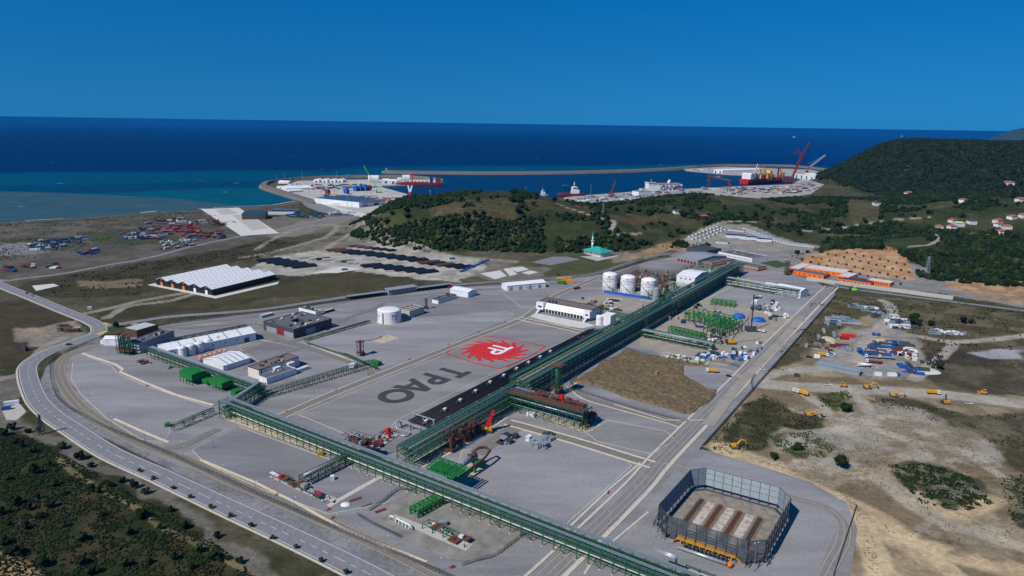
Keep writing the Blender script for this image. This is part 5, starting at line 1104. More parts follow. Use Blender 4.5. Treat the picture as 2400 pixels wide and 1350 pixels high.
def treeproto(seed,w,h,trunk,leaf='leaf'):
    me=crownmesh('crown',seed,w,h,trunk*.6); me.materials.append(MT[leaf]); R_=random.Random(seed)
    m=MB(); m.tube([(0,0,-.3),(.1,0,trunk*.6),(.15,.1,trunk+h*.4)],max(.12,w*.05),7,max(.05,w*.02))
    for k in range(4): a=k*1.6+R_.random(); m.tube([(0,0,trunk*.7),(math.cos(a)*w*.3,math.sin(a)*w*.3,trunk+h*.35)],w*.025,5,w*.01)
    tm=bpy.data.meshes.new('trunk'); tm.from_pydata(m.v,[],m.f); tm.materials.append(MT['bark']); return me,tm
PR=[treeproto(i,w,h,t,l) for i,(w,h,t,l) in enumerate(((3.6,4.6,1.2,'leaf'),(4.2,4.2,1.0,'leaf'),(3.2,5.2,1.3,'leaf'),(2.2,2.6,.8,'leaf2'),(5,5.5,2,'leaf'),(4.4,5,1.6,'leaf2')))]
NT=[0]
def where(x,y,g):
    px,py=pix(x,y,0)
    if g and g.startswith('dark bushes'): return ' in its upper left part' if py<1120 and px<160 else ' close to the verge' if px>py*1.05-900 else ' in its lower left part' if px<200 else ' in its lower middle part' if py>1270 else ' in its middle part'
    if g and g.startswith('single trees on the low'): return ' above the pipe yard' if px<1120 else ' left of the mosque' if px<1340 else ' above the mosque' if px<1520 else ' behind the portable cabin camp' if px<1800 else ' between camp and headland' if px<2000 else ' among the headland fields' if py<500 else ' around the red roofed village' if py<560 else ' below the red roofed village'
    if g and g.startswith('saplings on'): return ', upper rows' if py<620 else ', lower rows'
    if g and g.startswith('saplings lining'): return ', upper stretch' if py<1200 else ', lower stretch'
    return ''
def tree(k,x,y,z,s,label,group,name='tree',cat='tree'):
    q=where(x,y,group); label+=q; group=(group+q) if group else group
    t=root(name,label,cat,(x,y,z),random.uniform(0,360),group); t.scale=(s,s,s*random.uniform(.85,1.15)); NT[0]+=1
    for n_,me in (('crown',PR[k][0]),('trunk',PR[k][1])): o=bpy.data.objects.new(n_,me); COL.objects.link(o); o.parent=t
# heath bushes bottom left
bs=[(30,1008,1.1),(65,1015,.9),(90,1012,.8),(8,1022,1.2),(35,1040,1.1),(50,1048,.9),(75,1062,.9),(145,1052,1.1),(118,1092,.7),(184,1078,1.2),(212,1095,.8),(82,1110,1.3),(16,1127,.8),(287,1130,1),(313,1145,1.1),(343,1158,.9),(125,1140,1),(88,1170,.7),(36,1182,1.1),(115,1190,1.1),(4,1206,1),(64,1195,.8),(95,1215,.9),(400,1200,.8),(333,1212,1.2),(215,1148,1.1),(230,1155,.9),(188,1270,1.1),(33,1300,1.5),(8,1278,1.1),(465,1295,.8),(500,1310,1.2),(408,1312,.9),(290,1330,.9),(352,1320,.7),(448,1335,.8),(190,1325,.9),(215,1345,1),(508,1260,.9),(432,1240,.8),(260,1140,.7),(375,1240,.7),(300,1255,.8),(240,1210,.7),(150,1235,.8),(560,1320,.7),(150,1160,.7),(60,1240,.9),(100,1330,.9),(20,1232,.6)]
xs_=['near the left picture edge','in the left of the heath','in the middle of the heath','close to the highway verge']
for i,(px,py,s) in enumerate(bs):
    x,y=P(px,py); tree(i%3,x,y,0,s*.8,'dark green bush standing in the dark heath below the highway','dark bushes scattered over the heath','bush','bush')
for px,py in ((327,1106),(360,1124),(406,1147),(447,1168),(494,1192),(541,1213),(588,1236),(640,1264),(694,1286),(753,1318),(811,1346)):
    x,y=P(px,py); tree(3,x,y,0,.75,'small yellow-green sapling on the pale kerb of the highway','saplings lining the highway kerb','sapling','tree')
for px,py,s in ((1815,1075,.9),(1970,1095,1.2),(1870,1055,1),(1985,962,1.2),(1980,966,.9),(2140,752,1.3),(2140,763,1.5),(2152,763,1.2),(2183,763,1.3),(2258,757,1),(2275,758,1),(270,768,.9),(2200,865,1)):
    x,y=P(px,py); tree(random.choice((0,1,4)),x,y,0,s,'single round dark tree on the open construction land' if px>300 else 'small conifer on the roundabout lawn at the highway junction','single trees on the construction land' if px>300 else None)
# saplings on the orange terraces
k=0
for (a,b,n) in (((1880,612),(2110,668),13),((1905,604),(2120,655),12),((1940,597),(2130,640),11),((1985,594),(2120,622),8)):
    for i in range(n):
        t=i/(n-1); x,y,z=PT(a[0]+(b[0]-a[0])*t,a[1]+(b[1]-a[1])*t); tree(3,x,y,z,.95,'tiny dark sapling planted in the rows of the orange terraces','saplings on the orange terraces','sapling')
# forest masks
W_=lambda pts: Q(pts,True)
CLEAR=[W_(p) for p in ([(1860,600),(1990,584),(2080,586),(2135,612),(2165,668),(2090,662),(1980,640)],[(1420,505),(1480,498),(1530,510),(1500,530),(1440,520)],[(1530,500),(1620,505),(1600,525),(1520,520)],[(1300,500),(1360,480),(1400,490),(1370,508)],[(1560,560),(1660,540),(1640,552),(1500,585)],[(1985,472),(2060,467),(2060,518),(1985,528)],[(2080,482),(2200,472),(2256,478),(2200,493),(2120,490)],[(1810,502),(1870,500),(1870,526),(1810,526)],[(1650,462),(1760,457),(1795,478),(1700,480)],[(2250,500),(2380,500),(2400,516),(2290,513)],[(1820,545),(1900,540),(1960,555),(1920,572),(1840,560)],[(2070,560),(2170,555),(2180,572),(2090,580)],[(1000,492),(1075,472),(1088,500),(1012,513)],[(1090,470),(1190,462),(1198,478),(1112,483)],[(882,507),(948,502),(958,528),(902,533)],[(1222,470),(1318,470),(1328,488),(1242,498)],[(1270,527),(1395,517),(1415,548),(1330,568),(1275,550)],[(1480,540),(1600,530),(1560,560),(1490,570)],[(1590,562),(1680,518),(1780,520),(1960,575),(1920,590),(1760,590)],[(2180,490),(2225,487),(2218,528),(2192,520)],[(2190,512),(2400,508),(2420,545),(2200,540)],[(2130,575),(2200,570),(2190,590),(2110,590)])]
DENSE=[W_(p) for p in ([(845,515),(900,535),(960,528),(1010,515),(1100,505),(1240,520),(1275,560),(1280,592),(1215,603),(1000,578),(930,565),(870,552)],[(860,490),(985,462),(1075,462),(1090,472),(1000,490),(880,505)],[(1300,562),(1400,552),(1440,560),(1400,585),(1300,595)],[(1630,520),(1700,500),(1800,530),(1900,530),(1960,545),(1930,530),(2000,530),(2080,520),(2200,545),(2350,540),(2420,560),(2000,575),(1960,570),(1800,525),(1700,515)],[(2100,590),(2420,540),(2420,660),(2200,650)],[(2000,540),(2180,545),(2160,562),(1990,560)],[(2180,555),(2420,545),(2420,570),(2200,575)],[(1980,455),(2420,440),(2420,462),(2260,466),(2000,470)],[(1600,478),(1650,462),(1780,455),(1720,448),(1640,455)],[(2130,585),(2420,560),(2420,655),(2180,640)],[(1960,572),(2060,560),(2070,585),(1990,592)])]
def forest(name,label,x0,x1,y0,y1,n,s0,s1,fn,leaf='leaf'):
    x=rng.uniform(x0,x1,n);y=rng.uniform(y0,y1,n); k=fn(x,y); x,y=x[k],y[k]; z=hgt(x,y); n=len(x)
    if n==0: return
    R_=rng; s=R_.uniform(s0,s1,n); a=R_.uniform(0,6.28,n); ca,sa=np.cos(a),np.sin(a)
    V=IV[None]*(1+.45*(R_.random((n,len(IV),1))-.5)); V=V*np.stack([s,s*R_.uniform(.7,1.1,n),s*R_.uniform(.7,1.15,n)],1)[:,None,:]
    X_=V[:,:,0]*ca[:,None]-V[:,:,1]*sa[:,None];Y_=V[:,:,0]*sa[:,None]+V[:,:,1]*ca[:,None]
    V=np.stack([X_+x[:,None],Y_+y[:,None],V[:,:,2]+(z+s*.45)[:,None]],2).reshape(-1,3)
    Fq=(IF[None]+(np.arange(n)*len(IV))[:,None,None]).reshape(-1,3)
    me=npmesh(name,V,Fq,3); me.materials.append(MT[leaf]); t=np.repeat(R_.random(n),len(IV)); at=me.attributes.new('tint','FLOAT','POINT'); at.data.foreach_set('value',t.astype(np.float32))
    o=bpy.data.objects.new(name,me); COL.objects.link(o); o['kind']='stuff'; o['label']=label; o['category']=name.replace('_',' '); return o
def inany(x,y,L):
    r=np.zeros(x.shape,bool)
    for p in L: r|=segdist(x,y,p)[1]
    return r
trks=[smooth(Q(t,True),4) for t in ([(1300,475),(1340,490),(1400,510),(1440,520),(1430,545),(1460,550),(1500,547)],[(2130,578),(2180,573),(2200,560),(2195,550)],[(1850,540),(2000,530),(2100,515),(2180,510)])]
def offtrk(x,y):
    r=np.ones(x.shape,bool)
    for t in trks: r&=segdist(x,y,t,False)[0]>6
    return r
isdry=lambda x,y:segdist(x,y,LAND)[1]
def f_mid(x,y):
    z=hgt(x,y); edge=1057+(y-2000)*.141; ok=(z>2.0)&(y<2050)&~((y>1800)&(x>edge+30))&isdry(x,y)&offtrk(x,y)
    c=inany(x,y,CLEAR); d=inany(x,y,DENSE); nz=fbm(x+40,y,60,3); right=(x>300)
    return ok&~c&(d&(rng.random(len(x))<.9)|(nz>.535-.02*right)&(rng.random(len(x))<.8))
forest('hillside_wood','dark green wood and thickets covering the low hills behind the plant',-520,1700,850,1950,78000,2.0,4.6,f_mid)
def f_light(x,y):
    z=hgt(x,y); return (z>1.2)&(y<1950)&~inany(x,y,CLEAR)&(fbm(x-300,y,45,3)>.44)&isdry(x,y)&offtrk(x,y)&(rng.random(len(x))<.35)
forest('hillside_scrub','lighter yellow green scrub between the woods on the low hills',-520,1700,850,1900,60000,.6,1.7,f_light,'leaf2')
def f_head(x,y):
    z=hgt(x,y); edge=1057+(y-2000)*.141; q=(x-edge); bald=(fbm(x,y,50,3)>.60)&(x>1700)&(y>2200)
    return (z>8)&(q>6+20*vn(x,y,40))&(y>1790)&(y<2760)&~bald
forest('headland_forest','dense dark forest covering the big headland on the right',1050,2500,1790,2760,34000,3.6,7,f_head,'leafd')
# individual trees that stand out on the hills
cnt=0
spots=[(1362,480),(1383,487),(1600,505),(1365,513),(1556,525),(1690,510),(1730,505),(1745,512),(1770,503),(1800,530),(1836,500),(1872,545),(1874,548),(1940,560),(2100,440),(2150,455),(2170,458),(2210,460),(2240,475),(2190,470),(2025,515),(2100,520),(2120,525),(2140,505),(2165,485),(2250,440),(2360,452),(2375,460),(2385,445),(2320,470),(2280,550),(2300,545),(2330,560),(2360,550),(2390,555),(1250,478),(1222,484),(1214,492),(1300,470),(1330,470),(1112,500),(1132,497),(1093,520),(1120,470),(1150,463),(1200,470),(1040,465),(1010,470),(920,500),(905,520),(1400,470),(1392,480),(1445,490),(1470,495),(1520,490),(1580,485),(1620,495),(1640,490),(1430,565),(1438,553),(1450,565),(1500,570),(1480,560),(1330,580),(1350,570)]
for (px,py) in spots:
    x,y,z=PT(px,py+4); tree(random.choice((4,4,1,5)),x,y,z,random.uniform(1.1,1.7),'single tree standing above the scrub','single trees on the low hills')
R_=random.Random(3)
while NT[0]<292:
    px=R_.uniform(860,2400);py=R_.uniform(470,600); x,y,z=PT(px,py)
    if z>3 and y<1850 and not inany(np.array([x]),np.array([y]),CLEAR)[0] and isdry(np.array([x]),np.array([y]))[0]: tree(R_.choice((4,4,1,5)),x,y,z,R_.uniform(1.0,1.6),'single tree standing above the scrub','single trees on the low hills')
def lowveg(name,label,pts,n,s0,s1,leaf,thr=.45,ns=14):
    p=Q(pts); a=np.array(p); forest(name,label,a[:,0].min(),a[:,0].max(),a[:,1].min(),a[:,1].max(),n,s0,s1,lambda x,y: segdist(x,y,p)[1]&(fbm(x,y,ns,3)>thr),leaf)
lowveg('heath_scrub','low dark scrub and grass tufts of the heath below the highway',[(-300,1020),(60,1020),(150,1068),(235,1115),(330,1172),(400,1200),(500,1270),(580,1335),(640,1400),(-300,1400)],42000,.2,.6,'leaf',.38,9)
lowveg('heath_scrub','paler grass tufts of the heath below the highway',[(-300,1020),(60,1020),(150,1068),(235,1115),(330,1172),(400,1200),(500,1270),(580,1335),(640,1400),(-300,1400)],12000,.18,.4,'leaf2',.47,6)
lowveg('weed_patch','green weeds on the rubble mound right of the enclosure',[(2080,1090),(2170,1085),(2280,1120),(2290,1140),(2330,1180),(2260,1200),(2160,1180),(2110,1130)],7000,.12,.5,'leaf',.43,5)
lowveg('grass_patch','dry grass tufts over the rubble mounds of the bare land',[(1800,1000),(2000,960),(2350,1000),(2420,1300),(2100,1260),(1950,1130),(1760,1080)],9000,.08,.3,'leaf2',.5,9)
lowveg('weed_patch','dark weeds at the right picture edge of the bare land',[(2340,1120),(2450,1110),(2450,1260),(2370,1220)],3800,.12,.5,'leaf',.44,5)
lowveg('weed_patch','scrub strip along the fence right of the east road',[(1660,1040),(1740,950),(1790,925),(1870,960),(1940,975),(1900,1010),(1830,1000),(1790,1050),(1690,1070)],9500,.12,.42,'leaf',.45,5)
lowveg('weed_patch','scrub mound below the yellow excavator',[(1800,1020),(1900,1010),(1960,1050),(1930,1075),(1830,1060)],3400,.1,.42,'leaf2',.43,4)
lowveg('weed_patch','weeds between the haul road and the bare ground',[(1915,925),(1985,915),(2010,945),(1960,965),(1920,950)],1200,.15,.55,'leaf2',.46,7)
lowveg('weed_patch','weeds on the brown land at the far right',[(2030,935),(2100,930),(2180,950),(2260,970),(2420,960),(2450,1180),(2340,1060),(2280,1000),(2180,985),(2060,950)],5000,.15,.55,'leaf',.52,12)
lowveg('weed_patch','dark scrub of the field below the retaining wall',[(1905,700),(1960,690),(2060,700),(2230,705),(2420,730),(2420,870),(2200,850),(2130,780),(2040,735),(1960,775),(1840,870),(1800,870)],5200,.3,.9,'leaf',.53,16)
lowveg('weed_patch','dark scrub of the field behind the black warehouse',[(180,640),(300,620),(520,585),(640,560),(700,575),(640,600),(380,640),(330,690),(150,700),(60,690)],6500,.3,.9,'leaf',.52,20)
lowveg('weed_patch','green scrub of the dune strip by the sea',[(0,525),(340,505),(480,497),(560,520),(430,560),(150,600),(0,610)],5000,.4,1.1,'leaf2',.55,30)
# ------------------------------------------------------------ painted ground emblem and letters
MT['redp']=mat('red_ground_paint',(.56,.02,.025),.9,ns=1.3,amp=.3); MT['blackp']=mat('black_ground_paint',(.030,.030,.034),.95,ns=1.1,amp=.45,c2=(.085,.083,.088)); MT['whitep']=mat('white_ground_paint',(.72,.74,.76),.9,ns=.5,amp=.06)
ca,sa_=math.cos(math.radians(A)),math.sin(math.radians(A))
def loc2(o,u,v): return (o[0]-ca*u+sa_*v,o[1]-sa_*u-ca*v)   # u: reading direction (-A), v: letter up (+B)
def fitletters():
    # anchor measured on the ground: T top bar ends and O centre
    T=P(1076,871); O=P(929,928)
    return T,O
def poly(name,pts,mt,z=.17,par=None):
    n=len(pts); ar=sum(pts[i][0]*pts[(i+1)%n][1]-pts[(i+1)%n][0]*pts[i][1] for i in range(n))
    if ar<0: pts=pts[::-1]
    me=bpy.data.meshes.new(name); b=bmesh.new(); f=b.faces.new([b.verts.new((x,y,z)) for x,y in pts]); bmesh.ops.triangulate(b,faces=[f]); b.to_mesh(me); b.free(); me.materials.append(MT[mt]); o=bpy.data.objects.new(name,me); COL.objects.link(o)
    if par: o.parent=par
    return o
def ringpoly(name,outer,inner,mt,z,par=None):
    n=len(outer); me=bpy.data.meshes.new(name); ar=sum(outer[i][0]*outer[(i+1)%n][1]-outer[(i+1)%n][0]*outer[i][1] for i in range(n))
    if ar<0: outer,inner=outer[::-1],inner[::-1]
    me.from_pydata([(x,y,z) for x,y in outer]+[(x,y,z) for x,y in inner],[],[(i,(i+1)%n,n+(i+1)%n,n+i) for i in range(n)]); me.materials.append(MT[mt]); o=bpy.data.objects.new(name,me); COL.objects.link(o)
    if par: o.parent=par
    return o
def letter(ch,o,w,h,s,mt,z,t):   # o = bottom-left of the letter cell; returns parts
    L=lambda pts: [loc2(o,u,v) for u,v in pts]
    if ch=='T': poly('letter_t',L([(0,h),(w,h),(w,h-s),(w/2+s/2,h-s),(w/2+s/2,0),(w/2-s/2,0),(w/2-s/2,h-s),(0,h-s)]),mt,z,t)
    if ch=='P':
        R=h*.29; cy=h-R; aa=[math.pi/2-math.pi*k/12 for k in range(13)]; cx=w-R
        poly('letter_p_stem',L([(0,0),(0,h),(s,h),(s,0)]),mt,z,t)
        poly('letter_p_bar',L([(s,h),(cx,h),(cx,h-s),(s,h-s)]),mt,z,t); poly('letter_p_bar',L([(s,h-2*R+s),(cx,h-2*R+s),(cx,h-2*R),(s,h-2*R)]),mt,z,t)
        o_=L([(cx+R*math.cos(a),cy+R*math.sin(a)) for a in aa]); i_=L([(cx+(R-s)*math.cos(a),cy+(R-s)*math.sin(a)) for a in aa])
        for k in range(12): poly('letter_p_bowl',[o_[k],o_[k+1],i_[k+1],i_[k]],mt,z,t)
    if ch=='A':
        g_=s*1.15; poly('letter_a_leg',L([(0,0),(w/2-g_/2,h),(w/2+g_/2,h),(g_,0)]),mt,z,t); poly('letter_a_leg',L([(w,0),(w/2+g_/2,h),(w/2-g_/2,h),(w-g_,0)]),mt,z+.012,t)
        poly('letter_a_bar',L([(w*.24,h*.22),(w*.31,h*.38),(w*.69,h*.38),(w*.76,h*.22)]),mt,z+.024,t)
    if ch=='O':
        a=[k*2*math.pi/36 for k in range(36)]; ringpoly('letter_o',L([(w/2+w/2*math.cos(q),h/2+h/2*math.sin(q)) for q in a]),L([(w/2+(w/2-s)*math.cos(q),h/2+(h/2-s)*math.sin(q)) for q in a]),mt,z,t)
t=root('ground_lettering','large black letters painted on the grey gravel yard','lettering',(0,0,0))
def cell(px,py,w,h):
    c=P(px,py); return loc2(c,-w/2,-h/2)
letter('T',cell(1062,872,17,27),17,27,5.6,'blackp',.16,t)
letter('P',cell(1013,889,17,27),17,27,5.6,'blackp',.16,t)
letter('A',cell(974,906,25,27),25,27,5.4,'blackp',.16,t)
letter('O',cell(928.5,928,27.5,27),27.5,27,6,'blackp',.16,t)
t=root('ground_emblem','large red sunburst emblem with white letters in a red frame painted on the gravel','emblem',(0,0,0))
# frame: rounded quadrilateral in world
fc=Q([(1041,826.5),(1140,786.5),(1283,812),(1172,866.5)]); fcn=np.mean(fc,0)
def rounded(pts,r,n=7):
    out=[]; k=len(pts)
    for i in range(k):
        p0,p1,p2=[np.array(pts[j%k]) for j in (i-1,i,i+1)]; a=p1+(p0-p1)/np.linalg.norm(p0-p1)*r;b=p1+(p2-p1)/np.linalg.norm(p2-p1)*r
        for j in range(n+1): q=j/n; out.append(tuple((1-q)**2*a+2*q*(1-q)*p1+q*q*b))
    return out
# slightly bulged sides like the painted frame
def bulge(pts,f):
    out=[]
    for i in range(4):
        a,b=np.array(pts[i]),np.array(pts[(i+1)%4]); m=(a+b)/2; out+= [a, m+(m-fcn)*f]
    return out
o_=rounded(fc,8,7); big=[]
for i,p in enumerate(o_):
    big.append(np.array(p))
def bul(ps):
    res=[]; n=len(ps)
    for i in range(n):
        a=ps[i];b=ps[(i+1)%n]; L=np.linalg.norm(b-a); res.append(a)
        if L>25:
            d=np.array(((b-a)[1],-(b-a)[0]))/L; m=(a+b)/2; d=d if np.dot(d,m-fcn)>0 else -d
            for k in range(1,10): q=k/10; res.append(a+(b-a)*q+d*4*q*(1-q)*1.6)
    return res
big=bul(big); w_=1.7
def offs(ps,w):
    res=[]; n=len(ps)
    for i in range(n):
        d=ps[(i+1)%n]-ps[i-1]; d=d/(np.linalg.norm(d)+1e-9); q=np.array((d[1],-d[0])); q=q if np.dot(q,ps[i]-fcn)>0 else -q; res.append(ps[i]+q*w)
    return res
ringpoly('emblem_frame',[tuple(p) for p in offs(big,w_/2)],[tuple(p) for p in offs(big,-w_/2)],'redp',.16,t)
ec=P(1159,822); n=30; rx=25.2
poly('emblem_disc',[(ec[0]+rx*.66*math.cos(k*math.pi/24),ec[1]+rx*.66*math.sin(k*math.pi/24)) for k in range(48)],'redp',.20,t)
for k in range(n):
    b=2*math.pi*k/n; d=2*math.pi/n; pp=lambda a,r:(ec[0]+rx*r*math.cos(b+a*d),ec[1]+rx*r*math.sin(b+a*d)); ln=1.28 if k%2 else 1.08
    V=[pp(-.6,.60),pp(.6,.60),pp(.95,.84),pp(1.7,ln-.08),pp(2.3,ln),pp(1.2,ln-.07),pp(.2,.88)]
    me=bpy.data.meshes.new('sun_ray'); z_=.17+.002*(k%3); me.from_pydata([(x,y,z_) for x,y in V],[],[(0,1,2,6),(6,2,3,5),(5,3,4)]); me.materials.append(MT['redp']); o=bpy.data.objects.new('sun_ray',me); COL.objects.link(o); o.parent=t
letter('T',cell(1175,814.5,13.5,19),13.5,19,3.4,'whitep',.26,t); letter('P',cell(1157,823.5,13.5,19),13.5,19,3.4,'whitep',.26,t)
# ------------------------------------------------------------ harbour
def quay(name,pts,mt='dirt',z=.3): 
    mb=MB(); mb.prism([P(*p) for p in pts],-4,z); return struct(mb.build(name,mt))
MT['quay']=mat('quay_concrete',(.42,.395,.36),.9,ns=.02,amp=.18); MT['yardc']=mat('harbour_yard',(.33,.315,.29),.95,ns=.03,amp=.25)
quay('west_quay',[(650,441),(700,424),(900,420),(1026,421),(1034,428),(985,433),(898,435),(893,438),(928,448),(965,458),(985,476),(860,500),(800,498),(735,470),(690,455)],'quay')
quay('east_quay',[(1321,463),(1356,459),(1490,449),(1628,442),(1722,437),(1856,432),(1876,421),(1868,413),(1716,410),(1608,400),(1603,396),(1700,391),(1900,398),(1948,408),(1935,430),(1900,455),(1800,470),(1640,476),(1500,480),(1330,476)],'yardc')
slab('harbour_road',[(690,459),(760,478),(860,502),(850,510),(740,485),(680,462)],'paleconc',.45); slab('dark_basin_yard',[(707,476),(742,474),(800,495),(790,503),(750,498),(720,486)],'asph',.5)
def mound(name,label,pts,w,h,cat='breakwater'):
    W=smooth([P(*p,-2) for p in pts],10); n=len(W); prof=((-w/2,-3),(-w*.22,h),(-w*.12,h+.2),(w*.14,h-1.6),(w*.3,h-2.2),(w/2,-3)); V=[];Fc=[]
    for i in range(n):
        d=W[min(i+1,n-1)]-W[max(i-1,0)]; d=d/np.linalg.norm(d); q=np.array((-d[1],d[0])); e=min(1,min(i,n-1-i)/2+.25)
        for k,(o,z) in enumerate(prof): p=W[i]+q*o*e+np.array((random.uniform(-1,1),random.uniform(-1,1))); V.append((p[0],p[1],z*(e if z>0 else 1)+random.uniform(-.4,.4)))
    K=len(prof)
    for i in range(n-1):
        for k in range(K-1): a=i*K+k; Fc.append((a,a+K,a+K+1,a+1))
    m=MB(); m.add(V,Fc); o=m.build(name,'rubble'); return tag(o,label,cat)
mound('breakwater','long rubble breakwater closing the harbour from the sea',[(1640,393),(1560,399),(1450,404),(1300,407.5),(1150,408.5),(1000,407.5),(930,406.5),(896,405)],44,9)
mound('breakwater','curved rubble breakwater around the western harbour yard',[(735,480),(700,467),(655,453),(628,444),(619,438),(630,430),(660,425),(720,420),(830,416),(960,417),(1040,424)],34,7.5)
mound('breakwater','rubble bank at the sea side of the eastern quay',[(1600,395),(1680,389),(1760,389),(1860,391),(1960,402)],30,7)
t=root('harbour_light','small white harbour light on the head of the long breakwater','lighthouse',P(906,404)); MB().cyl(0,0,6,17,1.8,1.3,12).build('tower','white',t,True); MB().cyl(0,0,17,17.5,2.4,n=12).cyl(0,0,17.5,19.5,1,n=10).build('lantern','steel',t)
# warehouse with solar roof
C_=P(842,487); t=root('solar_warehouse','big white warehouse with solar panel roof and red lettering by the harbour','warehouse',C_,A+2); w=92;d=150
m=MB(); m.box(0,w,0,d,0,12.5); m.build('wall','white',t); m=MB().use('steel'); m.box(.4,w-.4,.4,d-.4,12.5,13.1); m.build('roof',None,t)
for i in range(4):
    for j in range(7):
        if (i,j) in ((3,0),): continue
        MB().box(3+i*w/4.05,3+i*w/4.05+19,4+j*d/7.1,4+j*d/7.1+17,13.2,13.5).build('solar_field','solar',t)
M4=Matrix.Translation((w*.55,-.3,8.5))@Matrix.Rotation(math.radians(90),4,'X'); lettering('TÜRKİYE PETROLLERİ A.O.',7,'red',t,flatm=M4); MB().box(w*.15,w*.3,-.2,.1,0,6).build('gate','grey',t); MB().box(w*.55,w*.72,-.2,.1,0,7).build('gate','dsteel',t)
gab('white gabled shed in front of the solar roofed warehouse',(824,483),(835,478),(795,476),6,9,axis='y',sn=False,name='shed',cat='shed')
def hall(label,a,b,d,he,hr,rt='whiteroof',wall='white',name='hall',axis='x',doors=0,side=1,cat='hall'):
    loc,r,L=ang(a,b); t=root(name,label,cat,loc,r); m=MB();ro=MB()
    if axis=='x': m.gable(0,L,0,d,0,he,hr-.2); ro.roofg(0,L,0,d,he,hr)
    else:
        m.gable(0,d,0,L,0,he,hr-.2); m.v=[(L-y,x,z) for x,y,z in m.v]; ro.roofg(0,d,0,L,he,hr); ro.v=[(L-y,x,z) for x,y,z in ro.v]
    m.build('wall',wall,t); ro.build('roof',rt,t)
    for i in range(doors): MB().box(L*(i+.5)/doors-4,L*(i+.5)/doors+4,-.3,.1,0,he*.7).build('door','dsteel',t)
    return t
hall('long white hall at the far quay behind the red production ship',(1672,405),(1693,407),260,14,18,axis='y',doors=2)
t=hall('widest white hall on the eastern quay with dark doors and red lettering',(1861,417),(1908,423.5),150,19,25,axis='y',doors=4); lettering('TÜRKİYE PETROLLERİ',6,'red',t,flatm=Matrix.Translation((38,-.4,19.5))@Matrix.Rotation(math.radians(90),4,'X'))
hall('low white hall at the right end of the eastern quay',(1912,421),(1945,424),80,9,13,axis='y')
hall('white hall with grey end standing on the eastern quay left of the ferry',(1481,458),(1497,460.5),46,13,15,wall='white',rt='steel')
for i,(x,l) in enumerate(((735,'first'),(754,'second'),(773,'third'),(790,'fourth'))): hall(f'white storage hall of the row near the western breakwater, {l} from the left',(x,427.5+(0)),(x+13,428),26,8,12,doors=1,name='storage_hall',axis='y')
hall('white round topped tent hall at the curve of the western breakwater, upper one',(652,430),(676,431),20,5,9,name='tent_hall'); hall('white tent hall at the curve of the western breakwater, middle one',(660,443),(672,447),75,6,11,name='tent_hall',axis='y'); hall('white tent hall at the curve of the western breakwater, lower one',(672,451),(678,452),40,5,9,name='tent_hall',axis='y')
hall('white tent hall at the curve of the western breakwater, leftmost one',(648,440),(654,443),40,4,7,name='tent_hall',axis='y')
hall('white hall pair at the pier, left roof',(897,430),(912,430),40,10,14,doors=1); hall('white hall pair at the pier, right roof',(913,431),(930,431),40,10,14,doors=1)
flat('dark blue roofed hangar beside the pale apron',(622,514),(628,507),(575,508),12,'dgrey','solar',sn=False,name='hangar',cat='hangar')
flat('long blue grey roofed row building behind the apron yard',(690,503),(700,497),(640,497),6,'cream','dblue',sn=False,name='row_building')
# silo groups
def silos(label,q,n,r,h,dx,group,mt='white'):
    s=None
    for i in range(n):
        x,y=P(q[0]+dx*i,q[1])
        if s is None: s=root('cement_silo',label,'silo',(x,y),0,group); MB().lathe(0,0,[(.3,3),(r,9),(r,h),(r*.3,h+1.5),(.05,h+1.6)],14).build('shell',mt,s,True); m=MB()
        if s and i==0:
            for a in range(4): m.box(r*.8*math.cos(a*1.57)-.25,r*.8*math.cos(a*1.57)+.25,r*.8*math.sin(a*1.57)-.25,r*.8*math.sin(a*1.57)+.25,0,9)
            m.build('leg_frame',mt,s)
        elif i: clone(s,(x,y),0)
silos('tall white silo of the left silo group on the harbour pier',(866,429),8,4,24,2.9,'left group of white silos on the pier'); silos('tall white silo of the right silo group on the harbour pier',(946,426),5,3.5,22,3.4,'right group of white silos on the pier')
silos('short white silo beside the twin pier halls',(934,430),4,3,18,2.2,'short white silos beside the pier halls')
# ships
def hullmesh(L,B,D,z0=-2,bow=.22,mt='dred'):
    m=MB(); st=[(-.5,.75),(-.42,.95),(-.2,1),(.1,1),(.5-bow,.96),(.5-bow*.4,.6),(.5,.06)]; V=[];K=len(st)
    for z,f in ((z0,.86),(z0+D*.4,.97),(z0+D,1.0)):
        for x,b in st: V.append((x*L*(1 if z>z0 else .97),b*B/2*f,z))
        for x,b in st[::-1]: V.append((x*L*(1 if z>z0 else .97),-b*B/2*f,z))
    n=2*K; Fc=[tuple(range(n))[::-1],tuple(range(2*n,3*n))]
    for s in range(2):
        for i in range(n): a=s*n+i;b=s*n+(i+1)%n; Fc.append((a,b,b+n,a+n))
    m.add(V,[f[::-1] for f in Fc]); return m
def shiprot(a,b): loc,r,L=ang(a,b); B_=P(*b); return ((loc[0]+B_[0])/2,(loc[1]+B_[1])/2),r,L
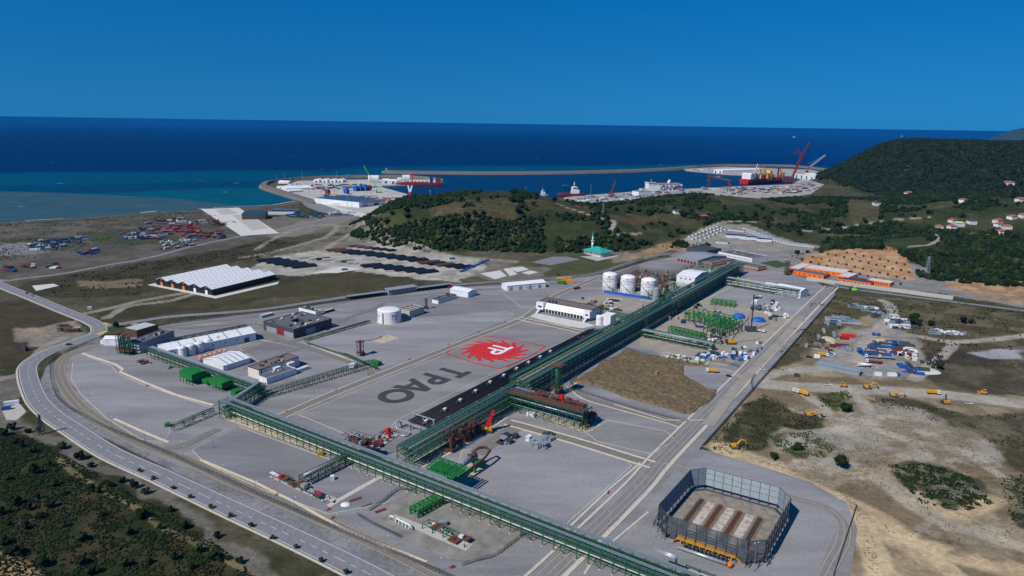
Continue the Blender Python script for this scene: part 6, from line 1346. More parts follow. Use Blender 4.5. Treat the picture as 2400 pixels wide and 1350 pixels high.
# ferry
c,r,L=shiprot((1508,449),(1597,448)); t=root('ferry','white car ferry with large dark lettering moored at the eastern quay','ferry',c,r); L=150
hullmesh(L,26,10,bow=.2).build('hull','white',t); m=MB().use('white'); m.box(-L*.36,L*.40,-12.5,12.5,8,22); m.build('superstructure',None,t)
MB().box(-L*.36-.1,-L*.22,-13,13,20,29).box(-L*.37,-L*.21,-15,15,27,29).build('bridge','white',t); MB().box(-L*.35,-L*.22,-13.2,13.2,25.6,26.9).build('bridge_window','glass',t)
m=MB().use('grey'); m.box(-L*.2,L*.36,-12,12,22,25); m.box(-L*.5,-L*.36,-12,12,8,9.5); m.build('deck_house',None,t)
m=MB().use('white'); m.tube([(L*.12,0,25),(L*.15,0,35)],4.5,8,3.5); m.build('funnel',None,t); MB().bar((-L*.27,0,29),(-L*.27,0,38),.8).bar((-L*.27,-3,34),(-L*.27,3,34),.6).build('mast','white',t)
lettering('GNV',20,'dblue',t,flatm=Matrix.Translation((12,-13.4,4.5))@Matrix.Rotation(math.radians(90),4,'X')@Matrix.Scale(1.25,4,(1,0,0)))
for k,(rr,mt) in enumerate(((14,'dblue'),(10.5,'dblue'),(7,'red'))):
    m=MB(); V=[];
    for i in range(15): a=math.radians(165-i*9.5); V+= [(48+rr*1.4*math.cos(a),-13.45,5+rr*math.sin(a)),(48+(rr-1.9)*1.4*math.cos(a),-13.45,5+(rr-1.9)*math.sin(a))]
    m.add(V,[(2*i,2*i+1,2*i+3,2*i+2) for i in range(14)]); m.build('arc_stripe',mt,t)
m=MB().use('orange'); 
for i in range(6): m.box(-20+i*12,-13+i*12,-14,-12.6,22.5,24.5)
m.build('lifeboat',None,t)
# production ship
c,r,L=shiprot((1722,434),(1850,424)); t=root('production_ship','long red production ship with yellow cranes and crowded process deck','ship',c,r-2); L=235
hullmesh(L,40,20,bow=.14).build('hull','dred',t)
m=hullmesh(L*.1,40.6,20,bow=.5); R_=random.Random(44)
# blunt bow panel in bright red towards the left
hm=MB(); hm.add([(-L/2-.6,-15,0),(-L/2-.6,15,0),(-L/2-3,19,17),(-L/2-3,8,20),(-L/2-3,0,16),(-L/2-3,-8,20),(-L/2-3,-19,17)],[(0,6,5,4,3,2,1)]); hm.build('bow_panel','red',t)
m=MB().use('white'); m.box(-L*.46,-L*.36,-18,18,18,36);m.box(-L*.45,-L*.38,-20,20,36,39); m.build('accommodation',None,t)
for k in range(46):
    x=R_.uniform(-.34,.42)*L;y=R_.uniform(-16,16);a=R_.uniform(4,14);b=R_.uniform(4,9);h=R_.uniform(6,20); mt=R_.choice(['dsteel','steel','brown','dsteel','green','cream','lyellow','steel','rust'])
    m=MB(); 
    if k%3==0: m.cyl(x,y,18,18+h,b*.35,n=8)
    elif k%3==1:
        for (xx,yy) in ((x,y),(x+a,y),(x,y+b),(x+a,y+b)): m.box(xx-.4,xx+.4,yy-.4,yy+.4,18,18+h)
        for z in (22,18+h): m.box(x,x+a,y,y+b,z-.6,z)
    else: m.box(x,x+a,y,y+b,18,18+h*.5); m.tube([(x,y,18+h*.6),(x+a,y,18+h*.6)],1.2,7)
    m.build('process_module',mt,t)
def pedcrane(x,y,h,mt,ang_=35,L_=40,az=0):
    m=MB().use(mt); m.cyl(x,y,18,18+h,3,2.2,10); m.box(x-4,x+4,y-3,y+3,18+h,24+h); dx=math.cos(az);dy=math.sin(az); e=math.radians(ang_)
    p=(x+dx*L_*math.cos(e),y+dy*L_*math.cos(e),22+h+L_*math.sin(e)); m.bar((x,y,22+h),p,2.2); m.bar(p,(p[0]+dx*14,p[1]+dy*14,p[2]-9),1.6); m.bar((x-4*dx,y-4*dy,32+h),p,.6); m.bar((x-4*dx,y,24+h),(x-4*dx,y,33+h),1); return m.build('deck_crane',None,t)
pedcrane(-70,-8,18,'lyellow',50,38,.3); pedcrane(-18,0,14,'yellow',65,26,2.8); pedcrane(2,2,26,'yellow',20,14,1)
for x in (0,20,96): MB().box(x-5,x+5,-20,-14,10,34).box(x-8,x+8,-19,-12,34,36).build('yellow_module','yellow',t)
MB().box(18,34,-12,10,18,44).build('orange_module','lyellow',t)
# lattice booms and cranes
def boom(m,p,q,w,n=10):
    p=Vector(p);q=Vector(q);d=(q-p);u=d.normalized().cross(Vector((0,1,0)));u=u.normalized() if u.length>.1 else Vector((1,0,0)); v=d.normalized().cross(u)
    C4=[u*a*w/2+v*b*w/2 for a,b in ((-1,-1),(1,-1),(1,1),(-1,1))]
    for c_ in C4: m.bar(p+c_*.6,q+c_*.6,w*.16)
    for i in range(n):
        for k in range(4): m.bar(p+d*i/n+C4[k]*.6,p+d*(i+1)/n+C4[(k+1)%4]*.6,w*.1)
def crane(label,q,tip,mt='red',w=2,base='yellow',jib=None,back=None,solid=False,name='crawler_crane',sc=1,cat='crane',basey=0):
    x,y=P(*q); X_,Y_=x,y; ht=hg(q[0],q[1],tip[1]); 
    # tip world x at same depth
    xx=P(tip[0],q[1])[0]; t=root(name,label,cat,(x,y)); dx=(tip[0]-q[0])*y/F*1.0
    m=MB().use('dsteel'); s=sc
    for yy in (-2.2*s,2.2*s): m.box(-4*s,4*s,yy-.6*s,yy+.6*s,0,1.4*s)
    m.build('crawler_track',None,t); m=MB().use(base); m.box(-3*s,3.4*s,-1.7*s,1.7*s,1.5*s,3.6*s); m.box(2.2*s,3.6*s,-2*s,-.9*s,3.6*s,4.4*s); m.build('cab_house',None,t); MB().box(-4.4*s,-3*s,-2*s,2*s,1.6*s,4*s).build('counterweight','dsteel',t)
    m=MB().use(mt); tp=(dx,0,ht)
    if solid: m.bar((0,0,2.4*s),(dx*.55,0,2.4*s+(ht-2.4*s)*.55),w,w); m.bar((dx*.5,0,2.4*s+(ht-2.4*s)*.5),tp,w*.65,w*.65)
    else: boom(m,(0,0,2.4*s),tp,w,max(6,int(ht/(w*1.6))))
    m.build('boom',None,t)
    MB().bar((-2.5*s,0,3.6*s),(-3*s if back is None else back[0],0,8*s if back is None else back[1]),.35*s).bar((-3*s if back is None else back[0],0,8*s if back is None else back[1]),(dx*.95,0,ht*.95),.12*s).build('backstay','dsteel',t)
    if jib: m=MB().use(mt); boom(m,tp,(jib[0],0,jib[1]),w*.7,6) ; m.build('jib',None,t)
    MB().bar(tp,(tp[0],0,ht*.55 if not solid else ht*.7),.12*s).box(tp[0]-.4*s,tp[0]+.4*s,-.4*s,.4*s,ht*.5 if not solid else ht*.66,ht*.55 if not solid else ht*.7).build('hook_line','dsteel',t)
    return t
# giant red ship crane
x,y=P(1848,431); S_=y/F; t=root('heavy_lift_crane','giant dark red lattice crane with raised boom behind the production ship','crane',(x,y)); m=MB().use('dred')
boom(m,(4*S_,0,6),(24*S_,0,68*S_),9,9); m.build('lower_boom',None,t); m=MB().use('dred'); boom(m,(24*S_,0,68*S_),(39*S_,0,95*S_),6,6); m.build('upper_boom',None,t)
m=MB().use('dred'); m.bar((24*S_,0,66*S_),(10*S_,0,81*S_),2.2); m.bar((24*S_,0,66*S_),(5*S_,0,73*S_),2.2); m.bar((-22*S_,0,10),(-28*S_,0,37*S_),3); m.bar((-30*S_,0,10),(-26*S_,0,37*S_),3);m.bar((-12*S_,0,10),(-25*S_,0,38*S_),2.5); m.build('back_mast',None,t)
m=MB().use('dred')
for k in range(14): a=R_.uniform(-12,8)*S_; m.bar((a,R_.uniform(-10,10),0),(a+R_.uniform(-6,6)*S_,R_.uniform(-10,10),R_.uniform(10,24)),1.6)
m.box(-10*S_,8*S_,-10,10,8,11); m.build('machine_frame',None,t); MB().bar((39*S_,0,95*S_),(38*S_,0,80*S_),1.2).box(37*S_,39*S_,-2,2,77*S_,80*S_).bar((39*S_,0,95*S_),(42*S_,0,94*S_),3).build('hook_block','black',t)
x,y=P(1891,405); S_=y/F; t=root('white_boom_crane','crane with long pale blue boom rising behind the widest white hall','crane',(x,y)); MB().bar((0,0,8),(6*S_,0,15*S_),3).box(-6,6,-4,4,0,9).build('base','dred',t); MB().bar((6*S_,0,14*S_),(38*S_,0,41*S_),6,6).build('boom','steel',t); MB().bar((0,0,20*S_),(36*S_,0,40*S_),.8).build('stay','steel',t)
x,y=P(1432,456); S_=y/F; t=root('tan_boom_crane','crane with thick tan boom on the eastern quay','crane',(x,y)); MB().bar((0,0,3),(9*S_,0,34*S_),4,4).build('boom','brown',t); MB().box(-8,8,-4,4,0,5).box(-4,4,-3,3,5,9).build('base','rust',t)
x,y=P(1543,452); S_=y/F; t=root('gantry_mast','leaning dark mast standing in front of the ferry','crane',(x,y)); MB().bar((0,0,3),(12*S_,0,21*S_),1.6).box(-9,9,-5,5,0,5).build('boom','brown',t)
# gantry
a_=P(1661,437);b_=P(1708,449); t=root('gantry_crane','tall rusty portal gantry standing on the quay before the red ship','gantry crane',a_,math.degrees(math.atan2(b_[1]-a_[1],b_[0]-a_[0]))); L=math.dist(a_,b_); hh=hg(1661,437,414)
for x in (0,L): 
    for yy in (-5,5): MB().bar((x,yy,0),(x,yy*.4,hh),2).build('leg','rust',t)
MB().box(-18,L+8,-2,2,hh,hh+4).build('girder','rust',t); MB().box(L*.4,L*.5,-3,3,hh+4,hh+7).build('trolley','steel',t)
# tugs
def tug(label,q,L,mt,heli=False):
    t=root('workboat',label,'boat',P(*q),12); hullmesh(L,L*.28,L*.12,z0=-2.5,bow=.3).build('hull',mt,t); MB().box(-L*.05,L*.25,-L*.1,L*.1,L*.09,L*.22).box(0,L*.18,-L*.09,L*.09,L*.22,L*.32).build('superstructure','white',t); MB().box(L*.02,L*.17,-L*.093,L*.093,L*.25,L*.29).build('bridge_window','glass',t)
    MB().bar((L*.08,0,L*.32),(L*.08,0,L*.5),L*.02).bar((L*.08,-L*.05,L*.42),(L*.08,L*.05,L*.42),L*.012).build('mast','white',t); MB().cyl(-L*.08,0,L*.09,L*.25,L*.04,n=10).build('funnel','dblue',t)
    if heli: MB().cyl(-L*.25,0,L*.36,L*.38,L*.14,n=8).bar((-L*.2,0,L*.2),(-L*.25,0,L*.36),L*.03).build('helideck','dgrey',t)
tug('white tug with tall mast moving in the harbour basin',(1269,458),42,'white'); tug('red hulled supply vessel with raised helideck at the quay corner',(1340,459),80,'dred',True)
c,r,L=shiprot((934,433),(1030,434)); t=root('supply_ship','long low dark red ship lying along the western pier','ship',c,r+180); L=150; hullmesh(L,20,9,bow=.1).build('hull','dred',t); MB().box(-L*.46,-L*.36,-7,7,7,24).build('superstructure','dred',t); MB().box(-L*.3,-L*.24,-7,7,7,28).build('funnel_casing','dblue',t); MB().box(-L*.2,L*.3,-6,6,7,10).build('deck_cargo','rust',t)
for i in range(5): MB().cyl(-20+i*12,0,7,15,3,n=8).build('deck_tank','white',t)
for q,l in (((1857,302),'left'),((2114,315.5),'right')): 
    x,y=P(q[0],q[1]+4,-2) if q[1]>314 else (P(1862,322,-2)); t=root('far_boat','tiny white vessel far out on the sea, %s one'%l,'boat',(x,y)); hullmesh(70,14,8,z0=-3).build('hull','white',t); MB().box(-25,-5,-6,6,4,14).build('superstructure','white',t)
# cable reels
MT['reelb']=mat('blue_cable_reel',(.01,.10,.36),.6,ns=.2,amp=.3)
def reel(label,q,r,mt,g): t=root('cable_reel',label,'cable reel',P(*q),60,g); m=MB(); m.tube([(-4,0,r),(-3.6,0,r)],r,20); m.tube([(3.6,0,r),(4,0,r)],r,20); m.build('flange',mt,t); MB().tube([(-3.6,0,r),(3.6,0,r)],r*.86,16).build('wound_cable','dblue' if mt=='reelb' else 'brown',t); MB().box(-4,4,-r*.7,-r*.4,0,1.5).box(-4,4,r*.4,r*.7,0,1.5).build('cradle','dsteel',t)
G_='giant cable reels on the western harbour yard'
reel('blue giant cable reel standing apart in front of the warehouse',(812,454),8,'reelb',G_); reel('blue giant cable reel, left of the row of four',(834,448),8,'reelb',G_); reel('blue giant cable reel, second of the row of four',(844,447.5),8,'reelb',G_); reel('blue giant cable reel, third and largest of the row of four',(855,447),9.5,'reelb',G_); reel('dark red giant cable reel at the right of the row of four',(865,446.5),8,'dred',G_); reel('dark red cable reel standing alone at the left yard',(768,455),7,'dred',G_)
crane('green crawler crane with thin green boom at the western yard',(888,452),(855,389),'lime',2.2,'lime',sc=1.8)
# red and white V-legged mobile crane tip at the hill edge
x,y=P(961,457); S_=y/F; t=root('harbour_crane','red and white harbour crane at the quay corner beside the hill','crane',(x,y)); m=MB().use('white'); m.bar((-1*S_,0,7*S_),(-4*S_,0,22*S_),4); m.bar((1*S_,0,7*S_),(5*S_,0,22*S_),4); m.use('red'); m.bar((-4*S_,0,21*S_),(-4.5*S_,0,26*S_),3.6); m.bar((5*S_,0,21*S_),(8*S_,0,54*S_),2.4); m.box(-2.5*S_,2.5*S_,-5,5,0,7*S_); m.build('frame',None,t)
# light masts
def lamp_proto(h,arm=1.6,mt='steel',name='street_lamp',heads=1):
    t=root(name,'','street lamp'); MB().tube([(0,0,0),(0,0,h)],.13,6,.07).box(-.3,.3,-.3,.3,0,.5).build('pole',mt,t)
    for s in ([1] if heads==1 else [1,-1]): MB().bar((0,0,h-.1),(s*arm,0,h+.2),.1).build('arm',mt,t); MB().box(s*arm-.35,s*arm+.35,-.14,.14,h+.12,h+.26).build('lamp_head','white',t)
    return t
MH=root('mast_light','','light mast'); MB().tube([(0,0,0),(0,0,32)],.55,6,.25).build('pole','steel',MH); MB().cyl(0,0,31,32.5,1.6,n=8).build('lamp_ring','steel',MH)
gm='tall light masts of the harbour'
for i,q in enumerate(((704,453),(724,459),(753,466),(785,477),(815,486),(892,452),(908,450),(872,476),(814,432),(650,436),(668,431),(710,428),(790,424),(924,440),(1008,476),(1384,460),(1010,478),(1232,466),(1900,440))):
    o=MH if i==0 else clone(MH,(0,0),0); o.location=(*P(*q),0); o['label']='tall slim light mast standing on the harbour yards'; o['group']=gm
# ------------------------------------------------------------ lamps, fences, vehicles, stores
LP=lamp_proto(8.3); LP['label']='grey street lamp beside the plant service road'; LP['group']='street lamps along the plant roads'
# along service road / inner roads; east road
ls=[(786,1238),(904,1290),(1027,1343),(431,1076),(340,1034),(262,1003),(521,1120),(600,1158),(690,1196),(213,806),(208,930),(150,830),(1600,1015+75),(1558,1120),(1485,1173),(1423,1236),(1370,1290),(1545,1048),(1640,990),(1700,925),(1760,860),(1810,800),(1860,745),(1535,1260),(990,1022),(1075,1095),(1384,1040),(1300,1010),(1213,740),(1080,800),(960,850),(828,905),(740,945),(870,880),(1155,765),(600,770),(680,750),(500,1050),(1290,905),(1470,948),(1545,975)]
for i,q in enumerate(ls):
    o=LP if i==0 else clone(LP,(0,0),0); o.location=(*P(*q),0); o.rotation_euler=(0,0,math.radians(A-90 if i<12 else A))
hm=lamp_proto(15,1.0,'steel','flood_light_mast',2); hm['label']='tall flood light mast behind the louvred enclosure'; hm['category']='light mast'; hm.location=(*P(1641,1100),0)
o=clone(hm,P(1766,1340),20,'tall flood light mast in front of the louvred enclosure')
def fence(label,pts,h=2.6,sp=3,mt='dsteel',k=4,base=None,panel=True,name='fence',pw=.12):
    W=smooth([P(*p) for p in pts],k); c=np.mean(W,0); m=MB(); m.use(mt); acc=0; pos=[]
    for i in range(len(W)-1):
        a,b=W[i]-c,W[i+1]-c; L=np.linalg.norm(b-a); n=max(1,int(round(L/sp)))
        for j in range(n): pos.append(a+(b-a)*j/n)
        if panel:
            for z in (h*.08,h*.3,h*.52,h*.74,h*.97): m.bar((*a,z),(*b,z),.10,.10)
    t=root(name,label,'fence',(c[0],c[1]))
    if panel: m.build('mesh_panel',None,t)
    m=MB().use(mt); 
    for p in pos: m.box(p[0]-pw/2,p[0]+pw/2,p[1]-pw/2,p[1]+pw/2,0,h+.3)
    if len(pos)>100: m.build('post',None,t)['kind']='stuff'
    else:
        q0=MB().use(mt).box(-pw/2,pw/2,-pw/2,pw/2,0,h+.3).build('post',None,t); q0.location=(*pos[0],0)
        for p in pos[1:]: q=q0.copy(); COL.objects.link(q); q.location=(*p,0)
    if base: m=MB(); ribmb(m,[w_-c for w_ in W],-.25,.25,.5,thick=.5); m.build('plinth',base,t)
    return t
fence('dark steel fence between the highway and the plant service road',[(225,805),(180,815),(140,828),(122,845),(118,880),(130,925),(152,950),(190,975),(260,1010),(380,1060),(480,1105),(600,1160),(760,1230),(880,1280),(1030,1345),(1100,1378)],2.8,3,'dsteel',6)
fence('pale wire fence beside the highway with white posts',[(112,850),(104,880),(112,920),(150,965),(210,1000),(330,1052),(470,1115),(600,1170),(745,1235),(900,1305),(1010,1352)],1.4,5,'steel',6,panel=False)
fence('perimeter fence with posts along the far road, left stretch',[(330,770),(400,758),(500,746),(600,735),(700,722),(815,705)],3.6,3.0,'dsteel',4,'conc',pw=.42)
fence('perimeter fence with posts along the far road, middle stretch',[(1062,676),(1200,663),(1330,652),(1400,644),(1470,622),(1510,608)],3.6,3.0,'dsteel',4,'conc',pw=.42)
fence('perimeter fence with posts beside the grey hall',[(1515,607),(1560,598),(1600,592)],3.2,3,'steel',3,'conc',pw=.28)
fence('perimeter fence beside the roundabout of the plant entrance',[(228,803),(248,795),(262,788),(275,783)],2.8,3,'dsteel',3)
fence('dark fence around the brown soil stockpile, left side',[(1440,818),(1400,845),(1345,888),(1338,900),(1360,918),(1420,938),(1500,962),(1590,985),(1612,988)],2.6,3,'dsteel',3)
fence('dark fence between construction lot and soil stockpile',[(1460,815),(1520,832),(1600,842),(1690,850),(1735,862)],2.2,3,'dsteel',3)
fence('dark fence along the right border of the plant',[(1640,1055),(1700,988),(1760,920),(1850,818),(1960,692)],2.4,3,'dsteel',3)
fence('dark wire fence on the right side of the haul gate',[(1770,880),(1760,895),(1765,920)],2.4,3,'dsteel',2)
fence('low dark fence around the helipad yard drain',[(895,790),(880,797),(850,800)],1.2,3,'dsteel',2)
fence('dark fence around the small skid yard, left side',[(866,1198),(900,1175),(935,1148),(968,1152)],2,3,'dsteel',2)
fence('dark fence around the small skid yard, bottom side',[(838,1208),(870,1228),(905,1245),(940,1262)],2,3,'dsteel',2)
fence('curved fence at the bottom of the small skid yard',[(1083,1328),(1120,1315),(1160,1305),(1190,1283),(1222,1258),(1225,1250)],2,3,'dsteel',4)
fence('pale mesh fence beside the orange compound',[(1900,655),(1990,672),(2090,688)],2,4,'steel',3)
fence('fence with posts along the top of the orange terraces',[(1870,600),(1990,588),(2070,583)],2,5,'dsteel',3)
fence('railing along the edge of the enclosure road',[(2007,1187),(1990,1240),(1960,1330),(1945,1380)],1.2,2.2,'dsteel',3,pw=.3)
# vehicles
def car_proto(kind='car',mt='white'):
    t=root(kind,'','car'); L=4.9;w=1.9
    m=MB(); m.add([(-L/2,-w/2,.45),(L/2,-w/2,.45),(L/2,w/2,.45),(-L/2,w/2,.45),(-L/2,-w/2,.95),(L/2,-w/2*.95,.85),(L/2,w/2*.95,.85),(-L/2,w/2,.95)],[(3,2,1,0),(4,5,6,7),(0,1,5,4),(1,2,6,5),(2,3,7,6),(3,0,4,7)]); m.build('body',mt,t)
    xb=-.1 if kind=='pickup_truck' else -L/2+.35
    m=MB(); m.add([(xb,-w/2+.05,.95),(1.3,-w/2+.05,.9),(1.3,w/2-.05,.9),(xb,w/2-.05,.95),(xb+.35,-w/2+.25,1.55),(.6,-w/2+.25,1.55),(.6,w/2-.25,1.55),(xb+.35,w/2-.25,1.55)],[(0,1,5,4),(1,2,6,5),(2,3,7,6),(3,0,4,7)]); m.build('window','glass',t); MB().box(xb+.3,.65,-w/2+.22,w/2-.22,1.55,1.62).build('roof',mt,t)
    if kind=='pickup_truck': MB().box(-L/2+.1,xb-.1,-w/2+.15,w/2-.15,.955,.99).build('cargo_bed','dsteel',t)
    for x in (-1.5,1.5):
        for y in (-w/2,w/2-.22): MB().tube([(x,y,.36),(x,y+.22,.36)],.36,12).build('wheel','tyre',t)
    return t
def place(o,q,rot,label,first,group=None): 
    o=o if first else clone(o,(0,0),0); o.location=(*(P(*q)),.13); o.rotation_euler=(0,0,math.radians(rot)); o['label']=label; o['category']=o.get('category')
    if group: o['group']=group
pk=car_proto('pickup_truck','white')
for i,(q,r,l) in enumerate((((1940,903),-10,'white pickup on the haul road left of the small yellow roller'),((2270,947),-14,'white pickup on the haul road at the right, beside the drilling rig'),((2050,864),-10,'white pickup parked right of the long steel shed'),((1909,819),-20,'white pickup parked beside the small yellow generator'),((75,695),120,'white pickup driving on the highway at the upper left'),((1786,866),-70,'white pickup waiting at the haul gate'),((733,708),30,'white van on the perimeter road behind the courtyard building'),((1840,610),-20,'white car on the road behind the long office block'),((1800,601),-20,'small white car on the road above the office block'))): place(pk,q,r,l,i==0)
pcr=car_proto('parked_car','black')
for i,(q,r,l) in enumerate((((768,773),60,'black car parked in front of the courtyard building'),((162,809),25,'dark car driving on the highway curve beside the fence'),((1896,838),-15,'black car parked left of the orange dump truck'),((1548,602),30,'dark car on the perimeter road before the grey hall'),((1708,883),-40,'dark car beside the stockpile haul track'),((63,688),120,'dark car behind the white pickup on the highway'),((1309,645),15,'dark car on the perimeter road above the green container'))): place(pcr,q,r,l,i==0)
vn_=car_proto('van','white'); vn_.scale=(1.15,1.1,1.3); vn_.location=(*P(780,765),.1); vn_.rotation_euler=(0,0,math.radians(50)); vn_['label']='white van parked in front of the courtyard building'
def truck_proto(mt='yellow',kind='dump_truck'):
    t=root(kind,'','truck'); MB().box(-4.6,4,-.5,.5,.8,1.2).build('chassis','dsteel',t)
    MB().box(2.6,4.8,-1.25,1.25,1,3.1).build('cab','white' if kind!='flatbed_truck' or 1 else mt,t); MB().box(4.75,4.83,-1.1,1.1,2,2.9).box(3.2,4.5,-1.28,-1.24,2.1,2.8).box(3.2,4.5,1.24,1.28,2.1,2.8).build('windscreen','glass',t)
    if kind=='dump_truck':
        m=MB(); m.add([(-4.8,-1.05,1.3),(2.3,-1.05,1.3),(2.3,1.05,1.3),(-4.8,1.05,1.3),(-5,-1.3,3.1),(2.4,-1.3,3.1),(2.4,1.3,3.1),(-5,1.3,3.1),(-4.7,-1.15,3.1),(2.2,-1.15,3.1),(2.2,1.15,3.1),(-4.7,1.15,3.1),(-4.6,-.95,1.8),(2.1,-.95,1.8),(2.1,.95,1.8),(-4.6,.95,1.8)],
          [(3,2,1,0),(0,1,5,4),(1,2,6,5),(2,3,7,6),(3,0,4,7),(4,5,9,8),(5,6,10,9),(6,7,11,10),(7,4,8,11),(8,9,13,12),(9,10,14,13),(10,11,15,14),(11,8,12,15),(12,13,14,15)]); m.build('tipper_body',mt,t)
    elif kind=='tanker_truck': MB().tube([(-7,0,2.3),(2.2,0,2.3)],1.15,14).build('tank',mt,t,True)
    else: MB().box(-8.5,2.3,-1.25,1.25,1.3,1.55).box(-8.5,-8.3,-1.25,1.25,1.55,2.4).box(-8.5,2.3,-1.25,-1.18,1.55,2.1).build('flat_bed',mt,t)
    for x in ((-3.9,-2.5,1.6,3.4) if kind=='dump_truck' else (-7,-5.7,-1.5,3.4)):
        for y in (-1.25,.9): MB().tube([(x,y,.5),(x,y+.35,.5)],.5,12).build('wheel','tyre',t)
    return t
dt=truck_proto()
for i,(q,r,l) in enumerate((((2187,924),-8,'orange dump truck with white cab on the haul road near the right edge'),((1928,835),-20,'orange dump truck parked beside the black car'),((1668,873),165,'orange dump truck standing on the soil stockpile track'),((1880,925),130,'orange dump truck, left one of the touching pair'),((1872,921),150,'orange dump truck, right one of the touching pair'))): place(dt,q,r,l,i==0)
fb=truck_proto('steel','flatbed_truck')
for i,(q,r,l) in enumerate((((2040,839),168,'white flatbed truck with long trailer, front one of the pair'),((2072,841),168,'white flatbed truck with long trailer, right one of the pair'),((1838,744),-30,'white truck near the pale pump frames'))): place(fb,q,r,l,i==0)
tk=truck_proto('white','tanker_truck'); place(tk,(2022,860),170,'white tanker truck parked behind the long steel shed',True)
rt=truck_proto('dred','flatbed_truck'); place(rt,(2042,851),165,'dark red flatbed truck below the two white flatbeds',True)
rt=truck_proto('cream','flatbed_truck'); place(rt,(1782,778),-40,'pale concrete pump truck parked between the two blue tarps',True)
def exc_proto():
    t=root('excavator','','excavator')
    for y in (-1.5,1.5): MB().add([(-2.2,y-.35,.1),(2.2,y-.35,.1),(2.5,y-.35,.6),(2.2,y-.35,1),(-2.2,y-.35,1),(-2.5,y-.35,.6),(-2.2,y+.35,.1),(2.2,y+.35,.1),(2.5,y+.35,.6),(2.2,y+.35,1),(-2.2,y+.35,1),(-2.5,y+.35,.6)],[(0,1,2,3,4,5),(11,10,9,8,7,6),(1,0,6,7),(2,1,7,8),(3,2,8,9),(4,3,9,10),(5,4,10,11),(0,5,11,6)]) if False else None
    for y in (-1.4,1.4): MB().box(-2.4,2.4,y-.35,y+.35,0,.95).build('track','dsteel',t)
    MB().box(-2.6,1.4,-1.4,1.4,1.1,2.4).build('house','yellow',t); MB().box(.2,1.7,-1.4,-.4,1.3,3).build('cab','glass',t); MB().box(.15,1.75,-1.45,-.35,3,3.1).build('cab_roof','yellow',t); MB().box(-3,-2.5,-1.4,1.4,1.1,2.2).build('counterweight','dsteel',t)
    MB().bar((1.2,.3,1.8),(3.8,.3,4.8),.6,.7).bar((3.8,.3,4.8),(6.2,.3,4.2),.5,.6).build('boom','yellow',t); MB().bar((6.2,.3,4.4),(7.4,.3,1.8),.4,.45).build('stick','yellow',t); MB().box(6.7,7.7,-.3,.9,.9,1.9).build('bucket','dsteel',t); return t
ex=exc_proto()
for i,(q,r,l) in enumerate((((1722,1050),10,'yellow excavator digging at the left edge of the bare land'),((1898,976),-5,'yellow excavator on the green mound below the haul road'),((2033,911),-5,'dark yellow excavator on the haul road left of the light one'),((2095,930),-10,'light yellow excavator with stretched arm below the haul road'))): place(ex,q,r,l,i==0); 
for o in bpy.data.objects:
    if o.get('category')=='excavator': o.scale=(1.1,1.1,1.1)
def dozer(label,q,r,mt='yellow',name='bulldozer',roller=False):
    t=root(name,label,name.replace('_',' '),P(*q),r)
    if roller:
        MB().tube([(1.8,-1.1,.75),(1.8,1.1,.75)],.75,14).build('drum','dsteel',t)
        for y in (-1,.7): MB().tube([(-1.3,y,.7),(-1.3,y+.35,.7)],.7,12).build('wheel','tyre',t)
    else:
        for y in (-1.2,1.2): MB().box(-2,2,y-.3,y+.3,0,1).build('track','dsteel',t)
        MB().box(2.3,2.6,-1.9,1.9,.1,1.4).bar((1.5,-1.2,.6),(2.3,-1.2,.6),.2).bar((1.5,1.2,.6),(2.3,1.2,.6),.2).build('blade',mt,t)
    MB().box(-2,1.4,-1,1,1,2).box(.2,1.4,-.8,.8,2,2.2).build('body',mt,t); MB().box(-1.5,-.1,-.8,.8,2,2.9).build('cab','glass',t); MB().box(-1.6,0,-.9,.9,2.9,3.05).build('cab_roof',mt,t); t.scale=(1.2,1.2,1.2)
dozer('small yellow bulldozer working on top of the soil stockpile',(1539,879),60); dozer('small orange bulldozer at the far right of the haul road',(2303,923),170); dozer('small yellow roller on the haul road right of the white pickup',(1976,907),-10,name='road_roller',roller=True)
# cranes of the plant
crane('red telescopic crane with yellow carrier beside the main rack',(1140,1012),(1158,962),'red',2.5,'yellow',solid=True,sc=1.1,name='mobile_crane')
crane('yellow crane with long thin dark boom at the construction rack',(1712,806),(1752,742),'dsteel',.9,'yellow',sc=1.1,name='crawler_crane')
crane('crawler crane with dark upright boom beside the green post frame',(1760,776),(1759,690),'black',1.3,'dsteel',sc=1.3)
crane('crawler crane with leaning dark green boom crossing the main rack',(1520,790),(1501,713),'green',1.1,'dsteel',sc=1.2)
crane('lime green crane standing before the cream process rack',(1726,672),(1728,648),'lime',1.8,'dsteel',solid=True,name='mobile_crane')
crane('lime green telescopic crane at the end of the retaining wall',(1999,683),(2010,661),'lime',1.1,'lime',solid=True,name='mobile_crane')
crane('dark drilling rig with upright mast on the haul road',(2216,946),(2214,924),'dsteel',1.1,'yellow',sc=.7,name='drilling_rig')
crane('small red crane beside the admin building yard',(1361,797),(1369,787),'red',.8,'dsteel',solid=True,sc=.7,name='mobile_crane')
crane('rusty broken crane lying on the land left of the highway',(55,822),(63,808),'rust',1.4,'brown',sc=.9)
t=root('articulated_pump','dark blue concrete pump with folded boom inside the construction lot','machine',P(1640,768),-20); MB().box(-4,4,-1.2,1.2,.4,2).build('body','purple',t); MB().bar((-3,0,2),(-9,0,7),.9).bar((-9,0,7),(3,0,6),.8).bar((3,0,6),(9,0,2.5),.8).build('boom','purple',t)
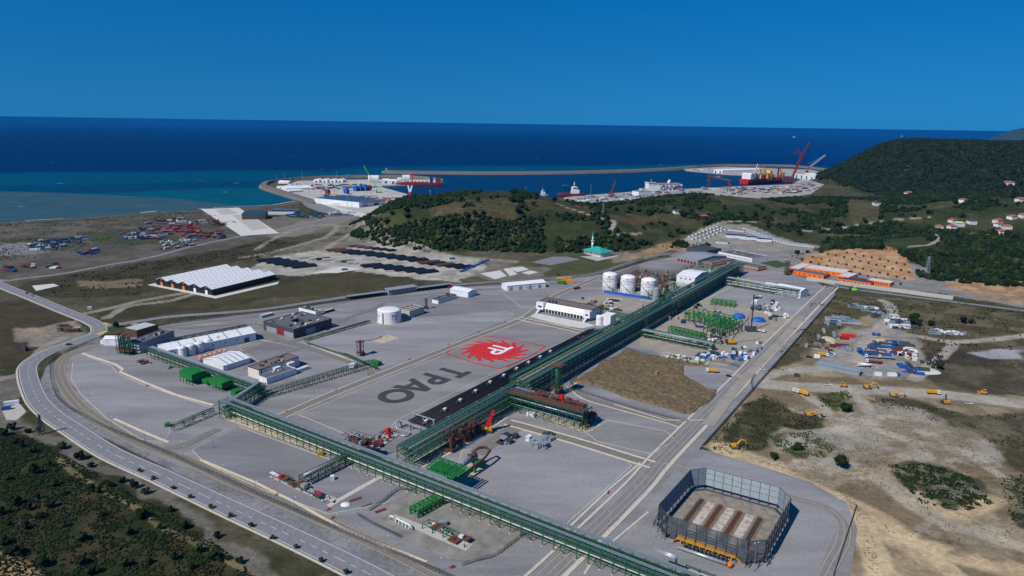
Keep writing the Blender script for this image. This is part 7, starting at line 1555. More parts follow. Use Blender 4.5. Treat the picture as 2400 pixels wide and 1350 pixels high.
# containers and store heaps
def cont_proto(name='container',L=12.2,mt='red'):
    t=root(name,'','container'); m=MB(); n=26; V=[];Fc=[]
    for s,yy in ((-1,-1.2),(1,1.2)):
        o=len(V)
        for i in range(n+1):
            x=L*i/n; y=yy+(0 if i%2 else -s*.09); V+= [(x,y,.15),(x,y,2.5)]
        for i in range(n): a=o+2*i; Fc.append((a,a+2,a+3,a+1) if s<0 else (a,a+1,a+3,a+2))
    m.add(V,Fc); m.build('side_wall',mt,t); MB().box(0,L,-1.22,1.22,2.5,2.6).build('roof',mt,t)
    m=MB()
    for x in (0,L-.15):
        for y in (-1.22,1.07): m.box(x,x+.15,y,y+.15,0,2.6)
    m.box(0,L,-1.22,-1.1,0,.16); m.box(0,L,1.1,1.22,0,.16); m.build('frame',mt,t)
    MB().box(L-.05,L+.02,-1.05,-.02,.15,2.5).build('door',mt,t); MB().box(L-.05,L+.02,.02,1.05,.15,2.5).build('door',mt,t); MB().box(0,.05,-1.1,1.1,.15,2.5).build('end_wall',mt,t)
    return t
CP={}
def cont(q,rot,mt,label,L=12.2,group=None,z=0,cat='container'):
    k=(mt,L)
    if k not in CP: CP[k]=cont_proto('container' if L>7 else 'cabin',L,mt); o=CP[k]
    else: o=clone(CP[k],(0,0),0)
    o.location=(*P(*q),z); o.rotation_euler=(0,0,math.radians(rot)); o['label']=label; o['category']=cat
    if group: o['group']=group
    elif 'group' in o: del o['group']
    return o
for q,r,mt,l,L in (((1920,797),72,'steel','long pale grey container of the yard, front half of the left row',12.2),((1932,782),72,'grey','long grey container of the yard, rear half of the left row',12.2),((1956,790),72,'steel','pale container standing apart left of the red ones',12.2),((1968,795),-14,'dred','dark red container behind the blue sheeted pipes, upper pair front',12.2),((1972,788),-14,'red','brighter red container, upper pair rear',12.2),((1957,811),-14,'dred','dark red container with blue sheet at its left, lower one',12.2),((1990,798),-14,'steel','short pale container at the end of the red ones',6),((1889,815),65,'grey','short grey container beside the yellow generator',6),((1897,804),65,'dsteel','short dark container behind the grey one',6),((1908,810),-15,'yellow','small yellow generator between grey containers',6),((2044,786),-5,'blue','blue cabin of the pair above the pipe store, left',3),((2055,787),-5,'blue','blue cabin of the pair above the pipe store, right',3),((2100,784),-10,'steel','grey cabin beside the haul road, left of two',6),((2137,790),-10,'steel','grey cabin beside the haul road, right of two',4),((1861,882),-15,'dsteel','small dark cabin at the haul road junction',4),((2024,876),-8,'steel','pale cabin at the end of the long steel shed, first',8),((2048,879),-8,'white','white cabin behind the long steel shed, second',6),((2063,874),-8,'steel','pale cabin behind the long steel shed, third',8),((2080,880),-8,'white','white cabin behind the long steel shed, fourth',7),((2099,881),-8,'blue','small blue cabin at the right end of the steel shed',3),((10,950),25,'white','long white cabin on the slab left of the highway',9),((5,962),25,'blue','white cabin with blue roof on the slab left of the highway',5),((205,725),30,'white','small white cabin at the dirt track by the highway',4),((2037,590),0,'grey','small grey hut above the orange terraces',4),((1345,679),40,'dred','dark red container beside the three white tanks',10),((1050,676),10,'dred','dark red container near the small office at the far fence',10),((745,1068),20,'yellow','small yellow box standing in front of the foreground rack',3),((775,1125),20,'white','small white switch box on the gravel right of the branch rack',2),((1031,1233),20,'steel','pale blue switch cabin on the slab with green stools',3.4),((1236,972),A-90,'white','white cabin under the orange topped equipment rack',6),((395,862),-30,'steel','small pale cabin left of the green enclosures',3)):
    cont(q,r,mt,l,L,cat='container' if L>5 else 'cabin')
# long steel shed of the yard
t,w,d=gab('long corrugated pale steel shed at the lower edge of the yard',(2013,882),(2018,875),(1911,867),3.6,4.6,'steel','steel',axis='y',sn=False,name='shed',cat='shed')
# pipe store stacks
def stack(q,rot,L,n,mt,r=.5,rows=2,label='',group=None,name='pipe_stack',z=0):
    t=root(name,label,'pipe stack',(*P(*q),z),rot,group); 
    m=MB().use(mt)
    for j in range(rows):
        for i in range(n-j): m.tube([(random.uniform(-.6,.6),(i+.5*j)*2*r,r+j*r*1.75+.2),(L+random.uniform(-.6,.6),(i+.5*j)*2*r,r+j*r*1.75+.2)],r,6)
    m.build('pipe_layer',None,t); m=MB().use('brown')
    for k in range(3): m.box(L*(.15+.35*k),L*(.15+.35*k)+.3,-.5,n*2*r,0,.2)
    m.build('timber_bearer',None,t); return t
G2='dark pipe stacks of the pipe yard'
def band(a,b,rot,L,mts,fill,row,fr0=0,n=14):
    A_,B_=np.array(P(*a)),np.array(P(*b)); D_=np.linalg.norm(B_-A_); k=max(1,round(D_/(n*1.1+1)))
    for i in range(k):
        if random.random()>fill: continue
        p=A_+(B_-A_)*(i+.1)/k; mt=random.choice(mts); t=stack((0,900),rot,L,n,mt,.55,2,f'stack of dark pipes in the {row} of the pipe yard',f'dark pipe stacks, {row}'); t.location=(p[0],p[1],.1)
rotS=62; PMs=['black','black','dblue','brown']
def rowdir(a,b): return math.degrees(math.atan2(P(*b)[1]-P(*a)[1],P(*b)[0]-P(*a)[0]))
band((606,615),(706,634),34,34,['black'],1,'front left bay',n=16)
band((850,628),(1005,646),30,30,['black','black','black','brown'],1,'front row',n=16)
band((768,590),(835,600),30,30,['black','black','brown'],1,'left of the middle row'); band((835,598),(985,618),30,30,['black','black','black'],1,'middle row',n=16); band((985,620),(1090,634),30,28,['brown','black','black'],1,'right of the middle row')
band((820,580),(925,592),28,14,['black','black','brown'],1,'rear row',n=12); band((700,606),(860,622),30,20,['dsteel','conc','conc','black'],.9,'thin second row',n=9)
for i in range(9): cont((1078+i*7.5,638-i*3.2),25,'blue','blue sheeted crate at the right end of the pipe yard',6,'blue sheeted crates at the end of the pipe yard',cat='crate')
for i,(q,l) in enumerate((((801,634),'front'),((1018,613),'rear'),((1054,608),'right'))): cont(q,20,'blue',f'single blue container in the pipe yard, {l} one',8)
# coloured heaps: many crates, pipes and cabins of the harbour and seaside yards
PLC=[];PRT=[];MK={}
def clutter(poly,n,mats,label,group,Ls=(4,12),rot0=30,seed=1,kind='crate',terr=False):
    R_=random.Random(seed); p=Q(poly); a=np.array(p); i=0; protos={}
    while i<n:
        x=R_.uniform(a[:,0].min(),a[:,0].max());y=R_.uniform(a[:,1].min(),a[:,1].max())
        if not segdist(np.array([x]),np.array([y]),p)[1][0]: continue
        mt=R_.choice(mats); q=R_.random(); key=(mt,0 if q<.34 else 1 if q<.46 else 2 if q<.76 else 3)
        if key not in protos:
            nm,lb={0:('container','container'),1:('pipe_bundle','bundle of pipes'),2:('crate_stack','stack of crates'),3:('steel_module','steel module')}[key[1]]
            t=root(nm,'',nm.replace('_',' ')); L=R_.uniform(*Ls)
            if key[1]==0:
                m=MB(); m.box(0,L,-1.25,1.25,0,2.6)
                for k in range(int(L/.8)): m.box(k*.8,k*.8+.3,-1.33,1.33,.1,2.5)
                m.build('body',mt,t)
            elif key[1]==1:
                m=MB()
                for k in range(6): m.tube([(R_.uniform(-1,0),k*.9,.5),(L*1.3,k*.9,.5)],.42,6)
                for k in range(5): m.tube([(R_.uniform(-1,0),k*.9+.45,1.2),(L*1.3,k*.9+.45,1.2)],.42,6)
                m.build('pipes',mt,t)
            elif key[1]==2:
                m=MB()
                for k in range(5): w_=R_.uniform(1.4,3); x0=R_.uniform(0,L*.8);y0=R_.uniform(-2,2); m.box(x0,x0+w_,y0,y0+w_*.8,0,R_.uniform(1,2.6))
                m.build('crates',mt,t)
            else:
                m=MB(); m.box(0,L,-1.4,1.4,0,.4)
                for k in range(4): m.box(L*k/3.2,L*k/3.2+.3,-1.4,-1.1,.4,2.8); m.box(L*k/3.2,L*k/3.2+.3,1.1,1.4,.4,2.8)
                m.box(0,L,-1.4,1.4,2.6,2.9); m.cyl(L*.4,0,.4,2.6,1,n=8); m.build('frame',mt,t)
            protos[key]=t; PRT.append(t); MK[t.children[0].data.name]=mt
        o=protos[key]; rz=math.radians(rot0+R_.choice((0,90,0,3,-4))); s=R_.uniform(.8,1.3)
        nmz={'container':'container','pipe_bundle':'bundle of pipes','crate_stack':'stack of crates','steel_module':'steel frame module'}[o.name.split('.')[0]]
        cn={'steel':'pale grey','pipe':'silver','dsteel':'dark','dred':'dark red','red':'red','blue':'blue','dblue':'navy','white':'white','rust':'rusty','brown':'brown','yellow':'yellow','lyellow':'pale yellow','cream':'cream','paleconc':'pale','orange':'orange','teal':'teal','green':'green','grey':'grey','black':'black','sand':'tan','solar':'deep blue'}.get(mt,mt)
        PLC.append((math.hypot(x,y),o.name.split('.')[0],o,x,y,rz,s,f'{cn} {nmz} {label}',f'{cn} {nmz} pieces {group}')); i+=1
HB=['steel','pipe','dred','blue','dblue','white','dsteel','cream','teal','rust']
clutter([(735,432),(850,432),(880,440),(800,452),(730,445)],110,['dred','blue','dblue','teal','steel','white','dsteel'],'on the western harbour yard behind the cable reels','on the western harbour yard',(8,20),15,1)
clutter([(740,452),(800,458),(930,462),(950,475),(860,470),(760,462)],85,['yellow','dblue','dsteel','cream','steel','lyellow','blue','brown'],'in front of the cable reels','before the cable reels',(6,16),15,2)
clutter([(670,432),(735,430),(730,440),(690,440)],26,['steel','dsteel','white','dblue'],'inside the curve of the western breakwater','inside the breakwater curve',(6,14),15,3)
clutter([(930,427),(1025,426),(1020,431),(930,432)],40,['white','steel','dred','cream'],'on the narrow western pier','on the western pier',(6,14),5,4)
clutter([(1340,465),(1480,455),(1640,450),(1640,474),(1500,478),(1340,474)],260,HB+['steel','pipe','dsteel'],'on the eastern quay in front of the ferry','on the eastern quay before the ferry',(8,22),20,5)
clutter([(1720,440),(1850,436),(1900,430),(1920,445),(1850,455),(1720,458)],190,HB+['yellow','cream','dred'],'on the eastern quay in front of the red ship','on the eastern quay before the red ship',(8,20),20,6)
clutter([(1610,398),(1660,396),(1670,402),(1640,402)],24,['white','blue','steel','cream'],'at the tip of the eastern mole','at the tip of the eastern mole',(8,18),5,7)
clutter([(1640,455),(1730,450),(1730,462),(1640,468)],26,['cream','dsteel','brown','yellow'],'beside the gantry crane','beside the gantry crane',(6,20),20,8)
clutter([(1640,440),(1690,440),(1690,446),(1640,447)],14,['cream','steel','dsteel'],'under the tall gantry','under the tall gantry',(14,22),20,9)
# seaside storage fields at the left
clutter([(320,535),(440,528),(470,540),(430,552),(330,548)],80,['dred','dsteel','brown','steel','red','dred'],'in the red stores of the seaside field','in the red seaside stores',(6,14),30,10)
clutter([(270,548),(360,548),(390,560),(300,565)],55,['blue','white','steel','dblue','cream','dred'],'among the cabins of the seaside field','among the seaside cabins',(5,11),30,11)
clutter([(395,545),(510,545),(520,560),(450,562)],75,['brown','rust','blue','brown','steel','orange'],'at the right of the seaside field','at the right of the seaside field',(5,13),40,12)
clutter([(370,567),(460,563),(460,575),(380,590)],30,['white','cream','steel','dgrey'],'in the white cabin group beside the coast road','in the white cabin group by the coast road',(5,9),60,13)
clutter([(70,565),(200,556),(200,568),(110,590),(60,588)],85,['dblue','dsteel','steel','brown','teal','white','dblue'],'in the machine store near the left edge','in the machine store near the left edge',(5,12),20,14)
clutter([(330,518),(420,512),(500,525),(440,528),(340,526)],34,['steel','cream','dsteel','brown'],'in the pale stores near the shore','in the pale stores near the shore',(5,14),30,15)
clutter([(480,512),(515,520),(520,530),(495,530)],16,['brown','rust'],'left of the pale runway apron','left of the pale apron',(6,12),40,16)
clutter([(180,590),(220,586),(212,598),(180,598)],12,['dred','blue','white'],'in the small striped store on the field','in the small striped store',(5,10),50,17)
clutter([(0,622),(30,632),(30,640),(0,636)],8,['dred','dred','dblue'],'in the dark red row at the left picture edge','in the dark red row at the left edge',(8,12),-20,18)
clutter([(40,620),(130,618),(130,632),(50,630)],10,['white','dred','dsteel'],'scattered on the near part of the seaside field','on the near part of the seaside field',(4,9),20,19)
clutter([(665,503),(750,500),(760,512),(670,510)],60,['dblue','dsteel','blue','steel','dblue','teal'],'behind the dark hangar','behind the dark hangar',(5,12),20,20)
clutter([(755,498),(830,498),(835,508),(770,506)],26,['white','steel','cream','blue'],'beside the harbour access road','beside the harbour access road',(5,14),20,21)
# right yard stores
clutter([(1935,745),(1990,745),(1988,762),(1930,762)],26,['steel','dsteel','pipe'],'in the upper left steel store of the right yard','in the upper left steel store',(5,10),-15,22)
clutter([(1990,717),(2045,722),(2040,730),(1985,728)],14,['white','green','steel'],'in the uppermost store of the right yard','in the uppermost store',(8,14),-12,23)
clutter([(2045,740),(2050,760),(2110,775),(2130,760),(2125,750),(2060,738)],30,['steel','white','dsteel'],'around the fenced gravel pad of the right yard','around the fenced gravel pad',(5,12),-12,24)
clutter([(2065,805),(2100,805),(2105,835),(2015,835),(2020,822)],52,['blue','brown','dsteel','blue','sand'],'in the blue sheeted pipe store of the right yard','in the blue sheeted store',(7,13),-12,25)
clutter([(1900,800),(1990,800),(1985,845),(1890,845)],16,['steel','dsteel','white','brown'],'between the containers of the right yard','between the containers of the right yard',(2,6),-14,41)
clutter([(2110,862),(2160,862),(2150,878),(2110,876)],8,['blue','dsteel','brown'],'at the right end of the steel shed row','at the right end of the steel shed',(5,10),-12,42)
clutter([(2165,775),(2240,780),(2245,786),(2170,783)],9,['steel','white','pipe'],'on the field right of the haul road','on the field right of the haul road',(5,9),-12,26)
clutter([(2110,820),(2140,822),(2140,845),(2108,842)],20,['cream','rust','white'],'in the rubble store beside the pipe store','in the rubble store',(3,6),-12,27)
clutter([(1168,1035),(1205,1020),(1215,1040),(1180,1045)],8,['steel','dsteel','pipe'],'laid out on the gravel beside the red crane, left group','beside the red crane, left',(2,4),A,28)
clutter([(1225,1030),(1275,1040),(1250,1052),(1225,1045)],8,['steel','pipe','white'],'laid out on the gravel beside the red crane, right group','beside the red crane, right',(2,5),A-90,29)
clutter([(1265,1018),(1290,1022),(1285,1036),(1262,1030)],6,['steel','dsteel'],'laid out on the gravel beside the cross road','beside the cross road',(2,4),A-90,30)
clutter([(1755,700),(1800,695),(1860,745),(1800,760)],26,['steel','white','dsteel','cream'],'at the upper right of the construction lot','at the upper right of the construction lot',(2,6),A,31)
clutter([(1520,742),(1600,715),(1700,720),(1690,745),(1600,770)],34,['steel','dsteel','blue','sand','brown'],'on the ground of the construction lot near the large frame','on the construction lot near the large frame',(1.5,5),A,37)
clutter([(1610,800),(1680,775),(1700,800),(1680,830)],24,['dsteel','sand','dsteel','white','brown'],'around the small office trailers of the construction lot','around the construction trailers',(2,5),A,38)
clutter([(1620,840),(1720,820),(1740,840),(1700,852)],30,['blue','steel','white','dsteel'],'at the lower edge of the construction lot','at the lower edge of the construction lot',(1.5,4),A,39)
clutter([(2040,735),(2060,728),(2075,738),(2060,745)],6,['dsteel','steel'],'beside the upper dirt track of the right yard','beside the upper dirt track',(3,7),-12,40)
clutter([(1700,835),(1760,815),(1790,800),(1770,840),(1730,848)],26,['steel','blue','dsteel','white'],'at the lower right of the construction lot','at the lower right of the construction lot',(2,5),A,32)
clutter([(1540,850),(1640,870),(1610,845)],4,['dsteel','dred'],'along the lower fence of the construction lot','along the lower fence',(2,4),A-90,33) if False else None
clutter([(1360,700),(1440,708),(1490,725),(1440,735),(1370,715)],20,['rust','cream','dsteel','white'],'on the dug ground around the round pit','around the round pit',(1.5,5),A,34)
clutter([(1276,660),(1330,650),(1330,668),(1290,672)],6,['steel','dblue','yellow'],'laid out on the gravel by the long white hall','by the long white hall',(6,12),10,35)
clutter([(120,770),(185,765),(180,780),(115,778)],6,['rust','white','dsteel','brown'],'on the bare ground left of the highway','on the bare ground left of the highway',(4,9),10,36)
# black bins
bn=root('concrete_ring','dark round open pipe ring of the scattered group at the right yard','pipe ring',P(2178,845),0,'dark pipe rings scattered at the right yard'); MB().lathe(0,0,[(1.5,0),(1.5,1.9),(1.2,1.9),(1.2,.1)],18).build('ring','black',bn,True)
for q in ((2183,852),(2176,855),(2192,848),(2198,850),(2204,846),(2200,842),(2190,856),(2210,853),(2215,849),(2182,839),(2206,838),(2196,836),(2219,850),(2160,850),(2186,862)): clone(bn,P(*q),random.uniform(0,90))
# blue tarps
MT['tarp']=mat('blue_tarpaulin',(.01,.10,.45),.5,ns=.5,amp=.25,bumpd=.4)
def dome(label,q,rx,ry,h,mt='tarp',name='tarpaulin_heap'):
    m=MB(); V=[];Fc=[];n=16
    for j in range(6):
        f=j/5
        for k in range(n): a=k*2*math.pi/n; r=math.cos(f*math.pi/2)*(1+.12*random.random()); V.append((rx*r*math.cos(a),ry*r*math.sin(a),h*math.sin(f*math.pi/2)*(1+.1*random.random())))
    for j in range(5):
        for k in range(n): a=j*n+k;b=j*n+(k+1)%n; Fc.append((a,b,b+n,a+n))
    m.add(V,Fc); o=m.build(name,mt,None,True); o.location=(*P(*q),0); tag(o,label,'tarpaulin')
dome('blue tarpaulin dome behind the green post frame',(1731,745),7,5,5); dome('blue tarpaulin dome right of the crawler crane',(1777,753),7.5,5,4.5); dome('low blue tarpaulin heap in the pipe store',(2108,808),6,5,1.8); dome('blue sheeted heap next to the red containers',(1980,813),4,3,1.6); dome('blue sheet on the ground below the steel shed row',(2125,872),5,2.5,.8)
dome('pale sand heap in the pipe store',(2075,800),9,8,1.6,'sand','sand_heap'); dome('pale sand heap beside the grey container row',(1942,795),6,8,1.6,'sand','sand_heap'); dome('white rubble heap below the black rings',(2175,870),9,8,.7,'paleconc','rubble_heap'); dome('white sacks heap beside the footpath in the foreground',(810,1183),2.6,2.2,1,'white','sack_heap')
# blue barrier and pit
loc,r,L=ang((1416,686),(1533,704)); t=root('blue_barrier','long blue sheet barrier in front of the three white tanks','barrier',loc,r); MB().box(0,L,-.3,.3,0,3.2).build('sheet','tarp',t)
t=root('round_pit','round dark pit with pale concrete rim on the dug ground','pit',P(1440,705)); MB().lathe(0,0,[(9.5,.1),(9.5,.7),(8.3,.7),(8.3,.15)],36).build('rim','paleconc',t); MB().cyl(0,0,.1,.2,8.3,n=36).build('pit_floor','black',t)
# rusty plates etc.
for i,(q,w_,h_,mt,l) in enumerate((((821,1178),7,2.2,'rust','orange rusted steel plates lying on the gravel, upper pair'),((849,1190),6,1.2,'rust','single rusted steel plate beside the fence corner'),((882,1204),6,2.2,'dred','dark red steel plates lying before the skid yard'))):
    t=root('steel_plate',l,'steel plate',P(*q),A-20); MB().box(0,w_,0,h_*.45,.05,.3).box(0,w_,h_*.55,h_,.05,.3).build('plate',mt,t)
t=root('valve_run','white bent gas pipe with yellow valves on the small skid slab','pipe',P(914,1218),A-92); MB().tube([(0,0,.6),(0,0,2),(1,0,2.6),(14,0,2.4),(16,0,1)],.4,10).build('pipe','white',t,True); MB().box(3,4.4,-.5,.5,1.9,3.1).build('valve','yellow',t)
for i in range(5): MB().box(4+i*2.4,4.5+i*2.4,-.3,.3,0,2.3).build('stool','white',t)
t=root('pigging_pipe','white double pipe with yellow joint at the left end of the orange skid','pipe',P(633,1112),A-90)
for y in (0,1.2): MB().tube([(0,y,1.2),(14,y,1.2)],.35,9).build('pipe','white',t,True); MB().tube([(10,y,1.2),(13,y,1.2)],.4,9).build('joint','yellow',t,True)
# hydrants / red monitors
hy=root('fire_monitor','small red fire monitor on a pale pad at the yard edge','fire monitor',P(671,965),20,'red fire monitors on the yards'); MB().box(-1.2,1.2,-.8,.8,.05,.25).build('pad','rust',hy); MB().cyl(0,0,.2,1.3,.25,n=8).bar((0,0,1.2),(.9,0,1.7),.25).build('nozzle','red',hy)
for q in ((787,915),(1052,808),(1122,780),(1184,755),(960,843),(650,1160),(780,1215),(1060,1330),(770,1195),(1425,1155),(1270,925),(345,905),(395,865)): clone(hy,P(*q),random.uniform(0,90))
# transmission / lattice pylons
def pylon(label,q,h,w,mt='dsteel'):
    x,y,z=PT(*q) if q[1]<660 else (*P(*q),0); t=root('lattice_pylon',label,'pylon',(x,y,z)); m=MB().use(mt)
    for a,b in ((-1,-1),(1,-1),(1,1),(-1,1)): m.bar((a*w,b*w,0),(a*w*.15,b*w*.15,h),.35)
    for i in range(6):
        f=i/6;g=(i+1)/6;u=w*(1-.85*f);v=w*(1-.85*g)
        for (a,b),(c,d) in (((-1,-1),(1,-1)),((1,-1),(1,1)),((1,1),(-1,1)),((-1,1),(-1,-1))): m.bar((a*u,b*u,h*f),(c*v,d*v,h*g),.18)
    m.build('lattice',None,t); m=MB().use(mt)
    for z_ in (.72,.84,.96): m.bar((-w*1.6,0,h*z_),(w*1.6,0,h*z_),.3)
    m.build('cross_arm',None,t)
pylon('dark lattice pylon standing on the verge of the highway',(98,1018),14,1.2); pylon('tall lattice pylon in front of the dark wooded slope at the right',(2171,648),28,3,'steel'); pylon('slim pylon on the hill crest above the mosque',(1413,505),22,1.5,'steel')
# rusty machine hulks
t=root('machine_hulk','row of rusty orange machine parts on bare ground by the highway','machine',P(150,779),8); MB().box(0,5,-.8,.8,.2,1).box(6,11,-.5,1,.2,1.2).bar((-2,0,.6),(14,.6,1.3),.3).build('frame','rust',t)
# mosque
x,y=P(1425,603); a,b_=P(1408,603),P(1437,600); t=root('mosque','white mosque with turquoise hipped roof and arcade','mosque',P(1408,603),math.degrees(math.atan2(b_[1]-a[1],b_[0]-a[0]))+12); w=22;d=32; MB().box(0,w,0,d,0,7).build('wall','white',t)
def hip(m,x0,x1,y0,y1,z,h,i): m.add([(x0,y0,z),(x1,y0,z),(x1,y1,z),(x0,y1,z),(x0+i,y0+i,z+h),(x1-i,y0+i,z+h),(x1-i,y1-i,z+h),(x0+i,y1-i,z+h)],[(3,2,1,0),(0,1,5,4),(1,2,6,5),(2,3,7,6),(3,0,4,7),(4,5,6,7)])
m=MB(); hip(m,-4.5,w+4.5,-4.5,d+4.5,7.2,3.4,9); hip(m,5,w-5,7,d-7,10.4,3,5.5); m.build('roof','mosque',t)
for i in range(12): MB().box(-4,-3.4,i*d/11.5-.3,i*d/11.5+.3,0,7.2).build('column','white',t); 
for i in range(8): MB().box(i*w/7.5-.3,i*w/7.5+.3,-4,-3.4,0,7.2).build('column','white',t)
wins(t,'left',w,d,2,3,8,2.2); wins(t,'front',w,d,2,3,5,2.2)
t=root('minaret','slim white minaret with green pointed cap beside the mosque','minaret',P(1388,589)); MB().cyl(0,0,0,17,1.9,1.5,12).cyl(0,0,17,18,2.8,n=12).cyl(0,0,18,24,1.2,n=12).build('shaft','white',t,True); MB().cyl(0,0,24,33,1.5,.05,12).cyl(0,0,10,10.6,2.2,n=12).build('cap','mosque',t)
# portable cabins of the camp
cb=root('portable_cabin','','portable cabin'); MB().box(0,9,-1.6,1.6,.3,2.9).build('body','white',cb); MB().box(-.1,9.1,-1.75,1.75,2.9,3.05).build('roof','steel',cb); MB().box(-.06,.02,-.5,.4,.4,2.4).build('door','grey',cb)
first=[1]
def cabins(a,b,n,rot,label,group,rows=1,dy=11,s=1):
    A_,B_=PT(*a),PT(*b)
    for r_ in range(rows):
        for i in range(n):
            f=i/max(1,n-1); x=A_[0]+(B_[0]-A_[0])*f;y=A_[1]+(B_[1]-A_[1])*f+r_*dy; z=float(hgt(x,y)); o=cb if first else clone(cb,(0,0),0); first.clear()
            o.location=(x,y,z); o.rotation_euler=(0,0,math.radians(rot)); o['label']=label; o['group']=group; o.scale=(s,s,s)
cabins((1622,563),(1690,537),9,60,'white portable cabin in the front line of the left camp block','front line of the left camp block',1); cabins((1614,557),(1680,533),9,60,'white portable cabin in the back line of the left camp block','back line of the left camp block',1)
cabins((1642,565),(1698,540),7,60,'white portable cabin in the right line of the left camp block','right line of the left camp block'); 
cabins((1708,541),(1742,545),8,70,'white portable cabin in the short upper row of the camp','short upper row of the camp'); cabins((1752,545),(1905,581),24,75,'white portable cabin in the long right hand row of the camp','long right row of the camp',2,dy=22)
cabins((1680,571),(1702,573),5,50,'white portable cabin in the front centre group of the camp','front centre group of the camp',1,s=1.2)
def low(label,q,rot,w,d,h,wall='cream',roof='dblue',name='building',cat='building',hipr=0,z=None):
    x,y,zz=PT(*q); t=root(name,label,cat,(x,y,zz-.6),rot); MB().box(0,w,0,d,0,h+.6).build('wall',wall,t); m=MB()
    if hipr: hip(m,-.8,w+.8,-.8,d+.8,h+.6,hipr,min(w,d)*.48)
    else: m.box(-.4,w+.4,-.4,d+.4,h+.6,h+.9)
    m.build('roof',roof,t); wins(t,'front',w,d,1.6,1.2,max(2,int(w/4)),1.1,margin=1); 
    if h>5: wins(t,'front',w,d,4.6,1.2,max(2,int(w/4)),1.1,margin=1)
    return t
low('dark roofed hall in the centre of the camp, left one',(1702,556),-12,34,14,4,'white','dblue',name='mess_hall'); low('dark roofed hall in the centre of the camp, middle one',(1733,560),-14,30,12,4,'white','dblue',name='mess_hall'); low('dark roofed hall in the centre of the camp, right one',(1772,565),-14,26,10,4,'white','dblue',name='mess_hall')
# village houses
vh=[((2194,533),'leftmost house of the village, pale walls','cream'),((2228,533),'lower house of the first red roofed pair','white'),((2240,526),'green walled house with red roof','lime'),((2232,519),'small red roofed house above the green one','cream'),((2272,521),'pale grey roofed house between the village groups','white'),((2338,520),'red roofed house, top of the right village stack','cream'),((2338,528),'red roofed house, second of the right village stack','white'),((2352,533),'red roofed house, third of the right village stack','cream'),((2343,545),'red roofed house, bottom of the right village stack','white'),((2312,552),'low orange roofed barn below the village','brown'),((2371,511),'red roofed house at the right upper village','white'),((2395,507),'white house cut by the right picture edge','white'),((2258,472),'lone white house with orange roof above the fields','white'),((2388,470),'white house with red roof near the right edge','white'),((2354,432),'small white house high on the wooded slope','white'),((1582,497),'white farm house with dark roof on the middle hill','white'),((1645,505),'small red roofed hut on the middle hill','brown'),((2128,455),'pale farm building on the slope left of the fields','cream'),((2050,478),'small grey farm house among the trees','cream')]
for i,(q,l,wl) in enumerate(vh):
    big=12+ (i%3)*2; dark=('dark roof' in l or 'grey' in l); o=low(l,(q[0],q[1]+5),-10+i*23%40,big,10,6.5 if i not in (9,16) else 3,'cream' if wl=='lime' else wl,'dgrey' if dark else 'redroof',name='village_house',cat='house',hipr=2.4)
    if wl=='lime': MT['limewall']=mat('pale_green_wall',(.42,.52,.25),.8,ns=.3,amp=.08); o.children[0].data.materials[0]=MT['limewall']
    s=y_=math.hypot(*PT(q[0],q[1]+5)[:2])/1500; o.scale=(max(1,s),)*3
# rubbish stones scattered over the bare land
def stones(name,label,poly,n,s0,s1,mt,seed):
    R_=np.random.default_rng(seed); p=Q(poly);a=np.array(p); x=R_.uniform(a[:,0].min(),a[:,0].max(),n);y=R_.uniform(a[:,1].min(),a[:,1].max(),n); k=segdist(x,y,p)[1]&(fbm(x,y,15,3)>.45); x,y=x[k],y[k]; n=len(x); V0,F0=ico(1)
    s=R_.uniform(s0,s1,n); V=V0[None]*(1+.6*(R_.random((n,len(V0),1))-.5))*s[:,None,None]; V=V*np.array((1,1,.6)); V[:,:,0]+=x[:,None];V[:,:,1]+=y[:,None]; V[:,:,2]+=.05
    me=npmesh(name,V.reshape(-1,3),(F0[None]+(np.arange(n)*len(V0))[:,None,None]).reshape(-1,3),3); me.materials.append(MT[mt]); o=bpy.data.objects.new(name,me); COL.objects.link(o); o['kind']='stuff'; o['label']=label; o['category']='stones'
stones('scattered_stones','pale stones strewn over the bare construction land',[(1690,1060),(1760,1000),(1900,960),(2100,930),(2400,960),(2400,1400),(2050,1400),(2020,1200),(1900,1130)],5000,.08,.26,'dirt',1)
stones('scattered_stones','pale stones strewn over the yards of the right lot',[(1850,850),(1940,730),(2100,710),(2400,760),(2400,920),(2100,900)],2200,.1,.3,'dirt',2)
stones('scattered_stones','stones on the verge of the highway',[(100,1010),(170,1045),(300,1110),(500,1210),(700,1320),(640,1330),(400,1190),(150,1062),(60,1015)],1500,.06,.16,'dirt',3)
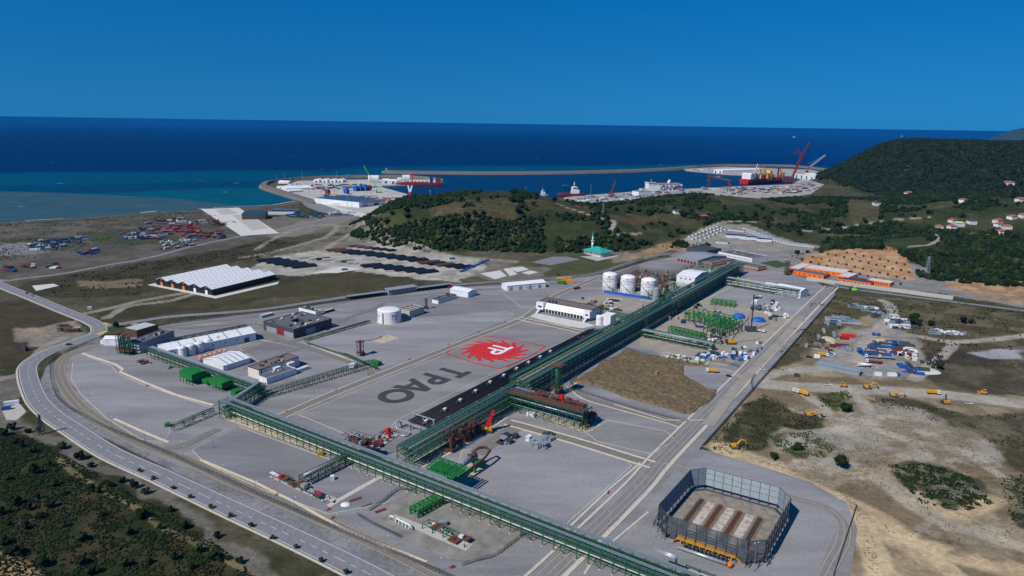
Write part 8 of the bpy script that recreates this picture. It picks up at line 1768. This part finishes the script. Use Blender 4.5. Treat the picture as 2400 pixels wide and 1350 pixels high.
stones('scattered_stones','rubble strip around the plant corner',[(1740,1080),(1900,1128),(1990,1185),(2030,1260),(2000,1350),(2060,1350),(2050,1250),(2000,1170),(1900,1115),(1740,1065)],2600,.15,.5,'rubble',4)
stones('scattered_stones','rubble pile ground left of the highway junction',[(130,760),(200,755),(205,775),(140,780)],500,.2,.6,'dirt',5)

# nearest pieces stay individual things, the farthest beyond 300 of a kind become one mass
CAP={'container':215,'crate_stack':292,'pipe_bundle':292,'steel_module':292}; cntk={}; rest={}
for (dd,kd,o,x,y,rz,s_,lb,gp) in sorted(PLC,key=lambda q:q[0]):
    cntk[kd]=cntk.get(kd,0)+1
    if cntk[kd]<=CAP[kd]:
        c=clone(o,(x,y,.15),math.degrees(rz),lb,gp,s_)
    else: rest.setdefault(kd,[]).append((o,x,y,rz,s_))
for kd,L_ in rest.items():
    m=MB()
    for (o,x,y,rz,s_) in L_:
        ch=o.children[0]; m.use(ch.data.get('mk') or MK[ch.data.name]); c_,q_=math.cos(rz)*s_,math.sin(rz)*s_
        m.add([(x+v.co.x*c_-v.co.y*q_,y+v.co.x*q_+v.co.y*c_,.15+v.co.z*s_) for v in ch.data.vertices],[tuple(p.vertices) for p in ch.data.polygons])
    o=m.build(kd); o['kind']='stuff'; o['label']='mass of far '+kd.replace('_',' ')+' pieces on the harbour quays'; o['category']=kd.replace('_',' ')
for t in PRT:
    for ch in list(t.children): bpy.data.objects.remove(ch)
    bpy.data.objects.remove(t)
# ------------------------------------------------------------ air
def haze():
    m=MB(); m.box(-9000,14000,-600,17500,-9,330); me=bpy.data.meshes.new('haze'); me.from_pydata(m.v,[],m.f); M=bpy.data.materials.new('haze_air'); M.use_nodes=True; n=M.node_tree; n.nodes.remove(n.nodes['Principled BSDF'])
    v=n.nodes.new('ShaderNodeVolumePrincipled'); v.inputs['Color'].default_value=(.03,.36,.95,1); v.inputs['Density'].default_value=1.6e-5; v.inputs['Anisotropy'].default_value=.1
    n.links.new(v.outputs[0],n.nodes['Material Output'].inputs['Volume']); me.materials.append(M); o=bpy.data.objects.new('haze',me); COL.objects.link(o); o['kind']='stuff'; o['label']='thin blue air haze over the sea and land'; o['category']='haze'
haze()
